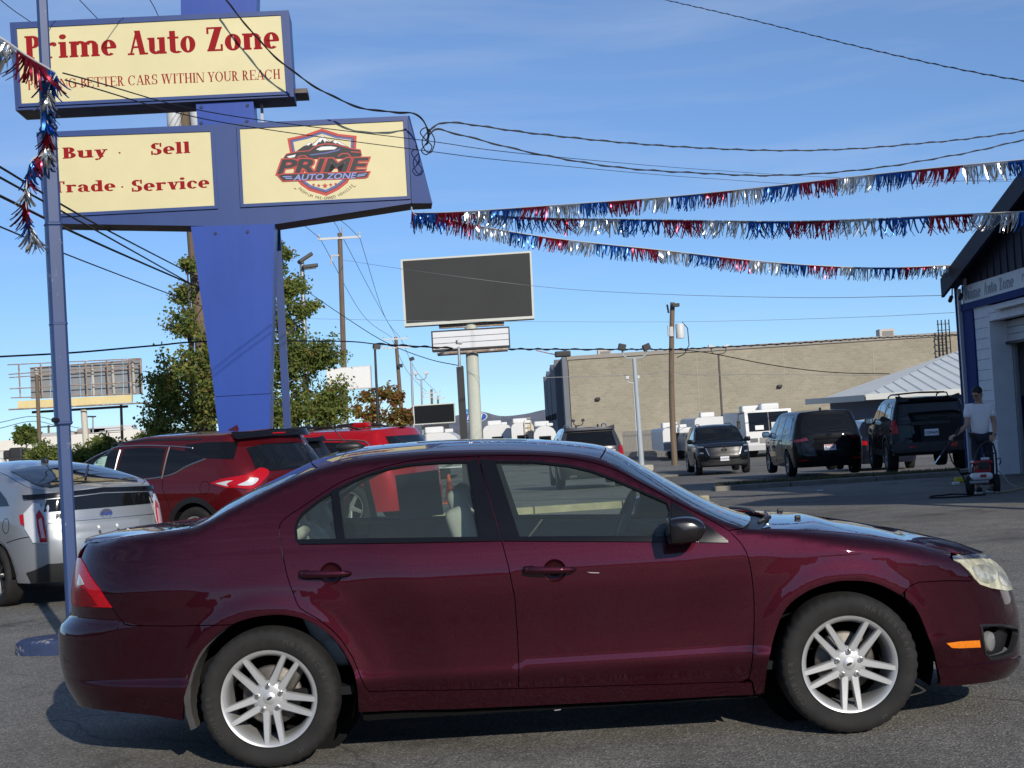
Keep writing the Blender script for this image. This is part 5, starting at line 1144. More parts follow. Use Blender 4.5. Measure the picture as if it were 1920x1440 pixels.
# blank white sign by the right-hand tree
D = 80; c = px(650, 850, D); ws = thing('blank_sign', 'blank white sign board sticking out from behind the tree', 'sign', (c.x, D, zg(c.x, D)))
fn = lambda u, v: (px(u, v, D).x - ws.location.x, 0, px(u, v, D).z - ws.location.z)
f_ = quadbox([(612,692),(695,685),(697,728),(614,733)], -0.2, 0.3, WHM, 'sign_box', ws, fn); quadbox([(613.5,694),(693.5,687),(695.5,726),(615.5,731)], -0.21, -0.19, M('blank_face', (0.80, 0.79, 0.75), 0.5, var=0.03, vscale=1), 'sign_face', f_, fn)
m = MB(); m.box((0, 0.1, 1.6), (0.3, 0.3, 3.8)); m.build('sign_post', GALV, ws)
# small billboard with a dark screen
D = 82; c = px(818, 850, D); sb = thing('small_billboard', 'small billboard with an unlit glossy screen low over the trailers', 'billboard', (c.x, D, zg(c.x, D)))
fn = lambda u, v: (px(u, v, D).x - sb.location.x, 0, px(u, v, D).z - sb.location.z)
f_ = quadbox([(775,760),(852,755),(854,792),(777,797)], -0.15, 0.3, FRM, 'billboard_frame', sb, fn); quadbox([(776.5,762),(851,757),(852.5,790.5),(778.5,795)], -0.16, -0.14, M('glossy_screen', (0.012, 0.013, 0.014), 0.2), 'screen', f_, fn)
a = fn(816, 796); m = MB(); m.box((a[0], 0.1, a[2]/2), (0.35, 0.35, a[2])); m.build('sign_post', WHM, sb); m = MB(); m.box((a[0], 0.1, a[2]-0.12), (1.5, 0.4, 0.25)); m.build('sign_foot', DKM, sb)
# blue dealership sign behind the column
D = 95; c = px(876, 850, D); fs = thing('oval_sign', 'blue oval dealership sign partly hidden by the billboard column', 'sign', (c.x, D, zg(c.x, D)))
fn = lambda u, v: (px(u, v, D).x - fs.location.x, 0, px(u, v, D).z - fs.location.z); SB = M('sign_blue', (0.02, 0.09, 0.36), 0.4)
quadbox([(866,768),(879,767),(879,775),(866,776)], -0.1, 0.1, M('sign_cyan', (0.05, 0.28, 0.62), 0.4), 'top_board', fs, fn)
a = fn(889, 782); m = MB(); m.lathe([(0.0, -0.12), (0.83, -0.12), (0.85, 0.12), (0, 0.12)], 36, Matrix.Translation((a[0], 0, a[2])) @ Matrix.Diagonal((1, 1, 0.42, 1)), axis='Y'); o_ = m.build('oval_board', LW, fs)
m = MB(); m.lathe([(0.0, -0.128), (0.79, -0.128), (0.79, -0.11)], 36, Matrix.Translation((a[0], 0, a[2])) @ Matrix.Diagonal((1, 1, 0.40, 1)), axis='Y'); m.build('oval_face', SB, o_)
m = MB(); put_text(m, 'Ford', 0.5, Matrix(((1, 0, 0, a[0]), (0, 0, -1, -0.135), (0, 1, 0, a[2]), (0, 0, 0, 1))), shear=0.25, bold=0.01); m.build('lettering', LW, o_)
m = MB(); m.box((a[0]-0.15, 0.2, a[2]/2), (0.25, 0.2, a[2])); m.build('sign_post', SB, fs)
# skeleton billboard on the left
D = 95; c = px(152, 870, D); kb = thing('skeleton_billboard', 'rusty frame and bare back of an old billboard at the far left', 'billboard', (c.x, D, zg(c.x, D)))
kf = lambda u, v, d=0.0: (px(u, v, D + d).x - kb.location.x, d, px(u, v, D + d).z - kb.location.z)
GREYB = M('panel_back', (0.25, 0.26, 0.27), 0.7, var=0.15, vscale=2)
us = [56, 68, 93, 112, 131, 149, 170, 189, 210, 230, 248, 266]
for i in range(len(us)-1):
    t0 = (us[i]-56)/210; t1 = (us[i+1]-56)/210
    quadbox([(us[i]+.6, lerp(689,673,t0)),(us[i+1]-.6, lerp(689,673,t1)),(us[i+1]+1, lerp(748,739,t1)),(us[i]+2.2, lerp(748,739,t0))], 1.0, 1.06, GREYB, 'back_panel', kb, lambda u, v: kf(u, v, 1.0))
def bar(u0, v0, u1, v1, d, r, mat=RUST, name='steel_member'):
    a = kf(u0, v0, d); b = kf(u1, v1, d); m = MB(); m.tube([(a[0], d, a[2]), (b[0], d, b[2])], r, 4); m.build(name, mat, kb)
for (u0, v0, u1, v1) in ((14,684,265,672),(16,702,265,683),(17,708,262,690),(18,729,262,716),(56,690,262,674),(20,746,255,738)): bar(u0, v0, u1, v1, 0.4, 0.035)
for u, v0, v1 in ((35,683,747),(76,681,746),(103,686,746),(160,678,744),(200,676,742),(242,674,740),(263,672,741)): bar(u, v0, u+3.5, v1, 0.2, 0.055)
for u, v0, v1 in ((67,688,745),(172,681,743),(210,679,740),(248,676,738)): bar(u, v0, u+3.5, v1, 0.8, 0.09, M('pale_steel', (0.52, 0.50, 0.45), 0.7, var=0.2, vscale=2))
n = 5
quadbox([(33,752),(247,740),(247,754),(33,767)], 0.0, 0.3, M('yellow_skirt', (0.76, 0.62, 0.30), 0.7, var=0.08, vscale=1), 'skirt_board', kb, kf)
bar(16,768,282,755,-0.2,0.05); bar(60,773,240,762,0.7,0.08,DKM)
a = kf(151, 768); m = MB(); m.tube([(a[0], 0.7, a[2]), (a[0]+0.1, 0.7, -0.2)], 0.20, 16); m.build('column', M('column_cream', (0.62, 0.58, 0.48), 0.7), kb, smooth=True)
pr7, dx, H = pole('utility_pole', 'plain wooden pole standing before the skeleton billboard', 'utility pole', 88, (75,850), (69,703), 0.13, 0.11, WOOD, 'wooden utility poles')
pr8, dx, H = pole('utility_pole', 'short wooden pole right of the billboard column at the far left', 'utility pole', 100, (230,850), (227,758), 0.11, 0.09, WOOD, 'wooden utility poles')
pr9, dx, H = pole('utility_pole', 'thin distant pole with a crossarm left of the blue pole', 'utility pole', 160, (92,850), (91,797), 0.13, 0.11, WOOD, 'wooden utility poles'); q = rel(pr9, 91, 800, 160); crossarm(pr9, q, 2.0, 0, 2, DKM)
lp, dx, H = pole('street_lamp', 'distant street lamp with a flat head beside the cream column', 'street lamp', 150, (175,850), (174,782), 0.12, 0.08, GALV); q = rel(lp, 172, 781, 150); shoebox(lp, q, 0, 0.05, (0.8, 0.4, 0.14))
# floodlight slung from the cable
hd = thing('hanging_floodlight', 'black floodlight hung on the cable left of the block building', 'floodlight', px(1055, 664, 62)); m = MB(); m.rbox((0, 0, 0), (0.66, 0.35, 0.24), 0.05); m.build('lamp_body', DKM, hd)
m = MB(); m.tube([(-0.3, 0, 0), (-0.55, 0, 0.06), (-1.1, 0, 0.22)], 0.02, 5); m.build('lead', M('orange_lead', (0.35, 0.12, 0.06), 0.6), hd); m = MB(); m.tube([(0.1, 0, 0.1), (0.1, 0, 0.2)], 0.03, 5); m.build('hook', DKM, hd)

# ================================================================== cables
CAB = M('cable', (0.012, 0.012, 0.013), 0.6, spec=0.2); CABG = M('cable_grey', (0.30, 0.30, 0.29), 0.6); CABT = M('cable_twist', (0.05, 0.052, 0.055), 0.5)
def cable(label, pix, r, mat=CAB, group='overhead cables', twist=0):
    P = [px(*p) for p in pix]; o = P[0]; fine = []
    for i in range(len(P)-1):
        p0 = P[i-1] if i else 2*P[0]-P[1]; p3 = P[i+2] if i+2 < len(P) else 2*P[-1]-P[-2]; a, b = P[i], P[i+1]
        for k in range(10):
            t = k/10; fine.append(0.5*((2*a)+(-p0+b)*t+(2*p0-5*a+4*b-p3)*t*t+(-p0+3*a-3*b+p3)*t**3) - o)
    fine.append(P[-1]-o); m = MB(); m.tube(fine, r, 5)
    if twist:
        L_ = 0; q = []
        for i in range(len(fine)-1):
            seg = (fine[i+1]-fine[i]).length; n = max(1, int(seg/0.12))
            for k in range(n):
                s = L_ + seg*k/n; q.append(fine[i].lerp(fine[i+1], k/n) + Vector((0, cos(s*twist), sin(s*twist)))*r*1.5)
            L_ += seg
        m.tube(q, r*0.8, 4)
    return tag(link('overhead_cable', m_mesh(m, mat)), label, 'cable', group) if False else _cab(m, mat, o, label, group)
def _cab(m, mat, o, label, group):
    ob = m.build('overhead_cable', mat, None); ob.location = o; return tag(ob, label, 'cable', group)
cable('twisted service cable arching over the upper right sky', [(1240,-2,40),(1400,35,36),(1600,85,32),(1800,130,28),(1990,162,25),(2500,230,20)], 0.010, CABT, twist=9)
cable('thick cable swooping from the top edge down to the right tip of the sign', [(420,-5,25.5),(460,45,25.5),(520,110,25.5),(600,168,25.6),(680,203,25.6),(740,210,25.7),(775,213,25.8),(797,232,25.8),(803,262,25.8),(797,272,25.8)], 0.013, CAB, twist=8)
cable('upper twisted cable running from the sign tip to the right edge', [(800,262,26),(812,240,26),(850,230,26.5),(1000,250,28),(1200,270,30),(1400,281,32),(1550,281,33),(1700,271,34),(1930,244,36),(2500,150,42)], 0.013, CABT, twist=8)
cable('lower twisted cable sagging from the sign tip across to the right', [(803,255,26),(820,243,26),(860,252,26.3),(1000,287,27),(1160,314,28),(1320,325,29),(1450,329,30),(1600,320,30.5),(1750,298,31),(1935,258,32),(2500,110,34)], 0.012, CABT, twist=8)
cable('straight cable crossing the sign from the blue pole, upper of two', [(118,137,11.5),(420,215,18),(800,264,23.5),(1000,290,28),(1320,318,46),(1600,334,56),(1960,340,60),(2600,335,85)], 0.0065)
cable('straight cable crossing the sign from the blue pole, lower of two', [(122,150,11.5),(420,230,18),(800,283,23.5),(1000,306,28),(1320,334,46),(1600,348,56),(1960,335,60),(2600,330,85)], 0.0065)
for k, (u0, v0, u1, v1, u2, v2, Dk, r, w) in enumerate([(-5,310,180,420,372,520,28,.016,'topmost'),(-5,330,180,432,372,540,28,.016,'second'),(-5,365,180,455,375,540,30,.022,'thickest'),(-5,423,150,487,380,575,30,.013,'lowest')]):
    cable('%s of the dark cables sloping from the left edge to the pole behind the sign' % w, [(u0, v0, Dk-10), (u1, v1, Dk-3), (u2, v2, 40.8)], r)
cable('faint line in the top left corner left of the pole', [(10,-5,22),(60,42,24),(180,262,32)], 0.010) if False else None
for k, (a, b, w) in enumerate([((8,-8), (56,40), 'leftmost'), ((145,-5), (182,34), 'middle'), ((268,-5), (296,28), 'rightmost')]):
    e = (a[0] + (b[0]-a[0])*3.2, a[1] + (b[1]-a[1])*3.2)
    cable('%s of the thin lines slanting behind the top left of the sign' % w, [(a[0]-60, a[1]-60, 24), (b[0], b[1], 28), (345, 200+k*6, 41)], 0.008)
cable('black cable spanning low over the lot from the left edge to the lamp post', [(-5,669,30),(140,661,32),(290,648,34),(400,640,36),(640,640,44),(703,645,52)], 0.020)
cable('black cable spanning the yard from lamp post to block building', [(703,645,52),(860,653,56),(1055,655,62),(1160,655,64),(1262,655,70),(1350,651,74),(1500,643,80),(1640,634,88),(1800,627,100)], 0.026, twist=5)
cable('slack dark line from the tree down to the black boxed post', [(560,535,50),(640,590,48),(720,640,45),(800,672,42),(868,687,40)], 0.012)
cable('thin line dipping from the transformer pole to the metal roof', [(1262,655,70),(1330,662,70),(1450,685,70),(1560,698,72),(1668,701,74)], 0.022, CAB)
cable('pale line across the block wall above the trailers', [(1022,708,68),(1180,703,69),(1240,697,70),(1262,697,70),(1300,703,71),(1420,702,76),(1660,704,90)], 0.014, CABG)
cable('thin line from the tall pole across the LED billboard to the right', [(640,487,84),(760,505,55),(1000,536,50),(1200,550,46),(1500,558,40),(1770,554,34)], 0.0075, CABG)
cable('pale hair-thin line across the sky at marquee height', [(560,597,60),(760,601,54),(1000,603,52),(1300,603,50),(1600,595,46),(1790,586,40)], 0.006, CABG)
for k, (a, b, c_, w) in enumerate([((600,447),(680,590),(735,633),'left'), ((640,440),(700,555),(743,632),'middle'), ((675,447),(720,590),(750,633),'right')]):
    cable('%s conductor falling from the white crossarm to the next pole' % w, [(*a, 85), (*b, 108), (*c_, 129.5)], 0.016)
for k, (a, b, w) in enumerate([((560,415),(600,447),'left'), ((622,412),(640,440),'middle'), ((645,418),(675,447),'right')]):
    cable('%s conductor reaching the white crossarm from behind the sign' % w, [(a[0]-60, a[1]-38, 60), (*a, 74), (*b, 85)], 0.014)
for k, (v0, v1, w) in enumerate([(793,781,'upper'), (804,790,'lower')]):
    cable('%s line tied to the plain pole at the far left' % w, [(-5, v0, 80), (70, v1, 88), (150, v1+22, 96), (228, 802+k*8, 100)], 0.018)
for k, (a, b, w) in enumerate([((735,636),(800,735),'left'), ((752,636),(818,735),'right')]):
    cable('%s far conductor between the two most distant poles' % w, [(*a, 130), (lerp(a[0],b[0],.5)-3, lerp(a[1],b[1],.5)+12, 160), (*b, 190)], 0.02)
ck = MB(); P = [(797,232),(805,250),(800,268),(790,282),(800,290),(810,275),(798,262),(788,248),(800,240),(815,262),(808,286),(796,280),(792,262),(806,242)]
ck.tube([px(u, v, 25.75) - px(800, 262, 25.75) for u, v in curve(P, False, 5)], 0.010, 5); o = ck.build('cable_tangle', CAB, None); o.location = px(800, 262, 25.75); tag(o, 'tangled drip loops of cable at the right tip of the sign', 'cable')

# ================================================================== trees and shrubs
BARK = M('bark', (0.10, 0.085, 0.07), 0.95, var=0.3, vscale=6, bump=0.5, bscale=30); 
def leafmat(n, c): 
    m = bpy.data.materials.new(n); m.use_nodes = True; k = m.node_tree; k.nodes.clear(); o = k.nodes.new('ShaderNodeOutputMaterial'); a = k.nodes.new('ShaderNodeBsdfDiffuse'); t = k.nodes.new('ShaderNodeBsdfTranslucent'); x = k.nodes.new('ShaderNodeMixShader')
    a.inputs[0].default_value = (*c, 1); t.inputs[0].default_value = (c[0]*1.5, c[1]*1.5, c[2]*0.9, 1); x.inputs[0].default_value = 0.38; k.links.new(a.outputs[0], x.inputs[1]); k.links.new(t.outputs[0], x.inputs[2]); k.links.new(x.outputs[0], o.inputs[0]); return m
LG = [leafmat('leaf_olive', (0.22, 0.25, 0.075)), leafmat('leaf_green', (0.13, 0.185, 0.055)), leafmat('leaf_yellow', (0.36, 0.31, 0.09)), leafmat('leaf_rust', (0.26, 0.10, 0.04)), leafmat('leaf_bronze', (0.22, 0.12, 0.05))]
def tree(name, label, cat, base, H, blobs, leaf=0.085, n=9000, mix=(0.5, 0.35, 0.12, 0.03, 0.0), trunk_r=0.14, group=None, seed=1, limbs=26, hole=0.25):
    """tapered trunk, limbs into each clump, leaves spread round the limb ends; blobs: (dx, dy, z, r) clumps"""
    rnd = random.Random(seed); root = thing(name, label, cat, base, 0, group); m = MB(); twigs = []
    m.tube([(0, 0, -0.2), (0.04, 0, H*0.25), (-0.03, 0.03, H*0.5), (0.02, 0, H*0.75), (0.0, 0, H*0.97)], [trunk_r*1.15, trunk_r*0.9, trunk_r*0.65, trunk_r*0.35, 0.012], 8)
    for (bx, by, bz, br) in blobs:
        s = max(0.12*H, bz - (hypot(bx, by) * 0.9 + 0.2)); k = max(3, int(limbs * br / sum(b[3] for b in blobs)))
        r0 = trunk_r*0.35
        mid = Vector((bx*0.5, by*0.5, lerp(s, bz, 0.55))); m.tube([(0, 0, s), mid, (bx, by, bz)], [r0, r0*0.6, r0*0.3], 5)
        for j in range(k):
            d = Vector((rnd.gauss(0, 1), rnd.gauss(0, 1), rnd.gauss(0.25, 0.8))).normalized(); e = Vector((bx, by, bz)) + d * br * rnd.uniform(0.6, 1.12); st = mid.lerp(Vector((bx, by, bz)), rnd.uniform(0.2, 1.0))
            md = st.lerp(e, 0.5) + Vector((rnd.uniform(-.1, .1), rnd.uniform(-.1, .1), rnd.uniform(-.05, .15)))*br
            m.tube([st, md, e], [r0*0.4, r0*0.25, 0.004], 4); twigs.append((st, md, e, br))
    m.build('trunk', BARK, root, smooth=True)
    vs = []; fs = []; mi = []; per = max(1, n // len(twigs))
    for (st, md, e, br) in twigs:
        dens = rnd.uniform(0.4, 1.5)
        for j in range(int(per * dens)):
            t = rnd.random() ** 0.6; p = st.lerp(md, t*2) if t < 0.5 else md.lerp(e, t*2-1); p = p + Vector((rnd.gauss(0, 1), rnd.gauss(0, 1), rnd.gauss(0, 0.8))) * br * 0.15 * (0.5 + t)
            a = Vector((rnd.gauss(0, 1), rnd.gauss(0, 1), rnd.gauss(-0.4, 0.7))).normalized(); b = a.cross(Vector((rnd.gauss(0, 1), rnd.gauss(0, 1), rnd.gauss(0, 1)))).normalized(); L_ = leaf * rnd.uniform(0.6, 1.4); w = L_*0.36; i = len(vs)
            nn = a.cross(b)
            vs += [p, p + a*L_*0.5 + b*w + nn*w*0.3, p + a*L_, p + a*L_*0.5 - b*w + nn*w*0.3]; fs.append((i, i+1, i+2, i+3))
            x = rnd.random(); k = 0
            while k < 4 and x > mix[k]: x -= mix[k]; k += 1
            mi.append(k)
    me = bpy.data.meshes.new('crown'); me.from_pydata(vs, [], fs)
    for l in LG: me.materials.append(l)
    me.polygons.foreach_set('material_index', mi); me.update(); c = link('crown', me, root); return root
def pb_(u, v, r, D, base, dy=0.0): p = px(u, v, D); return (p.x - base[0], dy, p.z - base[2], r*D/2800)
D = 40.2; b = px(372, 900, D); base = (b.x, D, zg(b.x, D))
tree('tree', 'leafy autumn tree with bare top behind the left of the pylon pillar', 'tree', base, px(350, 462, D).z, [pb_(350,500,26,D,base), pb_(330,560,34,D,base,.3), pb_(352,620,42,D,base,-.3), pb_(310,700,52,D,base), pb_(372,690,50,D,base,-.5), pb_(410,640,40,D,base,.6), pb_(330,770,62,D,base,-.4), pb_(410,765,58,D,base,-.6), pb_(440,700,50,D,base,.9), pb_(285,790,40,D,base,.2), pb_(390,730,40,D,base,-.7), pb_(300,735,40,D,base,.3)], 0.10, 13500, (0.50, 0.36, 0.10, 0.03, 0.01), 0.17, 'leafy street trees', 4, 150)
D = 45; b = px(545, 900, D); base = (b.x, D, zg(b.x, D))
tree('tree', 'full olive green tree rising behind the right of the pylon pillar', 'tree', base, px(530, 445, D).z, [pb_(525,480,30,D,base), pb_(540,540,42,D,base,.3), pb_(520,600,45,D,base,.2), pb_(572,590,30,D,base,-.2), pb_(575,660,55,D,base,-.3), pb_(530,700,60,D,base,.4), pb_(612,670,38,D,base), pb_(605,740,55,D,base,.4), pb_(630,770,30,D,base), pb_(560,775,60,D,base,-.4), pb_(500,770,50,D,base,.6), pb_(620,790,40,D,base,.5)], 0.10, 27000, (0.48, 0.42, 0.08, 0.01, 0.01), 0.17, 'leafy street trees', 9, 160)
D = 90; b = px(715, 850, D); base = (b.x, D, zg(b.x, D))
tree('tree', 'rust coloured autumn tree behind the black lamp post', 'tree', base, px(725, 712, D).z, [pb_(690,745,20,D,base), pb_(725,735,20,D,base,.5), pb_(745,745,16,D,base), pb_(700,780,26,D,base,-.5), pb_(740,780,26,D,base,.5), pb_(770,785,16,D,base), pb_(672,770,14,D,base)], 0.22, 3600, (0.12, 0.05, 0.18, 0.30, 0.35), 0.16, None, 13, 70)
D = 140; b = px(50, 850, D); base = (b.x, D, zg(b.x, D))
tree('tree', 'small round distant tree above the long white building', 'tree', base, px(46, 792, D).z, [pb_(42,808,10,D,base), pb_(55,815,12,D,base), pb_(40,822,12,D,base), pb_(62,822,9,D,base)], 0.5, 1200, (0.2, 0.75, 0.05, 0, 0), 0.16, None, 15, 40)
def bush(label, D, pts, seed, n=9000, leaf=0.085):
    u = pts[0][0]; b = px(u, 900, D); base = (b.x, D, zg(b.x, D)); rnd = random.Random(seed)
    bl_ = [pb_(uu, vv, rr, D, base, rnd.uniform(-.5, .5)) for uu, vv, rr in pts]
    return tree('shrub', label, 'shrub', base, 0.9, bl_, leaf, n, (0.40, 0.52, 0.07, 0.01, 0), 0.05, 'clipped roadside shrubs', seed, 220)
bush('low green shrub left of the blue pole beyond the silver hatchback', 44, [(85,850,24),(62,852,16),(108,850,18),(70,868,24),(95,868,28),(120,862,20),(130,868,20)], 21)
bush('rounded green shrub between the blue pole and the dark red crossover', 43, [(185,838,26),(160,852,20),(205,832,20),(225,845,22),(150,862,22),(185,862,34),(215,862,26)], 22)
bush('dark green shrub low behind the red cars', 46, [(285,815,18),(300,822,22),(330,820,22),(270,825,16)], 23, 5000)
# ================================================================== buildings
def brickmat(name, c1, c2, cm, w, h, mortar=0.02, scale=1.0, bias=0.0):
    m = bpy.data.materials.new(name); m.use_nodes = True; n = m.node_tree; b = n.nodes['Principled BSDF']; b.inputs['Roughness'].default_value = 0.9; b.inputs['Specular IOR Level'].default_value = 0.2
    t = n.nodes.new('ShaderNodeTexCoord'); s = n.nodes.new('ShaderNodeSeparateXYZ'); c = n.nodes.new('ShaderNodeCombineXYZ'); n.links.new(t.outputs['Object'], s.inputs[0]); n.links.new(s.outputs[0], c.inputs[0]); n.links.new(s.outputs[2], c.inputs[1])
    k = n.nodes.new('ShaderNodeTexBrick'); k.inputs['Scale'].default_value = scale; k.inputs['Brick Width'].default_value = w; k.inputs['Row Height'].default_value = h; k.inputs['Mortar Size'].default_value = mortar; k.inputs['Mortar Smooth'].default_value = 0.2
    k.inputs['Color1'].default_value = (*c1, 1); k.inputs['Color2'].default_value = (*c2, 1); k.inputs['Mortar'].default_value = (*cm, 1); k.inputs['Bias'].default_value = bias; n.links.new(c.outputs[0], k.inputs['Vector'])
    z = n.nodes.new('ShaderNodeTexNoise'); z.inputs['Scale'].default_value = 0.25; z.inputs['Detail'].default_value = 6; n.links.new(t.outputs['Object'], z.inputs['Vector']); r = n.nodes.new('ShaderNodeMapRange'); r.inputs[1].default_value = .3; r.inputs[2].default_value = .7; r.inputs[3].default_value = .88; r.inputs[4].default_value = 1.1; n.links.new(z.outputs['Fac'], r.inputs[0])
    x = n.nodes.new('ShaderNodeMix'); x.data_type = 'RGBA'; x.blend_type = 'MULTIPLY'; x.inputs['Factor'].default_value = 1; n.links.new(k.outputs['Color'], x.inputs['A']); n.links.new(r.outputs[0], x.inputs['B']); n.links.new(x.outputs['Result'], b.inputs['Base Color'])
    bp = n.nodes.new('ShaderNodeBump'); bp.inputs['Strength'].default_value = 0.6; bp.inputs['Distance'].default_value = 0.03; n.links.new(k.outputs['Fac'], bp.inputs['Height']); bp.invert = True; n.links.new(bp.outputs[0], b.inputs['Normal']); return m
CMU = brickmat('tan_block', (0.375, 0.335, 0.255), (0.318, 0.285, 0.215), (0.41, 0.37, 0.285), 0.42, 0.21, 0.02)
D = 112.0
L0 = px(1065, 675, D); R0 = px(1830, 625.5, D); gz = zg(0, D)
bd = thing('block_building', 'long windowless tan block building across the yard', 'building', (L0.x, D, gz))
H0 = L0.z - gz; H1 = R0.z - gz; Wd = R0.x - L0.x + 6
def wallsheet(x0, x1, h0, h1, y0, y1): return [(x0,y0,-.5),(x1,y0,-.5),(x1,y0,h1),(x0,y0,h0),(x0,y1,-.5),(x1,y1,-.5),(x1,y1,h1),(x0,y1,h0)]
m = MB(); m.add(wallsheet(0, Wd, H0, H1, 0, 50), [(0,1,2,3),(1,5,6,2),(5,4,7,6),(3,2,6,7)]); m.build('block_wall', CMU, bd)
m = MB(); m.add([(-0.1,-0.12,H0),(Wd,-0.12,H1),(Wd,-0.12,H1+.28),(-0.1,-0.12,H0+.28),(-0.1,0.3,H0),(Wd,0.3,H1),(Wd,0.3,H1+.28),(-0.1,0.3,H0+.28)], [(0,1,2,3),(4,7,6,5),(3,2,6,7),(0,4,5,1),(0,3,7,4)]); m.build('coping', M('coping_metal', (0.30, 0.27, 0.23), 0.6), bd)
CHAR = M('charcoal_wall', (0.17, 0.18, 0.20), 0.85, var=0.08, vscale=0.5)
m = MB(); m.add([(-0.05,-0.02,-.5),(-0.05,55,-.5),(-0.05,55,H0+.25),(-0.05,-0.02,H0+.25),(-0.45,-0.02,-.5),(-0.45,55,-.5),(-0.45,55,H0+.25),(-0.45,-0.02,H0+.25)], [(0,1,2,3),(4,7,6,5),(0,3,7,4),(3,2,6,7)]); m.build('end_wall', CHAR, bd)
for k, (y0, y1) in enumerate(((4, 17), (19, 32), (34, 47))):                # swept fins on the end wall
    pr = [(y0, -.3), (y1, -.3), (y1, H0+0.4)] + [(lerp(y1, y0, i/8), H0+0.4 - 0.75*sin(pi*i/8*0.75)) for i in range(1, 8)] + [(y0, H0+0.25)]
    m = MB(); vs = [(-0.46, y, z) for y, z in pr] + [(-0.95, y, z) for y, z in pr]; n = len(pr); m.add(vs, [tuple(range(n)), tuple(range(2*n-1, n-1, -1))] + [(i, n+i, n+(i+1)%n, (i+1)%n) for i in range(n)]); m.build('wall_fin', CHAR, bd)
for y in (6, 13, 22, 29, 37):
    m = MB(); m.box((-1.05, y, 3.0), (0.2, 0.35, 0.5)); m.build('wall_lamp', DKM, bd)
for u, v in ((1121,748),(1462,724)):
    p = px(u, v, D-.1); m = MB(); m.rbox((p.x-L0.x, -0.14, p.z-gz), (0.34, 0.28, 0.22), 0.04); m.build('wall_lamp', DKM, bd)
for u in (1308, 1471, 1640):                                               # movement joints
    p = px(u, 700, D); m = MB(); m.bbox((p.x-L0.x-.025, -.012, 0), (p.x-L0.x+.025, .0, H0+0.1)); m.build('movement_joint', M('joint_tan', (0.42, 0.37, 0.28), 0.9), bd)
for u, v, w, h in ((1133,666,1.0,0.75),(1660,628,1.1,0.8)):
    p = px(u, v, D+8); r_ = thing('rooftop_unit', 'boxy %s air unit on the roof of the block building' % ('left hand' if u < 1200 else 'right hand'), 'air conditioner', (p.x, D+8, p.z-h/2), 0, 'rooftop air units'); m = MB(); m.rbox((0, 0, 0.3), (w*1.1, 1.2, h*1.4), 0.04); m.build('casing', M('unit_grey', (0.52, 0.47, 0.44), 0.6), r_); g = MB(); g.box((0.05, -0.61, 0.32), (w*0.8, 0.02, h*0.9)); g.build('grille', M('grille_grey', (0.22, 0.21, 0.2), 0.6), r_)
    m = MB(); m.box((0, 0, -0.7), (0.9, 0.9, 1.4)); m.build('curb', M('unit_grey', (0.52, 0.47, 0.44), 0.6), r_)
q = [px(u, 650, D-0.6).x for u in (1762, 1783)]; zt_ = px(1772, 600, D).z; zb_ = px(1772, 668, D).z; lc = thing('ladder_cage', 'caged steel ladder rising over the right end of the block wall', 'ladder', ((q[0]+q[1])/2, D-0.5, zb_)); hw = (q[1]-q[0])/2; hh = zt_-zb_
m = MB()
for x in (-hw, -hw*.35, hw*.35, hw): m.tube([(x, 0, 0), (x, 0, hh)], 0.045, 4); 
m.build('cage_bar', DKM, lc)
for k in range(6):
    m = MB(); z = hh*(k+.3)/6; m.box((0, 0.1, z), (2*hw, 0.05, 0.05)); m.box((-hw, 0.0, z), (0.05, 0.5, 0.05)); m.build('cage_hoop', DKM, lc)
# slatted fence before the block building
D = 92.0; a = px(1168, 830, D); b = px(1246, 822, D); gz = zg(0, D); fe = thing('slat_fence', 'grey vertical slat fence behind the stout lamp post', 'fence', (a.x, D, gz)); FG = M('fence_grey', (0.20, 0.195, 0.185), 0.8, var=0.12, vscale=1.0)
n = 30; w = (b.x - a.x) / n; slat_me = None
for k in range(n):
    if slat_me is None:
        m = MB(); m.box((0, 0, 0.85), (w*0.72, 0.03, 1.7 + 0.0)); o = m.build('slat', FG, fe); slat_me = o.data
    else: o = link('slat', slat_me, fe)
    o.location = (w*(k+.5), 0, random.uniform(-.02, .02))
m = MB(); m.box((w*n/2, 0.05, 0.4), (w*n, 0.06, 0.08)); m.build('rail', FG, fe); m = MB(); m.box((w*n/2, 0.05, 1.4), (w*n, 0.06, 0.08)); m.build('rail', FG, fe)
# low building with a standing seam hip roof
GRN = M('roof_metal', (0.70, 0.74, 0.74), 0.45, 0.0, var=0.04, vscale=0.5); SEAMM = M('roof_seam', (0.30, 0.34, 0.34), 0.5, 0.2)
D = 74.0; c0 = px(1624, 741, D); c1 = px(1870, 722, D); e1 = px(1510, 758, 79); hpx = px(1800, 656, 86); gz = zg(0, D)
mr = thing('metal_roof_building', 'low blue building under a pale standing seam metal roof', 'building', (c0.x, D, gz))
rl = lambda p: (p.x - c0.x, p.y - D, p.z - gz)
A, B, C_, Hh = rl(c0), rl(c1), rl(e1), rl(hpx); A = (A[0], A[1], A[2]); Cz = (C_[0], C_[1], C_[2]); 
ridge2 = (Hh[0] + 14, Hh[1] + 1, Hh[2] + 0.1); Bz = (B[0]+12, 0.0, A[2])
m = MB(); m.add([A, Bz, ridge2, Hh], [(0,1,2,3)]); fr = m.build('roof', GRN, mr)
m = MB(); m.add([Cz, A, Hh], [(0,1,2)]); m.build('roof_hip', M('hip_lit_tone', (0.80, 0.80, 0.73), 0.6, var=.03, vscale=.5), mr)  # paler base colour stands in for the bright light on this slope
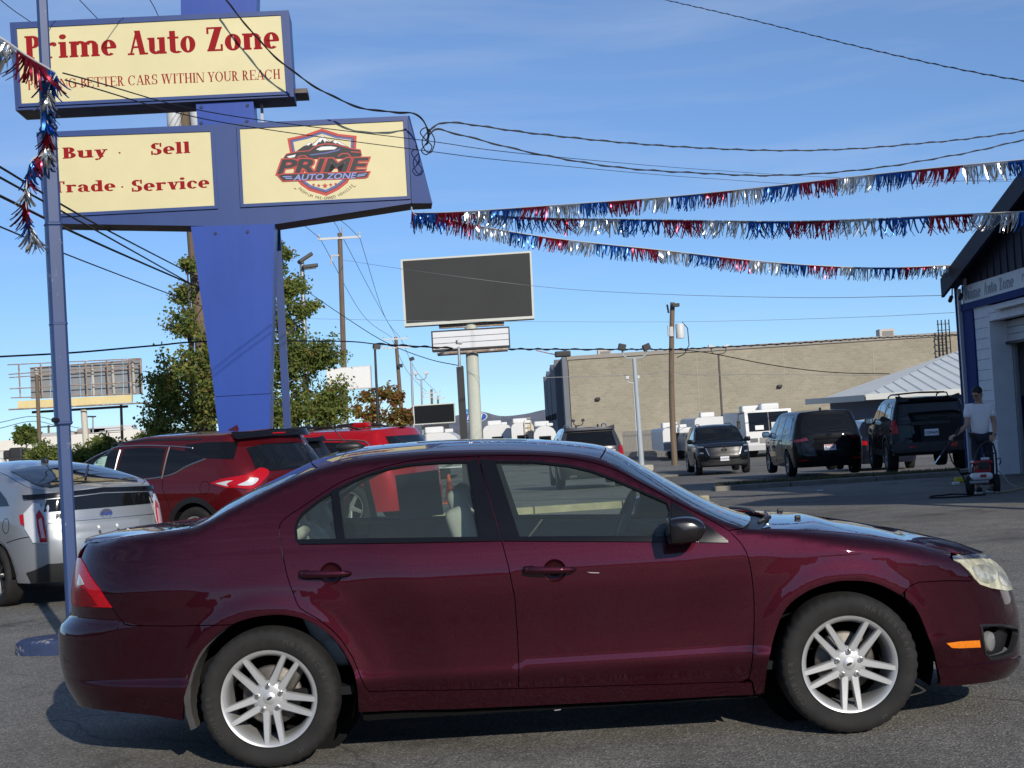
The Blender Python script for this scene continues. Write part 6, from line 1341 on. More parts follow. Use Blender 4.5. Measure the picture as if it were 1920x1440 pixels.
for k in range(1, 26):                                                     # seams run up the front slope
    t = k/26; p = Vector(A).lerp(Vector(Bz), t); s_ = Vector(ridge2) - Vector(Hh); up = (Vector(Hh) - Vector(A)); upn = Vector((0, up.y, up.z)); 
    kmax = 1.0 if p.x > Hh[0] else max(0.02, (p.x - A[0]) / (Hh[0] - A[0])); e = p + upn*kmax
    m = MB(); m.tube([p + Vector((0,0,.03)), e + Vector((0,0,.03))], 0.018, 4); m.build('seam', SEAMM, mr)
m = MB(); m.add([(A[0]-.05,-.12,A[2]-.24),(Bz[0],-.12,A[2]-.24),(Bz[0],-.12,A[2]+.05),(A[0]-.05,-.12,A[2]+.05)], [(0,1,2,3)]); m.add([(A[0]-.1,-.1,A[2]-.28),(Cz[0],Cz[1],A[2]-.28),(Cz[0],Cz[1],A[2]+.02),(A[0]-.1,-.1,A[2]+.02)], [(0,1,2,3)]); m.build('fascia', M('fascia_white', (0.55, 0.56, 0.53), 0.6), mr)
m = MB(); m.add([(A[0]+.9,.9,-.3),(Bz[0],.9,-.3),(Bz[0],.9,A[2]-.05),(A[0]+.9,.9,A[2]-.05),(Cz[0]+1.3,Cz[1],-.3),(Cz[0]+1.3,Cz[1],A[2]-.05)], [(0,1,2,3),(4,0,3,5)]); m.build('wall', M('slate_blue_wall', (0.075, 0.10, 0.16), 0.8, var=0.1, vscale=1), mr)
m = MB(); m.add([A, Bz, (Bz[0],.9,A[2]-.04), (A[0]+.9,.9,A[2]-.04)], [(0,3,2,1)]); m.build('soffit_board', M('soffit_white', (0.4, 0.4, 0.38), 0.8), mr)
for k, (x, w_) in enumerate(((2.6, 1.3), (6.2, 1.6), (9.6, 1.3))):
    m = MB(); m.box((A[0]+x, .86, A[2]-.95), (w_, .06, 1.1)); f_ = m.build('window', M('fascia_white', (0.55, 0.56, 0.53), 0.6), mr); m = MB(); m.box((A[0]+x, .82, A[2]-.95), (w_-.16, .03, .94)); m.build('pane', M('blue_pane', (0.10, 0.30, 0.55), 0.15), f_)
# long white building at the far left
D = 150.0; a = px(-40, 832, D); b = px(262, 806, D); gz = zg(0, D); wb = thing('white_building', 'long low white building on the far left horizon', 'building', (a.x, D, gz)); h0, h1 = a.z-gz, b.z-gz; w = b.x-a.x
WHB = M('white_render', (0.70, 0.68, 0.62), 0.8, var=0.05, vscale=.3)
m = MB(); m.add(wallsheet(0, w, h0, h1, 0, 30), [(0,1,2,3),(1,5,6,2),(5,4,7,6),(3,2,6,7),(0,3,7,4)]); m.build('wall', WHB, wb)
m = MB(); m.add([(-.1,-.1,h0-.9),(w+.1,-.1,h1-.9),(w+.1,-.1,h1+.1),(-.1,-.1,h0+.1)], [(0,1,2,3)]); m.build('parapet_band', M('warm_white', (0.78, 0.74, 0.66), 0.7), wb)
for u, v, w_ in ((112,815,4.6),(170,808,3.0),(188,807,2.2),(215,803,5.5)):
    p = px(u, v, D+10); r_ = thing('rooftop_unit', {112:'grey louvred unit on the white building left of the column',170:'small brown unit on the white building',188:'small dark unit on the white building',215:'wide white unit on the white building nearest the tree'}[u], 'air conditioner', (p.x, D+10, p.z - 0.6), 0, 'rooftop air units'); m = MB(); m.rbox((0, 0, 0), (w_*.8, 2, 1.7), .1); m.build('casing', M('unit_%d' % u, {112:(.4,.4,.38),170:(.3,.24,.2),188:(.12,.12,.13),215:(.6,.6,.6)}[u], .7), r_); m = MB(); m.box((0, -1.02, 0), (w_*.5, .04, .8)); m.build('grille', M('grille_grey', (0.22, 0.21, 0.2), 0.6), r_)
# machine with a black body left of the shrub
D = 60.0; p = px(33, 866, D); mc = thing('pump_unit', 'black pump like machine above the roof of the silver hatchback', 'machine', (p.x, D, zg(p.x, D))); zz = p.z - zg(p.x, D)
m = MB(); m.rbox((0, 0, zz/2), (0.55, 0.6, zz+.4), .05); m.rbox((.02, 0, zz+.35), (.55, .5, .45), .08); m.build('body', DKM, mc); m = MB(); m.rbox((-.35, 0, zz+.3), (.35, .35, .35), .08); m.build('valve', DKM, mc); m = MB(); m.rbox((.38, 0, zz+.33), (.3, .3, .25), .05); m.build('valve', DKM, mc); m = MB(); m.rbox((-.75, 0, zz/2+.1), (.6, .6, zz*1.1), .2); m.build('tank', WHM, mc)

# ================================================================== workshop at the right
X0 = 9.65; YF, YN = 31.6, 15.4; NAVY = M('navy_paint', (0.022, 0.048, 0.19), 0.75, spec=0.15, var=0.08, vscale=2); NAVYD = M('navy_board', (0.018, 0.022, 0.045), 0.7, var=0.1, vscale=2); BLOCKW = M('painted_block', (0.84, 0.86, 0.88), 0.75, var=0.06, vscale=3, bump=0.3, bscale=30, dirt_or_haze=((0.50, 0.51, 0.52), 2.5, 0.72))
wk = thing('workshop', 'white block workshop with navy gable roof at the right edge', 'building', (X0, YF, 0))
lo = lambda x, y, z: (x - X0, y - YF, z)
def wbox(a, b, mat, name, par=wk): m = MB(); m.bbox(lo(*[min(a[i], b[i]) for i in range(3)]), lo(*[max(a[i], b[i]) for i in range(3)])); return m.build(name, mat, par)
ZH = 3.08; OY0, OY1 = 30.0, 24.6
# masonry block by block, either side of and above the opening
rows = 16; bh = 3.40 / rows; i = 0; cache = {}
def blk(y0, y1, z0, z1):
    key = (round(y1-y0, 3), round(z1-z0, 3))
    if key not in cache:
        m = MB(); m.rbox((0, 0, 0), (0.20, y1-y0-0.008, z1-z0-0.008), 0.006, None, 1); o = m.build('block', BLOCKW, wk); cache[key] = o.data
    else: o = link('block', cache[key], wk)
    o.location = lo(X0 + 0.10 + random.uniform(-.002, .002), (y0+y1)/2, (z0+z1)/2)
for r in range(rows):
    z0, z1 = r*bh, (r+1)*bh; off = 0.2 if r % 2 else 0.0
    y = 30.93
    while y > OY0 + 0.01:
        n = max(y - (0.4 - off if y == 30.93 else 0.4), OY0)
        if y - n > .05: blk(n, y, z0, z1)
        y = n
for r in range(2):
    z0, z1 = ZH + r*.16, ZH + (r+1)*.16; y = OY0
    while y > OY1: n = max(y-.4, OY1); blk(n, y, z0, z1); y = n
wbox((X0+.02, OY0, 0), (X0+.19, 30.93, 3.4), M('mortar', (0.30, 0.32, 0.35), 0.9), 'mortar_core')
wbox((X0, YN, 0), (X0+.2, OY1, 3.4), BLOCKW, 'near_wall'); wbox((X0-.012, OY0, 3.4), (X0+.2, YF, 3.42), BLOCKW, 'wall_plate')
wbox((X0+.004, OY0-.006, 0), (X0+.42, OY0+.10, ZH), BLOCKW, 'jamb_lining')
wbox((X0+.02, YF-.15, 0), (X0+9, YF, 4.1), BLOCKW, 'end_wall'); wbox((X0+.02, YN, 0), (X0+9, YN+.15, 4.1), BLOCKW, 'end_wall'); wbox((X0+9, YN, 0), (X0+9.2, YF, 6.0), BLOCKW, 'back_wall')
wbox((X0-.03, 30.95, 0), (X0+.1, YF+.02, 3.42), NAVY, 'corner_board')
wbox((X0-.10, YF+.03, 0), (X0-.02, YF+.12, 3.9), M('downspout_white', (0.55, 0.57, 0.60), 0.35, 0.3), 'downspout'); wbox((X0-.12, YF+.14, .1), (X0-.05, YF+.20, 3.95), NAVY, 'trim_board')
wbox((X0-.06, YN, 3.42), (X0+.12, YF+.05, 3.56), NAVY, 'band_board')
wbox((X0-.14, 25.0, 3.26), (X0-.02, 29.3, 3.31), M('tube_lamp', (0.5, 0.5, 0.48), 0.4), 'tube_lamp')
# roller door pulled half down, and what shows of the inside
RD = M('roller_white', (0.55, 0.57, 0.58), 0.5, var=.05, vscale=2)
for k in range(3): wbox((X0+.34, OY1, 2.66 + .14*k), (X0+.38, OY0, 2.66 + .14*k + .13), RD, 'door_slat')
wbox((X0+.30, OY1, 2.60), (X0+.40, OY0, 2.655), DKM, 'door_seal'); wbox((X0+.43, OY0-.10, 0), (X0+.5, OY0+.1, ZH), GALV, 'door_track')
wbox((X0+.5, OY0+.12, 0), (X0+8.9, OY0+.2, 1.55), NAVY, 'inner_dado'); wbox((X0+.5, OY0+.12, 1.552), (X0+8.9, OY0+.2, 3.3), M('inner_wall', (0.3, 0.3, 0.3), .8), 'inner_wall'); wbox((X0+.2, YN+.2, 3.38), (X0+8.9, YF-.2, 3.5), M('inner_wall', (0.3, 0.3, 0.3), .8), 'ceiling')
# gable with battens, rake boards, roof
yc_ = (YF+YN)/2; SL = 0.262; ze = 4.02; zr = ze + SL*(YF+.45-yc_)
def gz_(y): return ze + SL*(YF+.45 - y) if y > yc_ else ze + SL*(y - YN+.45)
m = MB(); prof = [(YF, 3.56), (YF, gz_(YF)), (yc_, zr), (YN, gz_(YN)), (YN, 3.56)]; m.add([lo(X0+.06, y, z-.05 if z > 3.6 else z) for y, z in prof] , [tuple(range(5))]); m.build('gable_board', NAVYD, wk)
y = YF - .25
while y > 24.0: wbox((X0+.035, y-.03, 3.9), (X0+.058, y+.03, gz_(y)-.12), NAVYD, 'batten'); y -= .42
for s_, (ya, yb) in enumerate(((YF+.5, yc_), (YN-.5, yc_))):
    za, zb = gz_(ya) if s_ == 0 else gz_(ya), zr; P = []
    za = ze - SL*.05
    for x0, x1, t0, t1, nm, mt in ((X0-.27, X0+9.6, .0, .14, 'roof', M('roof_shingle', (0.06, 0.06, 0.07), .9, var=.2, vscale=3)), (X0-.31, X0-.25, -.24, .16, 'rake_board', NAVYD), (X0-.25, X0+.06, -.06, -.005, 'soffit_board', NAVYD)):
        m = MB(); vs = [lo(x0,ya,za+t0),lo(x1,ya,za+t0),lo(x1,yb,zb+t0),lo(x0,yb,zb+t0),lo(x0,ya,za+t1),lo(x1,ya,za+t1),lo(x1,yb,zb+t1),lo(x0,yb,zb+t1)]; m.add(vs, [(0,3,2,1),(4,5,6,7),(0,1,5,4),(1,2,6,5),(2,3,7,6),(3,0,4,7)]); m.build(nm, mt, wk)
# banner along the wall head: lettering seen steeply from the side
BNW = M('banner_grey', (0.50, 0.53, 0.57), 0.35, var=.10, vscale=2); bnr = wbox((X0-.028, YN+2, 3.565), (X0-.004, YF-.02, 3.93), BNW, 'banner')
def side_text(txt, yl, yr, zb, cap, s, t, ser_=True):
    m = MB(); serif(m, txt, lambda x, y, l: (lo(X0-.030-l, -x, y)), -yl, -yr, zb, zb+cap, s, t); return m.build('lettering', M('faded_letter', (0.27, 0.28, 0.32), .6), bnr)
side_text('Prime', 31.35, 30.3, 3.63, .24, .2, .08); side_text('Auto', 30.1, 29.3, 3.63, .24, .2, .08); side_text('Zone', 29.15, 28.3, 3.63, .24, .2, .08)
side_text('PUTTING', 27.85, 26.7, 3.70, .13, .13, .05); side_text('BETTER', 26.5, 25.5, 3.70, .13, .13, .05); side_text('CARS', 25.3, 24.6, 3.70, .13, .13, .05)
for y, x in ((31.75, X0-.20), (31.3, X0-.12)):
    cm = thing('security_camera', 'small dark security camera under the workshop eave, %s' % ('outer one' if x < X0-.15 else 'inner one by the banner'), 'camera', (x, y, 3.72), 0, 'security cameras'); m = MB(); m.tube([(0, 0, .02), (-.10, -.22, -.07)], .045, 8); m.build('housing', DKM, cm); m = MB(); m.tube([(0.03, .05, .02), (0.05, .06, .24)], .015, 6); m.build('bracket', DKM, cm)
# slab on posts, added out of frame to throw the long shadow
m = MB(); q = [(7.83,14.1),(12.6,10.2),(15.5,12.0),(15.5,15.3),(8.6,15.3)]; m.prism([(x-X0, y-YF) for x, y in q], 4.85, 5.15); m.build('shade_slab', NAVYD, wk)
for x, y in ((9.2,14.4),(13.0,11.3)): wbox((x-.08, y-.08, 0), (x+.08, y+.08, 4.85), NAVY, 'shade_slab_post')
wbox((9.9, 15.6, 4.5), (16, 24, 7.7), BLOCKW, 'shade_block')  # unseen block added above the workshop to extend its shadow over the lot
# ================================================================== hills, kerbs, markings
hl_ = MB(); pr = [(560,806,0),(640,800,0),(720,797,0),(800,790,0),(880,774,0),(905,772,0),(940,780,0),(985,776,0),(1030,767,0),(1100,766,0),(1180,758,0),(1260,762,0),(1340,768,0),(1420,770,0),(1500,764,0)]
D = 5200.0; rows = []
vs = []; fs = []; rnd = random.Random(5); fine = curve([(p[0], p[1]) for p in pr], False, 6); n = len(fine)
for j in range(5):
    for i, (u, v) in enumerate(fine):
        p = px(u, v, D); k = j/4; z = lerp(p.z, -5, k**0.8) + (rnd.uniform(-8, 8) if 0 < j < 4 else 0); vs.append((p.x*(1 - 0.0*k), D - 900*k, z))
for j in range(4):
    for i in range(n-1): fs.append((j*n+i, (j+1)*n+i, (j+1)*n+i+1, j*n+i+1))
hl_.add(vs, fs); hl_.build('hills', M('hazy_hillside', (0.20, 0.21, 0.24), .95, var=.18, vscale=.004), None, smooth=True, kind='structure')  # blue-grey base colour holds the distance haze as paint
CONC = M('kerb_concrete', (0.20, 0.19, 0.165), .95, var=.25, vscale=2.5, dirt_or_haze=((.12,.12,.09), 1.5, .55))
def kerb(label, pts, w, h, mat, name='kerb'):
    P = [px(u, v, d) for u, v, d in pts]; m = MB()
    for i in range(len(P)-1):
        a, b = P[i], P[i+1]; a.z = zg(a.x, a.y); b.z = zg(b.x, b.y); L_ = hypot(b.x-a.x, b.y-a.y); r = atan2(b.y-a.y, b.x-a.x); n = max(1, int(L_/1.2))
        for k in range(n):
            c = a.lerp(b, (k+.5)/n); m.rbox((c.x, c.y, c.z+h/2-.05), (L_/n-.02, w, h+.1), .025, r, 2)
    o = m.build(name, mat, None); o['kind'] = 'structure'; return o
kerb('', [(1338,916,30.4),(1480,905,30.6),(1640,898,30.8),(1800,889,31.0)], .22, .10, CONC); kerb('', [(1338,912,31.2),(1480,899,32.2),(1640,891,32.4),(1830,883,32.4)], .2, .10, CONC)
kerb('', [(700,975,25.6),(1000,963,26.2),(1330,947,26.6)], .18, .12, M('yellow_kerb', (0.38, 0.35, 0.22), .9, var=.25, vscale=3), 'yellow_kerb')
rnd = random.Random(31); m = MB()                                           # weeds and grit on the strip between the kerbs
for k in range(6000):
    u = rnd.uniform(1345, 1800); t = (u-1338)/(1800-1338); y = rnd.uniform(lerp(30.5,30.9,t)+.1, lerp(31.2,32.4,min(1,t*1.4))); x = px(u, 900, y).x; z = zg(x, y)+.02; h = rnd.uniform(.04, .17); a = rnd.uniform(0, pi); dx_, dy_ = cos(a)*.02, sin(a)*.02; l = rnd.uniform(-.05,.05)
    m.add([(x-dx_, y-dy_, z), (x+dx_, y+dy_, z), (x+l, y+l, z+h)], [(0,1,2)])
o = m.build('weeds', M('dry_weed', (0.11, 0.105, 0.045), .9, var=.3, vscale=3), None); o['kind'] = 'stuff'
m = MB()                                                                     # soil in the strip
pts = [px(u, v, d) for u, v, d in ((1338,914,30.5),(1480,903,30.75),(1640,896,30.95),(1800,888,31.1),(1830,884,32.3),(1640,892,32.3),(1480,900,32.1),(1338,912,31.1))]
m.add([(p.x, p.y, zg(p.x, p.y)+.05) for p in pts], [(0,1,6,7),(1,2,5,6),(2,3,4,5)]); o = m.build('planting_strip', M('strip_soil', (0.075, 0.07, 0.05), .95, var=.3, vscale=5), None); o['kind'] = 'structure'
m = MB(); c = px(1215, 882, 57); m.rbox((c.x+.3, 57, zg(0,57)+.03), (2.6, 3.2, .12), .03); o = m.build('concrete_apron', CONC, None); o['kind'] = 'structure'

# unseen ridge added behind the viewpoint to darken the reflections in the cars
m = MB(); n = 80; vs = []; fs = []
for i in range(n+1):
    a = lerp(-2.2, 2.2, i/n); h = 34 + 9*sin(a*3.1+1) + 5*sin(a*7.3) + 3*sin(a*13+2)
    for k in range(5): t = k/4; d = lerp(330, 520, t); vs.append((sin(a)*d, -cos(a)*d, lerp(-1, h, t**1.2)))
for i in range(n):
    for k in range(4): fs.append((i*5+k, i*5+k+1, (i+1)*5+k+1, (i+1)*5+k))
m.add(vs, fs); o = m.build('hills', M('unseen_ridge', (.045,.055,.03), .95, spec=.1, var=.3, vscale=.03), None, smooth=True); o['kind'] = 'structure'
# ================================================================== the other vehicles
class Car:
    def __init__(c, name, label, cat, loc, heading, pm, spec, wheels, lod_wheel='five', rimmat=None, group=None, bottom=0.24, arch=0.40, plastic_arch=False, N=None):
        c.root = thing(name, label, cat, loc, heading, group); c.S = Shape(**spec); c.pm = pm; S = c.S; c.wheels = wheels
        xw0, xw1, R, track, ww = wheels; c.ar = arch
        # skin: columns round the near half, mirrored
        def bot(x):
            b = bottom
            for xw in (xw0, xw1):
                d = abs(x - xw)
                if d < arch: b = max(b, R + sqrt(arch*arch - d*d)*0.98)
            return b
        A = [lerp(S.amin, S.xar, i/14) for i in range(14)] + [lerp(S.xar, S.xaf, i/46) for i in range(46)] + [lerp(S.xaf, S.amax, i/12) for i in range(13)]
        for xw in (xw0, xw1): A += [S.x2a(xw + arch*k, R) for k in (-1.001, -.999, -.96, -.88, -.7, -.45, 0, .45, .7, .88, .96, .999, 1.001)]
        A = sorted(A); K = 22; sd_ = S.side(); vs = []; fs = []
        for a in A:
            x = S.a2x(a, S.znom)
            for _ in range(4): zt = S.zt(x); x = S.a2x(a, zt - .001)
            zb = bot(S.a2x(a, 0.55))
            for k in range(K + 1):
                t = k/K; z = lerp(zb, zt - .0006, t if t < .75 else 1 - (1-t)**1.0); 
                t2 = 1 - (1 - t)**1.6; z = lerp(zb, zt - .0006, t2); p = sd_(a, z); vs.append(p)
        n = len(A)
        for i in range(n-1):
            for k in range(K): fs.append((i*(K+1)+k, (i+1)*(K+1)+k, (i+1)*(K+1)+k+1, i*(K+1)+k+1))
        m = MB(); o = len(vs); m.add([v[:] for v in vs], fs); m.add([(v.x, -v.y, v.z) for v in vs], [f[::-1] for f in fs])
        tp_ = S.top(); s0 = S.xr(S.zt(S.xr(1.0))) if False else None
        xs0 = S.a2x(S.amin, S.zt(S.xr(S.znom)) - .001); xs1 = S.a2x(S.amax, S.zt(S.xf(S.znom)) - .001); nn = 60; q = 10; vs = []; fs = []
        for i in range(nn + 1):
            u = lerp(xs0 + .002, xs1 - .002, 0.5 - 0.5*cos(pi*i/nn))
            for j in range(q + 1): vs.append(tp_(u, lerp(-1, 1, j/q)))
        for i in range(nn):
            for j in range(q): fs.append((i*(q+1)+j, (i+1)*(q+1)+j, (i+1)*(q+1)+j+1, i*(q+1)+j+1))
        m.add([v[:] for v in vs], fs); c.body = m.build('body', pm, c.root, smooth=True, angle=42)
        for xw in (xw0, xw1):
            for sy in (-1, 1):
                wheel(c.root, (xw, sy*(track - ww/2), R), sy, R, R*0.66, ww, lod_wheel, rimmat or ALLOY, 1)
        m = MB(); m.box(((xw0+xw1)/2, 0, bottom+.12), (xw1-xw0+1.2, track*2-.5, .22)); m.build('underbody', DARK, c.root)
        m = MB()
        for xw in (xw0, xw1):
            for sy in (-1, 1):
                vs = []; fs = []
                for i in range(13):
                    a = pi*i/12
                    for y in (track-.02, track-.35): vs.append((xw + (arch+.015)*cos(a), sy*y, R + (arch+.015)*sin(a)))
                for i in range(12): fs.append((2*i, 2*i+1, 2*i+3, 2*i+2))
                m.add(vs, fs)
        m.build('wheel_well', DARK, c.root)
        if plastic_arch:
            for xw in (xw0, xw1):
                P = []
                for rr in (arch+.07, arch-.004):
                    r_ = [(xw + rr*cos(pi*i/18), max(R + rr*sin(pi*i/18), bottom)) for i in range(19)]; P.append(r_)
                poly = P[0] + P[1][::-1]; c.side('arch_trim', poly, BLK, .012)
            c.side('sill_trim', [(xw0+arch, bottom-.02), (xw1-arch, bottom-.02), (xw1-arch, bottom+.13), (xw0+arch, bottom+.13)], BLK, .010)
    def rearmap(c, off):
        S = c.S
        def g(b, z):
            y = -b; zt = S.zt(S.xar); w = S.wp(z) - S.barrel*(S.xar-S.xb)**2; rv = S.rv(S.xar)
            if z > zt - rv: t = min(1, (z-zt+rv)/rv); w -= S.rh(S.xar)*(1-sqrt(max(0,1-t*t)))
            t = min(.9985, abs(y)/w); return Vector((S.xar-(S.xar-S.xr(z))*(1-t**S.nr)**(1/S.nr), y, z))
        return c._off(g, off)
    def frontmap(c, off):
        S = c.S
        def g(y, z):
            w = S.wp(z) - S.barrel*(S.xaf-S.xb)**2; t = min(.9985, abs(y)/w); return Vector((S.xaf+(S.xf(z)-S.xaf)*(1-t**S.nf)**(1/S.nf), y, z))
        return c._off(g, off)
    def _off(c, g, off):
        def f(a, z):
            e = .006; p = g(a, z); n = (g(a+e, z)-g(a-e, z)).cross(g(a, z+e)-g(a, z-e)); return p + (n.normalized()*off if n.length > 1e-12 else Vector((0,0,0)))
        return f
    def side(c, name, poly, mat, off=.006, h=.05, fl=.006, par=None, sm=True):
        poly = [(c.S.x2a(x, z), z) for x, z in poly]; return both(name, patch(poly, c.S.side(off), h, flange=fl), mat, par or c.root)
    def rear(c, name, poly, mat, off=.006, h=.05, fl=.006, mirror=False, par=None):
        """poly in (b, z): b runs to the right as seen from behind"""
        r = [sheet(name, patch(poly, c.rearmap(off), h, flange=fl), mat, par or c.root)]
        if mirror: r.append(sheet(name, patch([(-b, z) for b, z in poly][::-1], c.rearmap(off), h, flange=fl), mat, par or c.root))
        return r
    def front(c, name, poly, mat, off=.006, h=.05, fl=.006, mirror=False):
        r = [sheet(name, patch(poly, c.frontmap(off), h, flange=fl), mat, c.root)]
        if mirror: r.append(sheet(name, patch([(-b, z) for b, z in poly][::-1], c.frontmap(off), h, flange=fl), mat, c.root))
        return r
    def top(c, name, s0, s1, mat, q=.93, off=.006, q1=None):
        n = 10; q1 = q1 or q
        poly = [(lerp(s0, s1, i/n), -lerp(q, q1, i/n)) for i in range(n)] + [(s1, lerp(-q1, q1, i/12)) for i in range(12)] + [(lerp(s1, s0, i/n), lerp(q1, q, i/n)) for i in range(n)] + [(s0, lerp(q, -q, i/12)) for i in range(12)]
        return sheet(name, patch(poly, c.S.top(off), (.08, .12), hb=.12, flange=.004), mat, c.root)
    def line(c, name, pts, r=.004, off=.001, mat=DARK):
        for sgn in (1, -1):
            m = MB(); P = [c.S.side(off)(c.S.x2a(x, z), z) for x, z in curve(pts, False, 6)]; m.tube([(p.x, p.y*sgn, p.z) for p in P], r, 4); m.build(name, mat, c.root)
    def plate(c, front, z, label, text, w=.31, tilt=0):
        f = c.frontmap(.012) if front else c.rearmap(.012); p = f(0, z); R_ = Matrix(((0,0,1),(1,0,0),(0,1,0))) if front else Matrix(((0,0,-1),(-1,0,0),(0,1,0)))
        T = Matrix.Translation(p) @ R_.to_4x4() if False else Matrix.Translation(p) @ Matrix(((R_[0][0],R_[0][1],R_[0][2],0),(R_[1][0],R_[1][1],R_[1][2],0),(R_[2][0],R_[2][1],R_[2][2],0),(0,0,0,1)))
        m = MB(); m.add(*_boxm((0,0,0.003), (w, .155, .012)), T); o = m.build('licence_plate', PLATE, c.root)
        m = MB(); put_text(m, text, .085, T @ Matrix.Translation((0, -.01, .0105)), bold=.002, xs=.9); m.build('plate_number', M('plate_ink', (.05,.06,.14), .6), o)
        if label: m = MB(); m.add(*_boxm((0,.058,.0100), (w*.9,.028,.002)), T); m.build('plate_band', M('plate_red', (.45,.06,.06), .5), o)
        return o
    def mirror(c, x, z, w=.20, mat=None):
        for sy in (-1, 1):
            y = c.S.W(x, z); m = MB(); m.rbox((x, sy*(y+.12), z+.02), (.13, .22, .17), .05); m.tube([(x+.02, sy*(y-.03), z-.06), (x, sy*(y+.06), z-.03)], .035, 6); o = m.build('wing_mirror', mat or BLKG, c.root, smooth=True)
            g = MB(); g.box((x-.066, sy*(y+.125), z+.02), (.006, .17, .12)); g.build('mirror_glass', CHROME, o)
    def handle(c, x, z, mat=None, l=.20):
        for sy in (-1, 1):
            y = c.S.W(x, z); m = MB(); m.rbox((x, sy*(y+.025), z), (l, .025, .032), .01); m.tube([(x-l*.4, sy*(y-.01), z), (x-l*.4, sy*(y+.025), z)], .012, 5); m.tube([(x+l*.4, sy*(y-.01), z), (x+l*.4, sy*(y+.025), z)], .012, 5); m.build('door_handle', mat or c.pm, c.root, smooth=True)
    def rails(c, x0, x1, q=.86, mat=None, h=.06):
        for sy in (-1, 1):
            P = [c.S.top()(lerp(x0, x1, i/10), sy*q) for i in range(11)]; m = MB(); m.tube([P[0]] + [p+Vector((0,0,h)) for p in P[1:-1]] + [P[-1]], .018, 6); m.build('roof_rail', mat or BLK, c.root, smooth=True)
    def wiper(c, z0, z1, l=.4):
        f = c.rearmap(.02); m = MB(); m.tube([f(0, z0), f(l*.5, lerp(z0, z1, .6)), f(l, z1)], .012, 5); m.build('rear_wiper', BLK, c.root)
def _boxm(c_, d):
    m = MB(); m.box(c_, d); return m.v, m.f
def wheel_loc(px_u, px_v, D, xw, yw, R, hd):
    """world place of the car origin so that its wheel centre (xw, yw, R) is seen at a pixel"""
    p = px(px_u, px_v, D); c_, s_ = cos(hd), sin(hd); return (p.x - (xw*c_ - yw*s_), p.y - (xw*s_ + yw*c_), zg(p.x, p.y))
K_ = knots
def suvspec(L, W, H, wb, **k):
    """ordinary upright five door: lengths in metres, the wheelbase centred on x = 0"""
    rear = -wb/2 - k.get('ro', .95); front = wb/2 + k.get('fo', .92); zh = k.get('zh', 1.05); belt = k.get('belt', 1.08); w = W/2; cowl = k.get('cowl', wb/2 - .42); hdr = k.get('hdr', cowl - .85); rk = k.get('rake', .32); tum = k.get('tum', .19)
    s = dict(znom=.65, xaf=front-.75, xar=rear+k.get('rc', .55), nf=k.get('nf', 2.6), nr=k.get('nr', 3.4), barrel=.008, xb=0., extra=None,
        xf=K_([(.2, front-.06), (.45, front), (.65, front), (.85, front-.05), (zh, front-.16), (zh+.2, front-.5)]),
        xr=K_([(.2, rear+.10), (.35, rear+.02), (.55, rear), (.75, rear+.03), (.95, rear+.05), (belt, rear+.07), (H-.05, rear+.07+rk), (H+.2, rear+.12+rk)]),
        wp=K_([(.2, w-.07), (.35, w-.03), (.55, w-.01), (.8, w), (belt-.08, w-.015), (belt, w-.035), (lerp(belt, H, .5), w-.035-tum*.45), (H, w-.035-tum), (H+.1, w-.05-tum)]),
        zt=K_([(rear-.3, H-.03), (rear+rk+.2, H-.02), (-.4, H), (hdr-.25, H-.02), (hdr, H-.06), (lerp(hdr, cowl, .5), lerp(H-.06, zh+.03, .5)+.03), (cowl, zh+.035), (cowl+.12, zh), (lerp(cowl, front, .6), zh-.05), (front-.22, zh-.13), (front+.3, zh-.20)]),
        rv=K_([(rear, .07), (hdr, .06), (cowl, .04), (front, .09)]), rh=K_([(rear, .09), (hdr, .08), (cowl, .05), (front, .12)]),
        crown=K_([(rear, .01), (rear+.5, .03), (hdr, .035), (cowl-.3, .03), (cowl+.1, .03), (front-.4, .04), (front, 0.0)]),
        bow=K_([(rear, 0), (hdr-.4, 0), (hdr, .06), (cowl, .16), (cowl+.3, .04), (front-.3, 0), (front, 0)]), hs1=99, hs2=100)
    s.update({a: b for a, b in k.items() if a in ('xf','xr','wp','zt','rv','rh','crown','bow','xaf','xar')}); return s, rear, front
LAMPW = M('lamp_chrome', (.32, .33, .34), .15, .6, 1.0)
# ---------------------------------------------------------------- silver liftback
SILV = paint('silver_paint', (.33, .35, .37), .45, .38, flake=False)
hd = radians(131)
rear = -2.28; front = 2.18; H = 1.485
sp_, _, _ = suvspec(4.46, 1.66, 1.49, 2.70, ro=.93, fo=.83, belt=1.0, tum=.22)
sp_.update(xar=-1.62, nr=2.7, xr=K_([(.2,-2.16),(.35,-2.24),(.55,-2.28),(.70,-2.27),(.78,-2.23),(.95,-2.20),(1.12,-2.17),(1.16,-2.16),(1.3,-2.1)]),
    zt=K_([(-2.5,1.10),(-2.2,1.13),(-2.0,1.17),(-1.5,1.27),(-1.0,1.36),(-.5,1.415),(-.1,1.43),(.25,1.42),(.55,1.37),(1.0,1.20),(1.45,.98),(1.6,.92),(1.95,.80),(2.2,.70),(2.5,.62)]),
    bow=K_([(-2.3,0),(-1.8,-.06),(-1,-.05),(-.3,0),(.2,.04),(.6,.1),(1.4,.16),(1.7,.05),(2.2,0)]), crown=K_([(-2.3,.03),(-1.8,.045),(-1,.05),(0,.05),(.5,.04),(1.4,.02),(1.8,.03),(2.2,0)]),
    rh=K_([(-2.3,.04),(-1.6,.05),(0,.08),(1,.05),(2,.12)]), rv=K_([(-2.3,.03),(-1.6,.04),(0,.06),(1,.04),(2,.08)]))
loc = wheel_loc(8, 1083, 15.4, -1.35, .74, .315, hd)
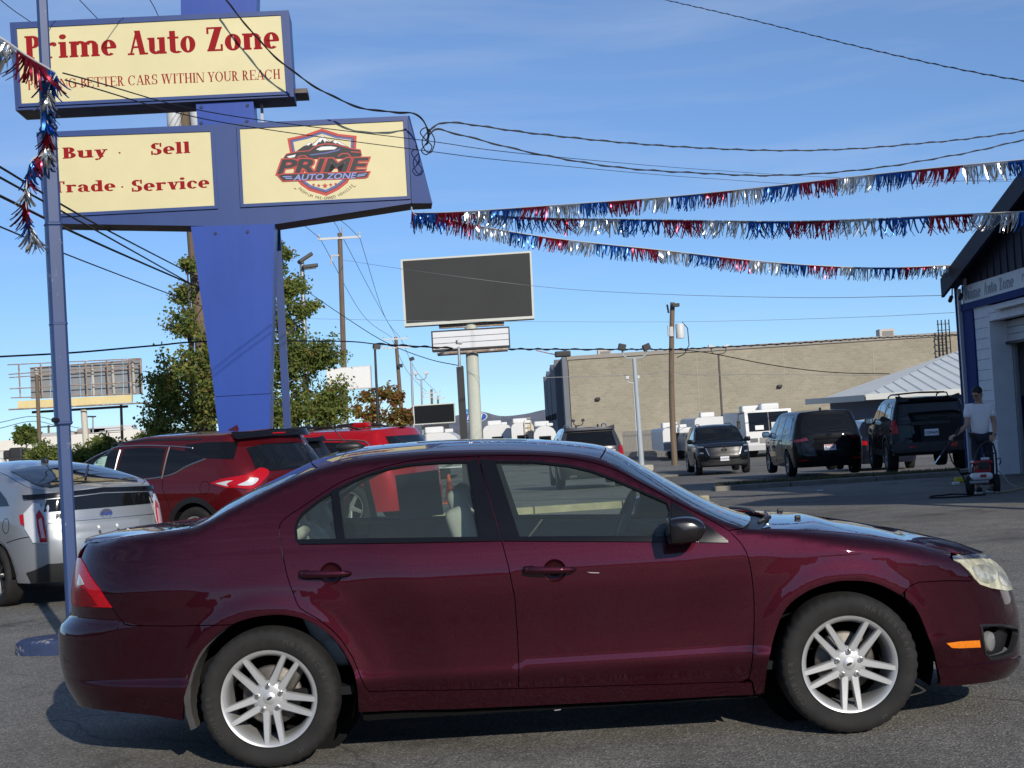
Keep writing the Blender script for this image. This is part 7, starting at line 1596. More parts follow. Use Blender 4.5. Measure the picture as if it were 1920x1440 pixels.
c = Car('liftback_car', 'silver hybrid liftback cut by the left edge with black steel wheels', 'car', loc, hd, SILV, sp_, (-1.35, 1.35, .315, .832, .2), 'many', M('black_rim', (.018,.018,.02), .3, coat=.4), bottom=.25, arch=.365)
BLKR = M('black_bumper', (.02,.02,.021), .55)
c.side('side_window', [(-1.62,1.03),(-1.5,1.10),(-1.28,1.18),(-1.12,1.215),(-1.02,1.02)], TINT); c.side('side_window', [(-.97,1.02),(-1.06,1.23),(-.6,1.32),(-.2,1.345),(-.14,.985)], TINT); c.side('side_window', [(-.08,.985),(-.13,1.345),(.3,1.32),(.62,1.20),(.98,1.0),(.95,.965)], TINT)
c.top('rear_glass', -1.98, -1.0, TINT, .86, .008); c.top('windshield', .42, 1.42, TINT, .93); 
c.rear('lower_rear_glass', [(-.60,.955),(.60,.955),(.56,1.075),(0,1.10),(-.56,1.075)], TINT, .005)
c.rear('spoiler', [(-.70,1.085),(0,1.115),(.70,1.085),(.70,1.125),(0,1.152),(-.70,1.125)], BLKG, .03)
for s_ in (1, -1):
    o = c.rear('tail_light', [(s_*b, z) for b, z in [(.60,.64),(.705,.66),(.745,.80),(.735,.95),(.66,1.05),(.615,1.04),(.60,.85)]], LENSW, .012)[0]
    c.rear('red_lens', [(s_*b, z) for b, z in [(.60,.66),(.655,.66),(.66,.80),(.655,.93),(.625,.98),(.60,.90)]], LENSR, .022, par=o); c.rear('lens_bar', [(s_*b, z) for b, z in [(.612,.70),(.640,.70),(.642,.88),(.618,.90)]], M('lens_bright', (.70,.36,.36), .2, coat=1), .028, par=o)
c.side('rear_reflector', [(-1.905,.945),(-1.865,.935),(-1.895,.85),(-1.935,.83)], LENSR, .012); c.side('tail_light', curve([(-1.93,.935),(-2.02,.985),(-2.085,1.02),(-2.10,.86),(-2.10,.70),(-2.05,.76)], True, 4), M('lamp_side', (.50,.50,.52), .15, .3, 1.0), .010)
c.rear('garnish', [(-.58,.845),(.58,.845),(.57,.875),(-.57,.875)], M('garnish_silver', (.36,.38,.40), .3, .5, .6), .012)
c.rear('plate_recess', [(-.33,.67),(.33,.67),(.37,.81),(-.37,.81)], M('recess_silver', (.36,.38,.40), .42, .4, .5), .003)
for b in (-.10, .10):
    for z in (.715, .765): c.rear('plate_screw', [(b-.012,z-.015),(b+.012,z-.015),(b+.012,z+.015),(b-.012,z+.015)], M('screw_dark', (.06,.06,.06), .5) if z < .75 else LW, .008, .03)
f = c.rearmap(.014); p = f(0, .895); T = Matrix.Translation(p) @ Matrix(((0,0,-1,0),(-1,0,0,0),(0,1,0,0),(0,0,0,1))); m = MB()
for rx, ry, dy, mt in ((.066,.046,0,None),): 
    n = 28; vs = [(rx*cos(2*pi*i/n), ry*sin(2*pi*i/n), .0) for i in range(n)]; m.add(vs, [tuple(range(n))], T)
o = m.build('badge', M('badge_blue', (.03,.07,.30), .25, coat=1), c.root)
m = MB()
for rx, ry, dy in ((.066,.046,0),(.018,.038,.004),(.044,.014,.020)):
    n = 28; ring_ = [(k*rx*cos(2*pi*i/n) if k == 1 else (rx-.008)*cos(2*pi*i/n), dy + (ry*sin(2*pi*i/n) if k == 1 else (ry-.007)*sin(2*pi*i/n)), .004) for k in (1, 0) for i in range(n)]; m.add(ring_, [(i,(i+1)%n,n+(i+1)%n,n+i) for i in range(n)], T)
m.build('badge_ring', CHROME, o)
p = f(-.43, .905); m = MB(); put_text(m, 'PRIUS', .055, Matrix.Translation(p) @ Matrix(((0,0,-1,0),(-1,0,0,0),(0,1,0,0),(0,0,0,1))), bold=.004, space=1.2); m.build('lettering', CHROME, c.root)
c.rear('lower_bumper', [(-.70,.255),(.70,.255),(.74,.36),(.60,.44),(-.60,.44),(-.74,.36)], BLKR, .006)
for pts in ([(-1.0,.985),(-1.02,.8),(-.98,.6),(-.93,.42)], [(-.11,.96),(-.10,.6),(-.12,.32)], [(-1.62,.66),(-1.85,.70),(-2.0,.72)]): c.line('panel_gap', pts)
ring_ = [(-1.62+.075*cos(2*pi*i/20), .83+.075*sin(2*pi*i/20)) for i in range(21)]; c.line('fuel_door_gap', ring_, .003); 
c.handle(-.82, .88); c.mirror(1.02, .99)
m = MB(); p = c.S.top()(-.75, 0); m.rbox((p.x, 0, p.z+.02), (.12,.05,.06), .02); m.tube([(p.x-.03,0,p.z+.04),(p.x-.15,0,p.z+.13)], .004, 5); m.build('roof_antenna', DKM, c.root); 
m = MB(); m.tube([c.S.top(.03)(-1.85, .1), c.S.top(.03)(-1.25, -.45)], .012, 5); m.build('rear_wiper', BLK, c.root)
# ---------------------------------------------------------------- dark red crossover
DRED = paint('dark_red_paint', (.125, .007, .010), .45, .35, flake=False)
hd = radians(146)
sp_, r0, f0 = suvspec(4.9, 1.915, 1.69, 2.825, ro=1.08, fo=.98, belt=1.10, zh=1.08, rake=.42, nr=2.9, rc=.75)
loc = wheel_loc(376, 1002, 19.5, -1.4125, .84, .37, hd)
c = Car('crossover', 'dark red crossover with floating black roof pillar and papered front window', 'car', loc, hd, DRED, sp_, (-1.4125, 1.4125, .37, .955, .235), 'five', bottom=.27, arch=.43, plastic_arch=True)
c.side('side_window', [(-.80,1.15),(-.78,1.52),(-.3,1.55),(.02,1.545),(.09,1.13)], TINT); c.side('side_window', [(.16,1.13),(.09,1.545),(.4,1.52),(.75,1.39),(1.2,1.14),(1.15,1.10)], TINT); c.side('side_window', [(-.86,1.16),(-.84,1.515),(-1.15,1.47),(-1.55,1.36),(-1.25,1.28),(-1.0,1.19)], TINT)
c.side('pillar_trim', [(-1.16,1.475),(-1.57,1.36),(-2.02,1.33),(-1.97,1.55),(-1.5,1.565),(-1.16,1.55)], BLKG, .007); c.side('roof_trim', [(-1.4,1.625),(-.4,1.655),(.4,1.64),(.4,1.615),(-.4,1.63),(-1.4,1.60)], BLK, .006)
for pts in ([(-1.3,1.50),(-.8,1.545),(-.2,1.575),(.3,1.555),(.75,1.42),(1.22,1.15)], [(1.2,1.09),(.1,1.105),(-.6,1.125),(-1.0,1.17),(-1.25,1.265),(-1.57,1.35)]): c.line('chrome_strip', pts, .011, .006, M('bright_strip', (.5,.52,.55), .25, .9))
for x in (-.83, .125): c.line('chrome_strip' if x < 0 else 'pillar_strip', [(x,1.12),(x-.035,1.53)], .011, .008, M('bright_strip', (.5,.52,.55), .25, .9) if x > 0 else BLK)
c.rear('rear_window', [(-.66,1.15),(.66,1.15),(.58,1.46),(.3,1.50),(-.3,1.50),(-.58,1.46)], TINT, .006); c.rear('spoiler', [(-.66,1.535),(0,1.56),(.66,1.535),(.67,1.63),(0,1.668),(-.67,1.63)], BLKG, .09); c.rear('brake_light', [(-.12,1.58),(.12,1.58),(.12,1.60),(-.12,1.60)], LENSR, .098)
for s_ in (1, -1):
    o = c.rear('tail_light', [(s_*b, z) for b, z in curve([(.50,1.14),(.62,1.02),(.74,.94),(.875,.97),(.895,1.03),(.80,1.10),(.66,1.17),(.58,1.195)], True, 3)], LENSR, .012)[0]
    c.rear('lamp_strip', [(s_*b, z) for b, z in curve([(.66,1.055),(.74,.985),(.85,.995),(.80,1.03),(.72,1.075)], True, 3)], LENSW, .018, par=o)
c.side('tail_light', [(-2.28,.95),(-2.0,.965),(-1.72,1.035),(-1.9,1.085),(-2.28,1.13)], LENSR, .010); c.side('lamp_strip', [(-2.26,.98),(-2.0,.99),(-1.82,1.03),(-2.0,1.055),(-2.26,1.06)], LENSW, .016)
c.wiper(1.17, 1.2, .42); ring_ = [(-1.62+.085*cos(2*pi*i/20), .98+.085*sin(2*pi*i/20)) for i in range(21)]; c.line('fuel_door_gap', ring_, .003)
for pts in ([(-.84,1.12),(-.86,.98),(-.95,.82),(-1.0,.62),(-.98,.45)], [(.12,1.10),(.12,.6),(.10,.32)], [(1.2,1.08),(1.22,.7),(1.15,.35)]): c.line('panel_gap', pts)
c.handle(-.56, 1.0, CHROME, .24); c.handle(.34, 1.0, CHROME, .24); c.mirror(1.02, 1.14); c.top('windshield', .42, 1.0, TINT, .93)
c.top('sun_roof', -.6, .2, BLKG, .7); m = MB(); p = c.S.top()(-1.25, 0); m.add([(p.x-.1,0,p.z+.07),(p.x+.1,0,p.z),(p.x-.1,.03,p.z),(p.x-.1,-.03,p.z)], [(0,1,2),(0,3,1),(0,2,3)]); m.build('fin_antenna', DRED, c.root)
c.side('paper_sheet', [(.36,1.15),(.33,1.46),(.56,1.43),(.63,1.14)], M('green_paper', (.42,.62,.50), .7), .008)
m_ = M('paper_ink', (.25,.38,.32), .8)
for z in (1.39, 1.36, 1.33, 1.28, 1.24): c.side('printed_line', [(.39,z),(.39,z+.010),(.54,z+.010),(.54,z)], m_, .0095, .05, 0)
# ---------------------------------------------------------------- red utility
hd = radians(156); REDP = paint('red_paint', (.46, .008, .014), .2, .35, flake=False)
sp_, r0, f0 = suvspec(4.8, 1.94, 1.64, 2.91, ro=.95, fo=.9, belt=1.08, zh=1.1, rake=.34, rc=.6)
loc = wheel_loc(660, 957, 24.2, -1.455, .86, .385, hd)
c = Car('red_utility', 'bright red utility with roof bars, nose away behind the sedan roof', 'car', loc, hd, REDP, sp_, (-1.455, 1.455, .385, .97, .26), 'five', bottom=.30, arch=.44)
c.side('side_window', [(-.72,1.13),(-.70,1.47),(-.2,1.50),(.16,1.495),(.2,1.11)], TINT); c.side('side_window', [(.27,1.11),(.23,1.495),(.55,1.47),(.8,1.37),(1.15,1.12)], TINT); c.side('side_window', [(-.78,1.13),(-.76,1.47),(-1.35,1.44),(-1.75,1.38),(-1.82,1.16)], TINT)
c.line('chrome_strip', [(-1.85,1.13),(-1.78,1.41),(-1.35,1.475),(-.7,1.505),(.2,1.53),(.55,1.50),(.82,1.39)], .013, .006, M('bright_strip', (.5,.52,.55), .25, .9))
c.rear('rear_window', [(-.70,1.14),(.70,1.14),(.60,1.50),(-.60,1.50)], TINT, .006); c.rear('tail_light', [(.62,.98),(.90,1.0),(.90,1.09),(.62,1.08)], LENSR, .012, mirror=True)
c.rails(-1.5, .5, .84, BLK); 
for x in (-1.1, -.1):
    P = [c.S.top(.08)(x, q) for q in (-.86, 0, .86)]; m = MB(); m.tube(P, .02, 6); m.build('cross_bar', BLK, c.root)
c.mirror(.95, 1.12); c.handle(-.55, 1.0, CHROME); c.handle(.4, 1.0, CHROME); c.top('windshield', .45, .98, TINT, .93)
m = MB(); p = c.S.top()(-1.2, .0); m.rbox((p.x, 0, p.z+.05), (.35,.16,.09), .03); m.build('antenna_housing', REDP, c.root)
for pts in ([(-.75,1.1),(-.8,.8),(-1.0,.5)], [(.235,1.08),(.23,.35)]): c.line('panel_gap', pts)
# ---------------------------------------------------------------- dark hatch squeezed between
BLKP = paint('black_paint', (.005, .0055, .007), 0.0, .4, flake=False, coat=0.6)
hd = radians(147); sp_, r0, f0 = suvspec(4.3, 1.80, 1.56, 2.62, ro=.85, fo=.85, belt=1.02, zh=1.0, rake=.45, rc=.6)
p = px(590, 900, 22.6); loc = (p.x - 1.55*cos(hd) *1.0 + 0.0, 22.6 + 1.0, 0)
loc = (px(585, 900, 22.9).x + cos(hd)*1.9, 22.9 + sin(hd)*1.9, 0)
c = Car('hatchback', 'black hatchback wedged between the dark red crossover and the red utility', 'car', loc, hd, BLKP, sp_, (-1.31, 1.31, .33, .89, .21), 'five', bottom=.25, arch=.38)
c.side('side_window', [(-1.5,1.08),(-1.35,1.36),(-.6,1.44),(.1,1.44),(.55,1.36),(1.1,1.06)], TINT); c.rear('rear_window', [(-.62,1.06),(.62,1.06),(.52,1.43),(-.52,1.43)], TINT, .006); c.rear('spoiler', [(-.6,1.45),(.6,1.45),(.6,1.53),(-.6,1.53)], BLKG, .08); c.rear('tail_light', [(.58,.85),(.82,.88),(.80,1.05),(.62,1.03)], LENSR, .01, mirror=True); c.wiper(1.08, 1.1, .35)
# ---------------------------------------------------------------- grey utility seen from behind
GREYP = paint('gunmetal_paint', (.09, .088, .092), .5, .35, flake=False)
hd = radians(92); D = 42.5; sp_, r0, f0 = suvspec(5.0, 1.985, 1.76, 2.9, ro=1.1, fo=.95, belt=1.16, zh=1.12, rake=.26, nr=4.2, tum=.22)
p = px(1104, 860, D); loc = (p.x, D - r0, zg(p.x, D))
c = Car('grey_utility', 'gunmetal utility with twin tail bars, back turned, beyond the sedan roof', 'car', loc, hd, GREYP, sp_, (-1.45, 1.45, .38, .985, .25), 'five', bottom=.30, arch=.44)
c.rear('rear_window', [(-.74,1.20),(.74,1.20),(.64,1.62),(-.64,1.62)], TINT, .006); c.rear('spoiler', [(-.68,1.64),(.68,1.64),(.68,1.72),(-.68,1.72)], GREYP, .10); c.rear('tail_light', [(.79,.86),(.93,.86),(.93,1.20),(.80,1.20)], LENSR, .012, mirror=True); c.rear('lower_bumper', [(-.86,.32),(.86,.32),(.90,.62),(-.90,.62)], BLK, .012); c.rear('tail_bar', [(-.70,1.05),(.70,1.05),(.70,1.09),(-.70,1.09)], M('bright_strip', (.5,.52,.55), .25, .9), .01)
c.side('side_window', [(-2.0,1.22),(-1.8,1.58),(-.2,1.62),(.5,1.55),(1.1,1.2)], TINT); c.rails(-1.7, .5, .86, M('rail_grey', (.3,.3,.3), .4, .7), .07); c.mirror(.95, 1.18); c.rear('exhaust_trim', [(.45,.36),(.65,.36),(.65,.42),(.45,.42)], CHROME, .02, mirror=True)
for q in (-.5, .5):
    m = MB(); pp = c.S.top()(-1.5, q); m.rbox((pp.x, pp.y, pp.z+.03), (.12,.05,.08), .02); m.build('fin_antenna', DKM, c.root)
# ---------------------------------------------------------------- black utility facing us
hd = radians(269); D = 54.0; sp_, r0, f0 = suvspec(5.0, 1.98, 1.77, 2.9, ro=1.05, fo=.98, belt=1.15, zh=1.17, nf=3.4, tum=.2)
p = px(1357, 870, D); loc = (p.x - cos(hd)*f0*.6, D + f0*.8, zg(p.x, D))
c = Car('black_utility', 'black utility facing the camera with V shaped grille before the trailers', 'car', loc, hd, BLKP, sp_, (-1.45, 1.45, .385, .985, .25), 'five', bottom=.30, arch=.44)
c.top('windshield', .25, 1.0, TINT, .95, .008); c.side('side_window', [(-1.9,1.22),(-1.75,1.58),(-.2,1.63),(.5,1.56),(1.1,1.2)], TINT); c.mirror(.92, 1.2)
G_ = M('grille_black', (.012,.012,.012), .35)
c.front('grille', [(-.52,.62),(.52,.62),(.62,.98),(-.62,.98)], G_, .006); 
for z in (.68, .76, .84): c.front('grille_bar', [(-.5,z),(.5,z),(.52,z+.03),(-.52,z+.03)], M('bar_grey', (.03,.03,.032), .3), .014)
c.front('chrome_v', [(.53,.72),(.56,.72),(.66,.98),(.62,.98)], M('bright_strip', (.5,.52,.55), .25, .9), .02, mirror=True)
c.front('headlight', [(.70,1.0),(.90,1.0),(.92,1.07),(.72,1.05)], LAMPW, .012, mirror=True); c.front('lower_lamp', [(.72,.78),(.86,.79),(.86,.84),(.74,.84)], LAMPW, .012, mirror=True); c.front('bumper_trim', [(-.8,.36),(.8,.36),(.86,.50),(-.86,.50)], M('skid_grey', (.02,.02,.021), .5), .012); c.front('intake', [(-.55,.44),(.55,.44),(.6,.56),(-.6,.56)], G_, .016)
f = c.frontmap(.03); p = f(0, .885); T = Matrix.Translation(p) @ Matrix(((0,0,1,0),(1,0,0,0),(0,1,0,0),(0,0,0,1))); m = MB(); n = 24; m.add([((.085 if k else .070)*cos(2*pi*i/n), (.085 if k else .070)*sin(2*pi*i/n), 0) for k in (1,0) for i in range(n)], [(i,(i+1)%n,n+(i+1)%n,n+i) for i in range(n)], T); m.add([(-.11,-.016,.004),(.11,-.016,.004),(.11,.016,.004),(-.11,.016,.004)], [(0,1,2,3)], T); m.build('badge', CHROME, c.root)
c.plate(True, .585, False, 'CCE6476'); c.rails(-1.6, .3, .86, BLK, .05)
# ---------------------------------------------------------------- black people carrier
hd = radians(90.0); D = 40.0; sp_, r0, f0 = suvspec(5.17, 1.99, 1.76, 3.06, ro=1.12, fo=.98, belt=1.10, zh=1.05, rake=.30, nr=3.6, tum=.22, cowl=1.45, hdr=.5)
p = px(1560, 890, D); loc = (p.x - r0*cos(hd)*1.0, D - r0*sin(hd), zg(p.x, D))
c = Car('people_carrier', 'black people carrier with its tail towards us left of the boxy black four wheel drive', 'car', loc, hd, BLKP, sp_, (-1.53, 1.53, .36, .985, .235), 'five', M('grey_rim', (.25,.25,.26), .35, .7), bottom=.26, arch=.42)
c.rear('rear_window', [(-.74,1.16),(.74,1.16),(.68,1.40),(.60,1.62),(-.60,1.62),(-.68,1.40)], TINT, .006); c.side('side_window', [(-1.95,1.18),(-1.78,1.58),(-.95,1.62),(-.92,1.14)], TINT); c.side('side_window', [(-.86,1.14),(-.88,1.62),(.05,1.63),(.12,1.12)], TINT); c.side('side_window', [(.18,1.12),(.12,1.63),(.6,1.57),(1.35,1.14)], TINT)
c.rear('tail_light', [(.55,.98),(.94,.93),(.95,1.0),(.60,1.06)], M('smoked_red', (.10,.006,.01), .12, coat=1), .012, mirror=True); c.rear('garnish', [(-.55,.99),(.55,.99),(.55,1.03),(-.55,1.03)], BLKG, .014)
c.rear('recess', [(-.55,.66),(.55,.66),(.72,.92),(-.72,.92)], BLKG, .003); c.rear('bumper_fold', [(-.85,.50),(.85,.50),(.85,.53),(-.85,.53)], BLKG, .012); c.rear('reflector', [(.60,.44),(.84,.44),(.84,.47),(.60,.47)], LENSR, .014, mirror=True)
c.plate(False, .77, True, 'BLL7006'); f = c.rearmap(.016); p = f(0, 1.085); T = Matrix.Translation(p) @ Matrix(((0,0,-1,0),(-1,0,0,0),(0,1,0,0),(0,0,0,1))); m = MB(); n = 24
for rx, ry, dy in ((.085,.058,0),(.024,.048,.004),(.055,.017,.026)): m.add([((rx if k else rx-.011)*cos(2*pi*i/n), dy+(ry if k else ry-.009)*sin(2*pi*i/n), 0) for k in (1,0) for i in range(n)], [(i,(i+1)%n,n+(i+1)%n,n+i) for i in range(n)], T)
m.build('badge', CHROME, c.root); c.mirror(1.15, 1.13); c.wiper(1.19, 1.21, .5); c.handle(-.7, .98); c.handle(.3, .98)
for pts in ([(.15,1.1),(.13,.35)], [(-.9,1.1),(-.92,.7),(-1.05,.5)]): c.line('panel_gap', pts)
m = MB(); pp = c.S.top()(-1.6, 0); m.rbox((pp.x, 0, pp.z+.03), (.16,.05,.08), .02); m.build('fin_antenna', BLKG, c.root)
# ---------------------------------------------------------------- boxy black four wheel drive
hd = radians(84); D = 35.6; sp_, r0, f0 = suvspec(4.83, 1.93, 1.80, 2.79, ro=1.08, fo=.93, belt=1.22, zh=1.18, rake=.16, nr=5.0, tum=.16, rc=.42)
p = px(1752, 880, D); loc = (p.x - r0*cos(hd), D - r0*sin(hd), zg(p.x, D))
c = Car('four_wheel_drive', 'boxy black four wheel drive with roof rails parked beside the workshop corner', 'car', loc, hd, BLKP, sp_, (-1.395, 1.395, .40, .965, .265), 'five', M('grey_rim', (.25,.25,.26), .35, .7), bottom=.42, arch=.47, plastic_arch=True)
c.rear('rear_window', [(-.74,1.27),(.74,1.27),(.68,1.66),(-.68,1.66)], TINT, .006); c.rear('spoiler', [(-.72,1.68),(.72,1.68),(.70,1.77),(-.70,1.77)], BLKG, .10)
c.side('side_window', [(-2.0,1.28),(-1.9,1.64),(-1.2,1.66),(-1.1,1.25)], TINT); c.side('side_window', [(-1.04,1.25),(-1.08,1.66),(-.2,1.67),(-.15,1.24)], TINT); c.side('side_window', [(-.09,1.24),(-.12,1.67),(.35,1.62),(.85,1.25)], TINT)
c.rear('tail_light', [(.76,.96),(.93,.96),(.93,1.27),(.80,1.27)], LENSR, .016, mirror=True); c.rear('lamp_trim', [(.78,.80),(.92,.80),(.92,.945),(.78,.945)], BLKR, .016, mirror=True)
c.rear('bumper', [(-.92,.50),(.92,.50),(.94,.72),(-.94,.72)], BLKR, .05); c.rear('handle_recess', [(-.45,1.14),(.45,1.14),(.45,1.22),(-.45,1.22)], BLKR, .012); c.rear('reflector', [(-.55,.60),(-.40,.60),(-.40,.63),(-.55,.63)], LENSR, .06, mirror=True)
c.plate(False, .95, False, 'CGP4678', .33); c.rails(-1.7, .2, .86, BLK, .09); 
for x in (-1.2, -.3):
    P = [c.S.top(.10)(x, q) for q in (-.86, 0, .86)]; m = MB(); m.tube(P, .022, 6); m.build('cross_bar', BLK, c.root)
c.mirror(.75, 1.25); c.handle(-.9, 1.08); c.handle(.1, 1.08); c.wiper(1.3, 1.31, .4)
# ---------------------------------------------------------------- dark saloon between them
hd = radians(88); D = 46; sp_, r0, f0 = suvspec(4.7, 1.84, 1.52, 2.75, ro=1.0, fo=.9, belt=1.0, zh=.98, rake=.4, tum=.24)
p = px(1640, 900, D); loc = (p.x, D, zg(p.x, D)); c = Car('dark_saloon', 'dark blue car glimpsed between the people carrier and the four wheel drive', 'car', loc, hd, paint('dark_blue_paint', (.012,.016,.03), .3, .35, flake=False), sp_, (-1.37, 1.37, .33, .9, .21), 'five', bottom=.25, arch=.39)
c.side('side_window', [(-1.6,1.05),(-1.3,1.34),(-.2,1.42),(.4,1.37),(1.1,1.04)], TINT); c.rear('rear_window', [(-.6,1.05),(.6,1.05),(.55,1.4),(-.55,1.4)], TINT, .006); c.rear('tail_light', [(.6,.8),(.86,.82),(.86,.95),(.6,.92)], LENSR, .01, mirror=True); c.mirror(.95, 1.04)
# ================================================================== travel trailers and a motor home
RVW = M('rv_white', (.72,.72,.70), .45, var=.03, vscale=1); RVB = M('rv_beige', (.62,.54,.40), .5); RVG = M('rv_stripe', (.28,.27,.26), .5)
def trailer(label, u0, u1, vt, D, Lr=7.0, hd=0.0, front_round=.5, name='travel_trailer', nose=False, mat=None, seed=0):
    a = px(u0, vt, D); b = px(u1, vt, D); g = zg(a.x, D); w = b.x - a.x; h = (a.z+b.z)/2 - g; root = thing(name, label, 'trailer', (a.x, D, g), hd, 'trailers in the yard behind'); m = MB(); z0 = .5; r = min(front_round, w*.42)
    pr = [(0, z0), (w, z0), (w, h-r)] + [(w - r + r*cos(radians(t)), h - r + r*sin(radians(t))) for t in (20,45,70,90)] + [(r + r*cos(radians(t)), h - r + r*sin(radians(t))) for t in (90,110,135,160)] + [(0, h-r)]
    n = len(pr); vs = [(x, 0, z) for x, z in pr] + [(x, Lr, z) for x, z in pr]; m.add(vs, [tuple(range(n)), tuple(range(2*n-1, n-1, -1))] + [(i, n+i, n+(i+1)%n, (i+1)%n) for i in range(n)]); m.build('shell', mat or RVW, root)
    m = MB(); m.box((w*.5, -.01, z0+.25), (w*.98, .03, .35)); m.build('lower_band', RVG, root)
    rn = random.Random(seed)
    for k in range(max(1, int(w/1.6))):
        x = (k+.5)*w/max(1, int(w/1.6)); m = MB(); m.box((x, -.02, z0+h*.42), (.7, .04, .5)); f_ = m.build('window', BLK, root); g_ = MB(); g_.box((x, -.045, z0+h*.42), (.6, .02, .4)); g_.build('pane', TINT, f_)
    m = MB(); m.rbox((w*.4, Lr*.4, h+.15), (.9, .9, .32), .08); m.build('roof_unit', RVW, root); m = MB(); m.rbox((w*.75, Lr*.2, h+.08), (.4, .4, .18), .05); m.build('roof_vent', RVW, root)
    for x in (w*.3, w*.6):
        m = MB(); m.lathe([(0,-.1),(.3,-.1),(.33,0),(.33,.15),(0,.15)], 14, Matrix.Translation((x, .15, .33)), axis='Y'); m.build('wheel', RUB, root)
    return root, w, h
trailer('white trailer with a dark framed end left of the boxed black post', 775, 862, 812, 70, 6, 0, .7, seed=1)
trailer('white travel trailer right of the big billboard column', 905, 958, 797, 96, 6, 0, .35, seed=2)
r_, w_, h_ = trailer('beige trimmed trailer with a rear ladder among the white trailers', 958, 1000, 793, 92, 6, 0, .3, seed=3)
m = MB()
for x in (w_*.6, w_*.6+.4): m.tube([(x, -.12, .7), (x, -.12, h_+.1)], .04, 5)
m.build('ladder_rail', RVB, r_)
for k in range(8): m = MB(); m.box((w_*.6+.2, -.12, .9+k*.28), (.4, .04, .04)); m.build('ladder_rung', RVB, r_)
m = MB(); m.box((w_*.86, -.03, h_*.55), (w_*.22, .05, h_*.8)); m.build('end_panel', RVB, r_)
trailer('rounded white trailer nose beside the charcoal end wall', 1000, 1042, 799, 88, 6, 0, .9, seed=4)
r_, w_, h_ = trailer('white boxy trailer directly behind the transformer pole', 1242, 1300, 802, 82, 7, 0, .2, seed=5)
trailer('dark teardrop trailer left of the black utility', 1284, 1312, 812, 78, 5, 0, .9, seed=6, mat=M('trailer_dark', (.16,.17,.18), .5))
r_, w_, h_ = trailer('grey sided long trailer behind the black utility', 1302, 1392, 781, 90, 8, 0, .25, seed=7)
# motor home, front on
D = 76.0; a = px(1398, 800, D); b = px(1486, 800, D); g = zg(a.x, D); W2 = (b.x-a.x); top_ = px(1440, 770, D).z - g
mh = thing('motor_home', 'white motor home facing us with a wide dark windscreen', 'motor home', (a.x, D, g)); m = MB()
pr = [(0,.35),(0.06,1.2),(.12,2.0),(.35,2.6),(.75,top_-.08),(1.4,top_)] ; ys = [0.05, 0, .04, .15, .5, 1.2]
vs = []; N = len(pr)
for x0_, s_ in ((0, 1), (W2, -1)):
    pass
prof = [(-.02,.35),(-.08,.9),(-.06,1.35),(.05,1.9),(.18,2.4),(.32,top_-.15),(.8,top_),(8,top_),(8,.35)]
vs = [(.08*0, y, z) for y, z in prof] + [(W2, y, z) for y, z in prof]; n = len(prof); m.add(vs, [tuple(range(n)), tuple(range(2*n-1,n-1,-1))] + [(i, (i+1)%n, n+(i+1)%n, n+i) for i in range(n)]); m.build('shell', RVW, mh)
def mfront(name, x0, x1, z0, z1, mat, off=.03):
    fy = lambda z: next((lerp(prof[i][0], prof[i+1][0], (z-prof[i][1])/(prof[i+1][1]-prof[i][1])) for i in range(6) if prof[i][1] <= z <= prof[i+1][1]), 0)
    m = MB(); m.add([(x0, fy(z0)-off, z0), (x1, fy(z0)-off, z0), (x1, fy(z1)-off, z1), (x0, fy(z1)-off, z1)], [(0,1,2,3)]); return m.build(name, mat, mh)
f_ = mfront('windscreen', W2*.07, W2*.93, 1.33, 2.28, TINT); mfront('screen_divider', W2*.49, W2*.51, 1.33, 2.28, BLK, .036); mfront('sun_shade', W2*.55, W2*.75, 1.42, 1.75, M('shade_white', (.6,.6,.58), .6), .038); mfront('price_card', W2*.2, W2*.38, 1.40, 1.62, LW, .038)
mfront('grille', W2*.28, W2*.72, .72, 1.0, RVG); mfront('headlight', W2*.08, W2*.24, .78, .98, LAMPW); mfront('headlight', W2*.76, W2*.92, .78, .98, LAMPW); mfront('front_bumper', 0, W2, .36, .62, M('bumper_white', (.55,.55,.54), .5), .05)
m = MB(); m.tube([(0, .2, 2.3), (-.35, -.15, 2.25), (-.38, -.2, 1.9)], .04, 6); m.rbox((-.38, -.2, 1.7), (.18,.1,.45), .04); m.build('mirror_arm', DKM, mh)
m = MB(); m.rbox((W2*.25, 2.2, top_+.16), (.95, 1.1, .32), .08); m.build('roof_unit', RVW, mh); m = MB(); m.rbox((W2*.62, 1.6, top_+.2), (.95, 1.1, .38), .1); m.build('roof_unit', RVW, mh)
for x in (.35, W2-.35): m = MB(); m.lathe([(0,-.15),(.36,-.15),(.4,0),(.4,.2)], 16, Matrix.Translation((x, .9, .4)), axis='Y'); m.build('wheel', RUB, mh)
# orange cone
p = px(842, 906, 33); tcn = thing('traffic_cone', 'small orange traffic cone seen through the rear side window', 'cone', (p.x, 33, zg(p.x, 33))); m = MB(); m.lathe([(.16,.03),(.12,.035),(.03,.65),(0,.65)], 16); m.build('cone', M('cone_orange', (.60,.10,.02), .6), tcn, smooth=True); m = MB(); m.rbox((0,0,.015), (.36,.36,.03), .01); m.build('base', M('cone_orange', (.60,.10,.02), .6), tcn)
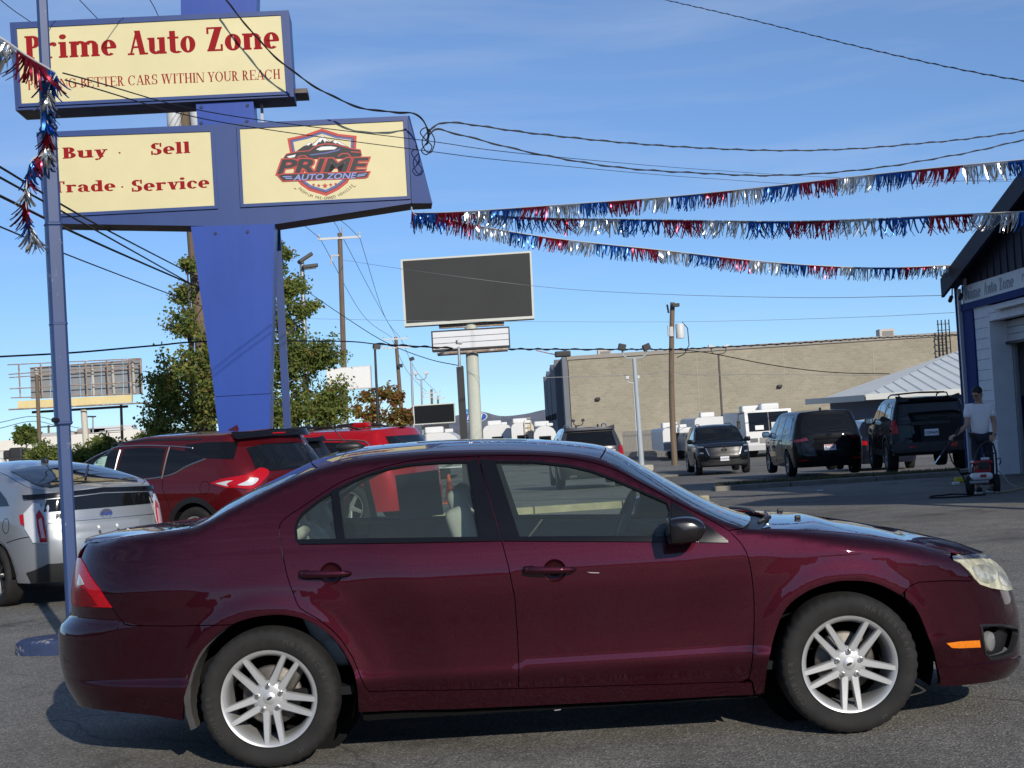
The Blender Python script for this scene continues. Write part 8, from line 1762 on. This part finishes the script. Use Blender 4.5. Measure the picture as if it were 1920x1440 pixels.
# ================================================================== person with a pressure washer
def skin_mesh(name, verts, edges, radii, mat, parent, sub=2, root=0):
    """one continuous surface grown round a skeleton"""
    me = bpy.data.meshes.new(name); me.from_pydata(verts, edges, []); o = bpy.data.objects.new(name, me); COL.objects.link(o)
    s = o.modifiers.new('skin', 'SKIN'); s.use_smooth_shade = True
    sv = me.skin_vertices[0].data
    for i, r in enumerate(radii): sv[i].radius = r if isinstance(r, tuple) else (r, r)
    for i in range(len(radii)): sv[i].use_root = (i == root)
    b = o.modifiers.new('sub', 'SUBSURF'); b.levels = sub; b.render_levels = sub
    dg = bpy.context.evaluated_depsgraph_get(); m2 = bpy.data.meshes.new_from_object(o.evaluated_get(dg)); bpy.data.objects.remove(o); bpy.data.meshes.remove(me)
    m2.materials.clear(); m2.materials.append(mat); m2.shade_smooth(); m2.name = name; return link(name, m2, parent)
SKIN = M('skin', (.46,.28,.195), .5, spec=.4); TEE = M('white_tee', (.88,.88,.89), .85, var=.04, vscale=8, bump=.5, bscale=9); JEAN = M('dark_jeans', (.018,.022,.035), .85, var=.2, vscale=10); HAIR = M('black_hair', (.010,.008,.007), .55, bump=.4, bscale=120)
MD = 24.5; p = px(1846, 923, MD); man = thing('person', 'man in white T-shirt and dark jeans holding a washer lance', 'person', (p.x, MD, 0), 0)
# local frame: x right in the picture, -y towards the camera
J = {'pel': (0.0,0,.94), 'spine': (0.0,.02,1.14), 'chest': (0.0,.01,1.32), 'neckb': (0.0,-.01,1.46), 'neck': (-.01,-.035,1.53), 'head': (-.02,-.06,1.60), 'crown': (-.025,-.055,1.69),
     'shR': (-.185,.0,1.415), 'elR': (-.225,-.06,1.12), 'wrR': (-.44,-.16,.985), 'hdR': (-.515,-.19,.955),
     'shL': (.185,.0,1.41), 'elL': (.235,.0,1.13), 'wrL': (.165,-.20,.955), 'hdL': (.10,-.27,.91),
     'hpR': (-.09,0,.90), 'knR': (-.10,-.03,.50), 'anR': (-.11,.03,.09), 'toR': (-.13,-.12,.035), 'hpL': (.09,0,.90), 'knL': (.11,-.03,.50), 'anL': (.12,.04,.09), 'toL': (.14,-.11,.035)}
rad = {'pel': (.125,.09), 'spine': (.115,.085), 'chest': (.120,.085), 'neckb': (.058,.055), 'neck': (.055,.056), 'head': (.072,.088), 'crown': (.062,.076), 'shR': .052, 'elR': .044, 'wrR': .030, 'hdR': (.040,.022), 'shL': .052, 'elL': .044, 'wrL': .030, 'hdL': (.040,.022), 'hpR': .08, 'knR': .062, 'anR': .045, 'toR': .036, 'hpL': .08, 'knL': .062, 'anL': .045, 'toL': .036}
E_ = [('pel','spine'),('spine','chest'),('chest','neckb'),('neckb','neck'),('neck','head'),('head','crown'),('chest','shR'),('shR','elR'),('elR','wrR'),('wrR','hdR'),('chest','shL'),('shL','elL'),('elL','wrL'),('wrL','hdL'),('pel','hpR'),('hpR','knR'),('knR','anR'),('anR','toR'),('pel','hpL'),('hpL','knL'),('knL','anL'),('anL','toL')]
names = list(J); V = [J[n] for n in names]; ix = {n: i for i, n in enumerate(names)}
body = skin_mesh('body', V, [(ix[a], ix[b]) for a, b in E_], [rad[n] for n in names], SKIN, man)
def part_chain(name, nm, rr, mat, mod=None, par=None):
    v = [J[n] if isinstance(n, str) else n for n in nm[0]]; return skin_mesh(name, v, nm[1], rr, mat, par or man)
lp_ = lambda a, b, t: tuple(lerp(J[a][i], J[b][i], t) for i in range(3))
part_chain('t_shirt', ([(0,0,.87),'spine','chest',lp_('chest','neckb',.75),'shR',lp_('shR','elR',.30),lp_('shR','elR',.66),'shL',lp_('shL','elL',.30),lp_('shL','elL',.66)], [(0,1),(1,2),(2,3),(2,4),(4,5),(5,6),(2,7),(7,8),(8,9)]), [(.160,.125),(.150,.12),(.160,.125),(.085,.08),.072,.070,.068,.072,.070,.068], TEE)
part_chain('jeans', (['pel','hpR','knR',lp_('knR','anR',.92),'hpL','knL',lp_('knL','anL',.92)], [(0,1),(1,2),(2,3),(0,4),(4,5),(5,6)]), [(.145,.11),.092,.076,.068,.092,.076,.068], JEAN)
for s_ in ('R', 'L'):
    a = J['an'+s_]; t = J['to'+s_]; m = MB(); d = Vector((t[0]-a[0], t[1]-a[1], 0)); r_ = atan2(d.y, d.x); c_ = ((a[0]+t[0])/2, (a[1]+t[1])/2-.01, .055); m.rbox(c_, (.29,.105,.09), .04, r_); o = m.build('shoe', M('shoe_black', (.02,.02,.022), .6), man, smooth=True); m = MB(); m.rbox((c_[0], c_[1], .014), (.30,.11,.03), .012, r_); m.build('sole', M('sole_white', (.7,.7,.7), .6), o)
# head details: face looks down to the left
hc = Vector((-.03,-.065,1.615)); fd = Vector((-.66,-.58,-.50)).normalized(); rt = fd.cross(Vector((0,0,1))).normalized(); upv = rt.cross(fd)
HF = Matrix((( rt.x, -fd.x, upv.x, hc.x), (rt.y, -fd.y, upv.y, hc.y), (rt.z, -fd.z, upv.z, hc.z), (0,0,0,1)))   # x right, -y forward, z up
m = MB(); m.sphere((0,.020,.046), (.083,.098,.084), 18, 12); vs_ = m.v; m.v = [tuple(HF @ Vector((x, y, z if not (y < -.045 and z < .075) else max(z, .075)))) for x, y, z in vs_]; m.build('hair', HAIR, man, smooth=True)
m = MB(); m.add(*(lambda b: (b.v, b.f))(MB().sphere((0,-.005,-.005), (.074,.092,.108), 16, 12)), HF); m.add(*(lambda b: (b.v, b.f))(MB().sphere((0,-.095,-.012), (.014,.020,.022), 8, 6)), HF)
for s_ in (-1, 1): m.add(*(lambda b: (b.v, b.f))(MB().sphere((s_*.077,.012,-.005), (.012,.022,.032), 8, 6)), HF)
m.build('face', SKIN, man, smooth=True)
m = MB(); m.add(*(lambda b: (b.v, b.f))(MB().rbox((0,-.092,-.060), (.046,.012,.010), .004)), HF); m.build('mouth', M('lips', (.26,.10,.08), .5), man)
for s_ in (-1, 1):
    m = MB(); m.add(*(lambda b: (b.v, b.f))(MB().sphere((s_*.032,-.083,.014), (.013,.010,.009), 8, 6)), HF); m.build('eye', M('eye_dark', (.05,.04,.035), .3), man); m = MB(); m.add(*(lambda b: (b.v, b.f))(MB().rbox((s_*.034,-.088,.036), (.042,.012,.010), .004)), HF); m.build('eyebrow', HAIR, man)
m = MB()
for s_ in (-1, 1):
    m.add(*(lambda b: (b.v, b.f))(MB().tube([(s_*.034+.026*cos(2*pi*i/12), -.100, .012+.020*sin(2*pi*i/12)) for i in range(13)], .0022, 5)), HF); m.add(*(lambda b: (b.v, b.f))(MB().tube([(s_*.060,-.098,.018),(s_*.078,.0,.012)], .003, 4)), HF)
m.add(*(lambda b: (b.v, b.f))(MB().tube([(-.010,-.104,.016),(.010,-.104,.016)], .003, 4)), HF); m.build('glasses', DKM, man)
def hand(side, palm, fdir, nrm, curl):
    """four fingers and a thumb, each its own bent chain, rooted in the palm and closed round a grip"""
    f = Vector(fdir).normalized(); n = Vector(nrm).normalized(); n = (n - f*n.dot(f)).normalized(); l = f.cross(n); P = Vector(palm); m = MB()
    m.rbox((0,0,0), (.085,.026,.085), .012); M4 = Matrix(((f.x,n.x,l.x,P.x),(f.y,n.y,l.y,P.y),(f.z,n.z,l.z,P.z),(0,0,0,1))); m.v = [tuple(M4 @ Vector(v)) for v in m.v]
    for k, (off, ln) in enumerate(((-.032,.060),(-.011,.070),(.011,.066),(.032,.052))):
        p0 = P + f*.035 + l*off; pts = [p0]; d = f.copy()
        for j, sgm in enumerate((.45,.32,.23)): d = (d*cos(curl) + n*sin(curl)); nn = (n*cos(curl*(j+1)) - f*sin(curl*(j+1))); pts.append(pts[-1] + (f*cos(curl*(j+1)) + n*sin(curl*(j+1)))*ln*sgm*1.25)
        m.tube(pts, [.0105,.010,.009,.007], 7)
    t0 = P - f*.02 + l*(-.042 if side < 0 else .042); s_ = -1 if side < 0 else 1
    m.tube([t0, t0 + l*s_*.022 + f*.022 + n*.012, t0 + l*s_*.018 + f*.048 + n*.035], [.013,.0115,.008], 7)
    m.build('hand', SKIN, man, smooth=True)
hand(-1, J['hdR'], (-.85,-.30,-.35), (.25,.1,-.9), .85); hand(1, J['hdL'], (-.3,-.75,-.5), (0,.3,-.9), .95)
m = MB(); w_ = Vector(J['wrL']); m.tube([w_ + Vector((-.004,-.0,.008)), w_ + Vector((.008,.02,-.012)) + Vector((0,.01,.0))], .036, 12); m.build('wrist_watch', DKM, man)
# lance held in the far hand (a thing of its own)
h_ = Vector(J['hdR']) + Vector((0,0,-.03)); tip = px(1752, 870, MD-.25) - Vector((man.location.x, MD, 0)); grip = h_
ln = thing('washer_lance', 'black pressure washer lance with a bright steel tube pointing at the ground', 'lance', (man.location.x, MD, 0))
d = (tip - grip).normalized(); m = MB(); m.tube([grip - d*.16 + Vector((.02,0,.03)), grip, grip + d*.36], [.022,.027,.020], 8); m.tube([grip + d*.02, grip + d*.02 + Vector((.03,.0,-.13))], .018, 6); m.build('gun', BLK, ln, smooth=True)
m = MB(); m.tube([grip + d*.34, tip], .012, 8); m.build('steel_tube', CHROME, ln); m = MB(); m.rbox(tuple(grip + Vector((.02,-.02,-.10))), (.10,.05,.08), .015); m.build('trigger_guard', M('lance_red', (.30,.02,.02), .5), ln)
# washer
WX = px(1845, 930, 24.15); ws_ = thing('pressure_washer', 'red and white petrol pressure washer on two black wheels', 'pressure washer', (WX.x, 24.15, 0))
wl = lambda u, v, dy=0.0: (lambda q: Vector((q.x - WX.x, dy, q.z)))(px(u, v, 24.15 + dy))
for u, v, dy in ((1819,914,-.05),(1869,912,.05)):
    q = wl(u, v, dy); m = MB(); m.lathe([(.05,-.05),(.085,-.055),(.11,-.05),(.145,-.045),(.155,-.02),(.155,.02),(.145,.045),(.05,.05)], 22, Matrix.Translation((q.x, q.y, .156)) @ Matrix.Rotation(radians(62 if u < 1840 else 70), 4, 'Z'), axis='Y'); o = m.build('wheel', RUB, ws_, smooth=True); m = MB(); m.lathe([(0,-.03),(.06,-.03),(.085,-.02),(.085,.03)], 14, Matrix.Translation((q.x, q.y, .156)) @ Matrix.Rotation(radians(66), 4, 'Z'), axis='Y'); m.build('hub', DKM, o)
fr_ = MB()
a = [wl(1826,920,-.1), wl(1824,880,-.15), wl(1830,850,-.05), wl(1838,835,.0), wl(1850,828,.02), wl(1862,832,.04), wl(1867,848,.05), wl(1869,880,.05), wl(1868,915,.05)]
fr_.tube(a, .017, 7); fr_.tube([wl(1826,905,-.1), wl(1845,908,-.18), wl(1868,905,.05)], .016, 6); fr_.tube([wl(1830,850,-.05), wl(1866,850,.05)], .014, 6); fr_.build('frame', DKM, ws_, smooth=True)
q = wl(1840,878,-.05); m = MB(); m.rbox(tuple(q), (.26,.26,.17), .05); m.rbox(tuple(q + Vector((.0,-.02,.10))), (.30,.22,.06), .025); m.build('engine_cover', M('washer_red', (.32,.014,.018), .35, coat=.4), ws_, smooth=True)
q2 = wl(1843,873,-.17); m = MB(); m.rbox(tuple(q2), (.18,.06,.12), .02); m.lathe([(0,-.05),(.055,-.05),(.06,0)], 16, Matrix.Translation(tuple(q2)), axis='Y'); m.build('recoil_starter', DKM, ws_)
q = wl(1840,893,-.16); m = MB(); m.rbox(tuple(q), (.34,.20,.12), .055); m.build('tank', M('washer_white', (.74,.74,.72), .4), ws_, smooth=True); m = MB(); m.rbox(tuple(q + Vector((0,-.105,.01))), (.10,.01,.045), .004); m.build('badge', M('washer_red', (.32,.014,.018), .35, coat=.4), ws_)
q = wl(1847,860,-.02); m = MB(); m.rbox(tuple(q), (.12,.1,.04), .015); m.build('fuel_cap', M('washer_white', (.74,.74,.72), .4), ws_)
q = wl(1836,904,-.2); m = MB(); m.tube([q + Vector((-.15,0,0)), q + Vector((.15,0,0))], .03, 8); m.build('pump', M('pump_grey', (.4,.4,.4), .4, .6), ws_)
m = MB(); m.tube([wl(1868,862,.05), wl(1875,858,.03), wl(1877,866,.03), wl(1873,872,.03)], .01, 5); m.build('hose_hook', DKM, ws_)
hs = MB(); hs.tube([Vector(v) for v in [tuple(wl(1868,880,.05)), tuple(wl(1880,890,.1)), tuple(wl(1890,905,.15)), tuple(wl(1905,913,.3))]], .013, 6); o = hs.build('white_hose', M('hose_white', (.55,.55,.52), .6), None, smooth=True); o.location = ws_.location; tag(o, 'pale hose curling from the pressure washer to the ground', 'hose')
P = [px(u, v, d) for u, v, d in ((1868,926,24.1),(1895,922,24.3),(1925,914,24.9),(1980,905,25.6))]; m = MB(); m.tube([(p.x, p.y, .02) for p in P], .018, 6); o = m.build('garden_hose', M('hose_tan', (.42,.36,.25), .7), None, smooth=True); tag(o, 'tan garden hose lying on the ground at the right edge', 'hose')
P = [wl(1826,905,-.1)] ; cx_ = WX.x; pts = curve([(-.25,-.05),(-.45,.15),(-.62,.05),(-.85,.0),(-.95,-.25),(-.6,-.35),(-.35,-.30),(-.1,-.25)], False, 6); m = MB(); m.tube([(cx_+x, 24.15+y*1.6, .016) for x, y in pts], .013, 6); m.tube([(cx_-.25, 24.07, .016), (cx_-.33, 24.1, .30), (cx_-.46, 24.2, .55), (cx_-.52, 24.3, .86)], .011, 6); o = m.build('black_hose', CAB, None, smooth=True); tag(o, 'black hose looped on the ground left of the pressure washer', 'hose')
q = px(1797, 888, 28.0); m = MB(); m.rbox((0,0,.05), (.17,.10,.10), .03); o = m.build('yellow_connector', M('yellow_plastic', (.62,.50,.03), .5), None); o.location = (q.x, 28.0, 0); tag(o, 'small yellow plastic piece on the ground left of the washer', 'connector'); q = px(1792, 900, 27.2); m = MB(); m.rbox((0,0,.03), (.14,.08,.06), .02); o = m.build('white_scrap', M('scrap_white', (.7,.7,.7), .6), None); o.location = (q.x, 27.2, 0); tag(o, 'white scrap on the ground below the yellow piece', 'litter')
q = px(1538, 917, 27.9); m = MB(); m.rbox((0,0,.012), (.10,.07,.02), .008); o = m.build('paper_scrap', M('scrap_white', (.7,.7,.7), .6), None); o.location = (q.x, 27.9, 0); tag(o, 'tiny pale litter scrap on the asphalt before the kerb', 'litter')
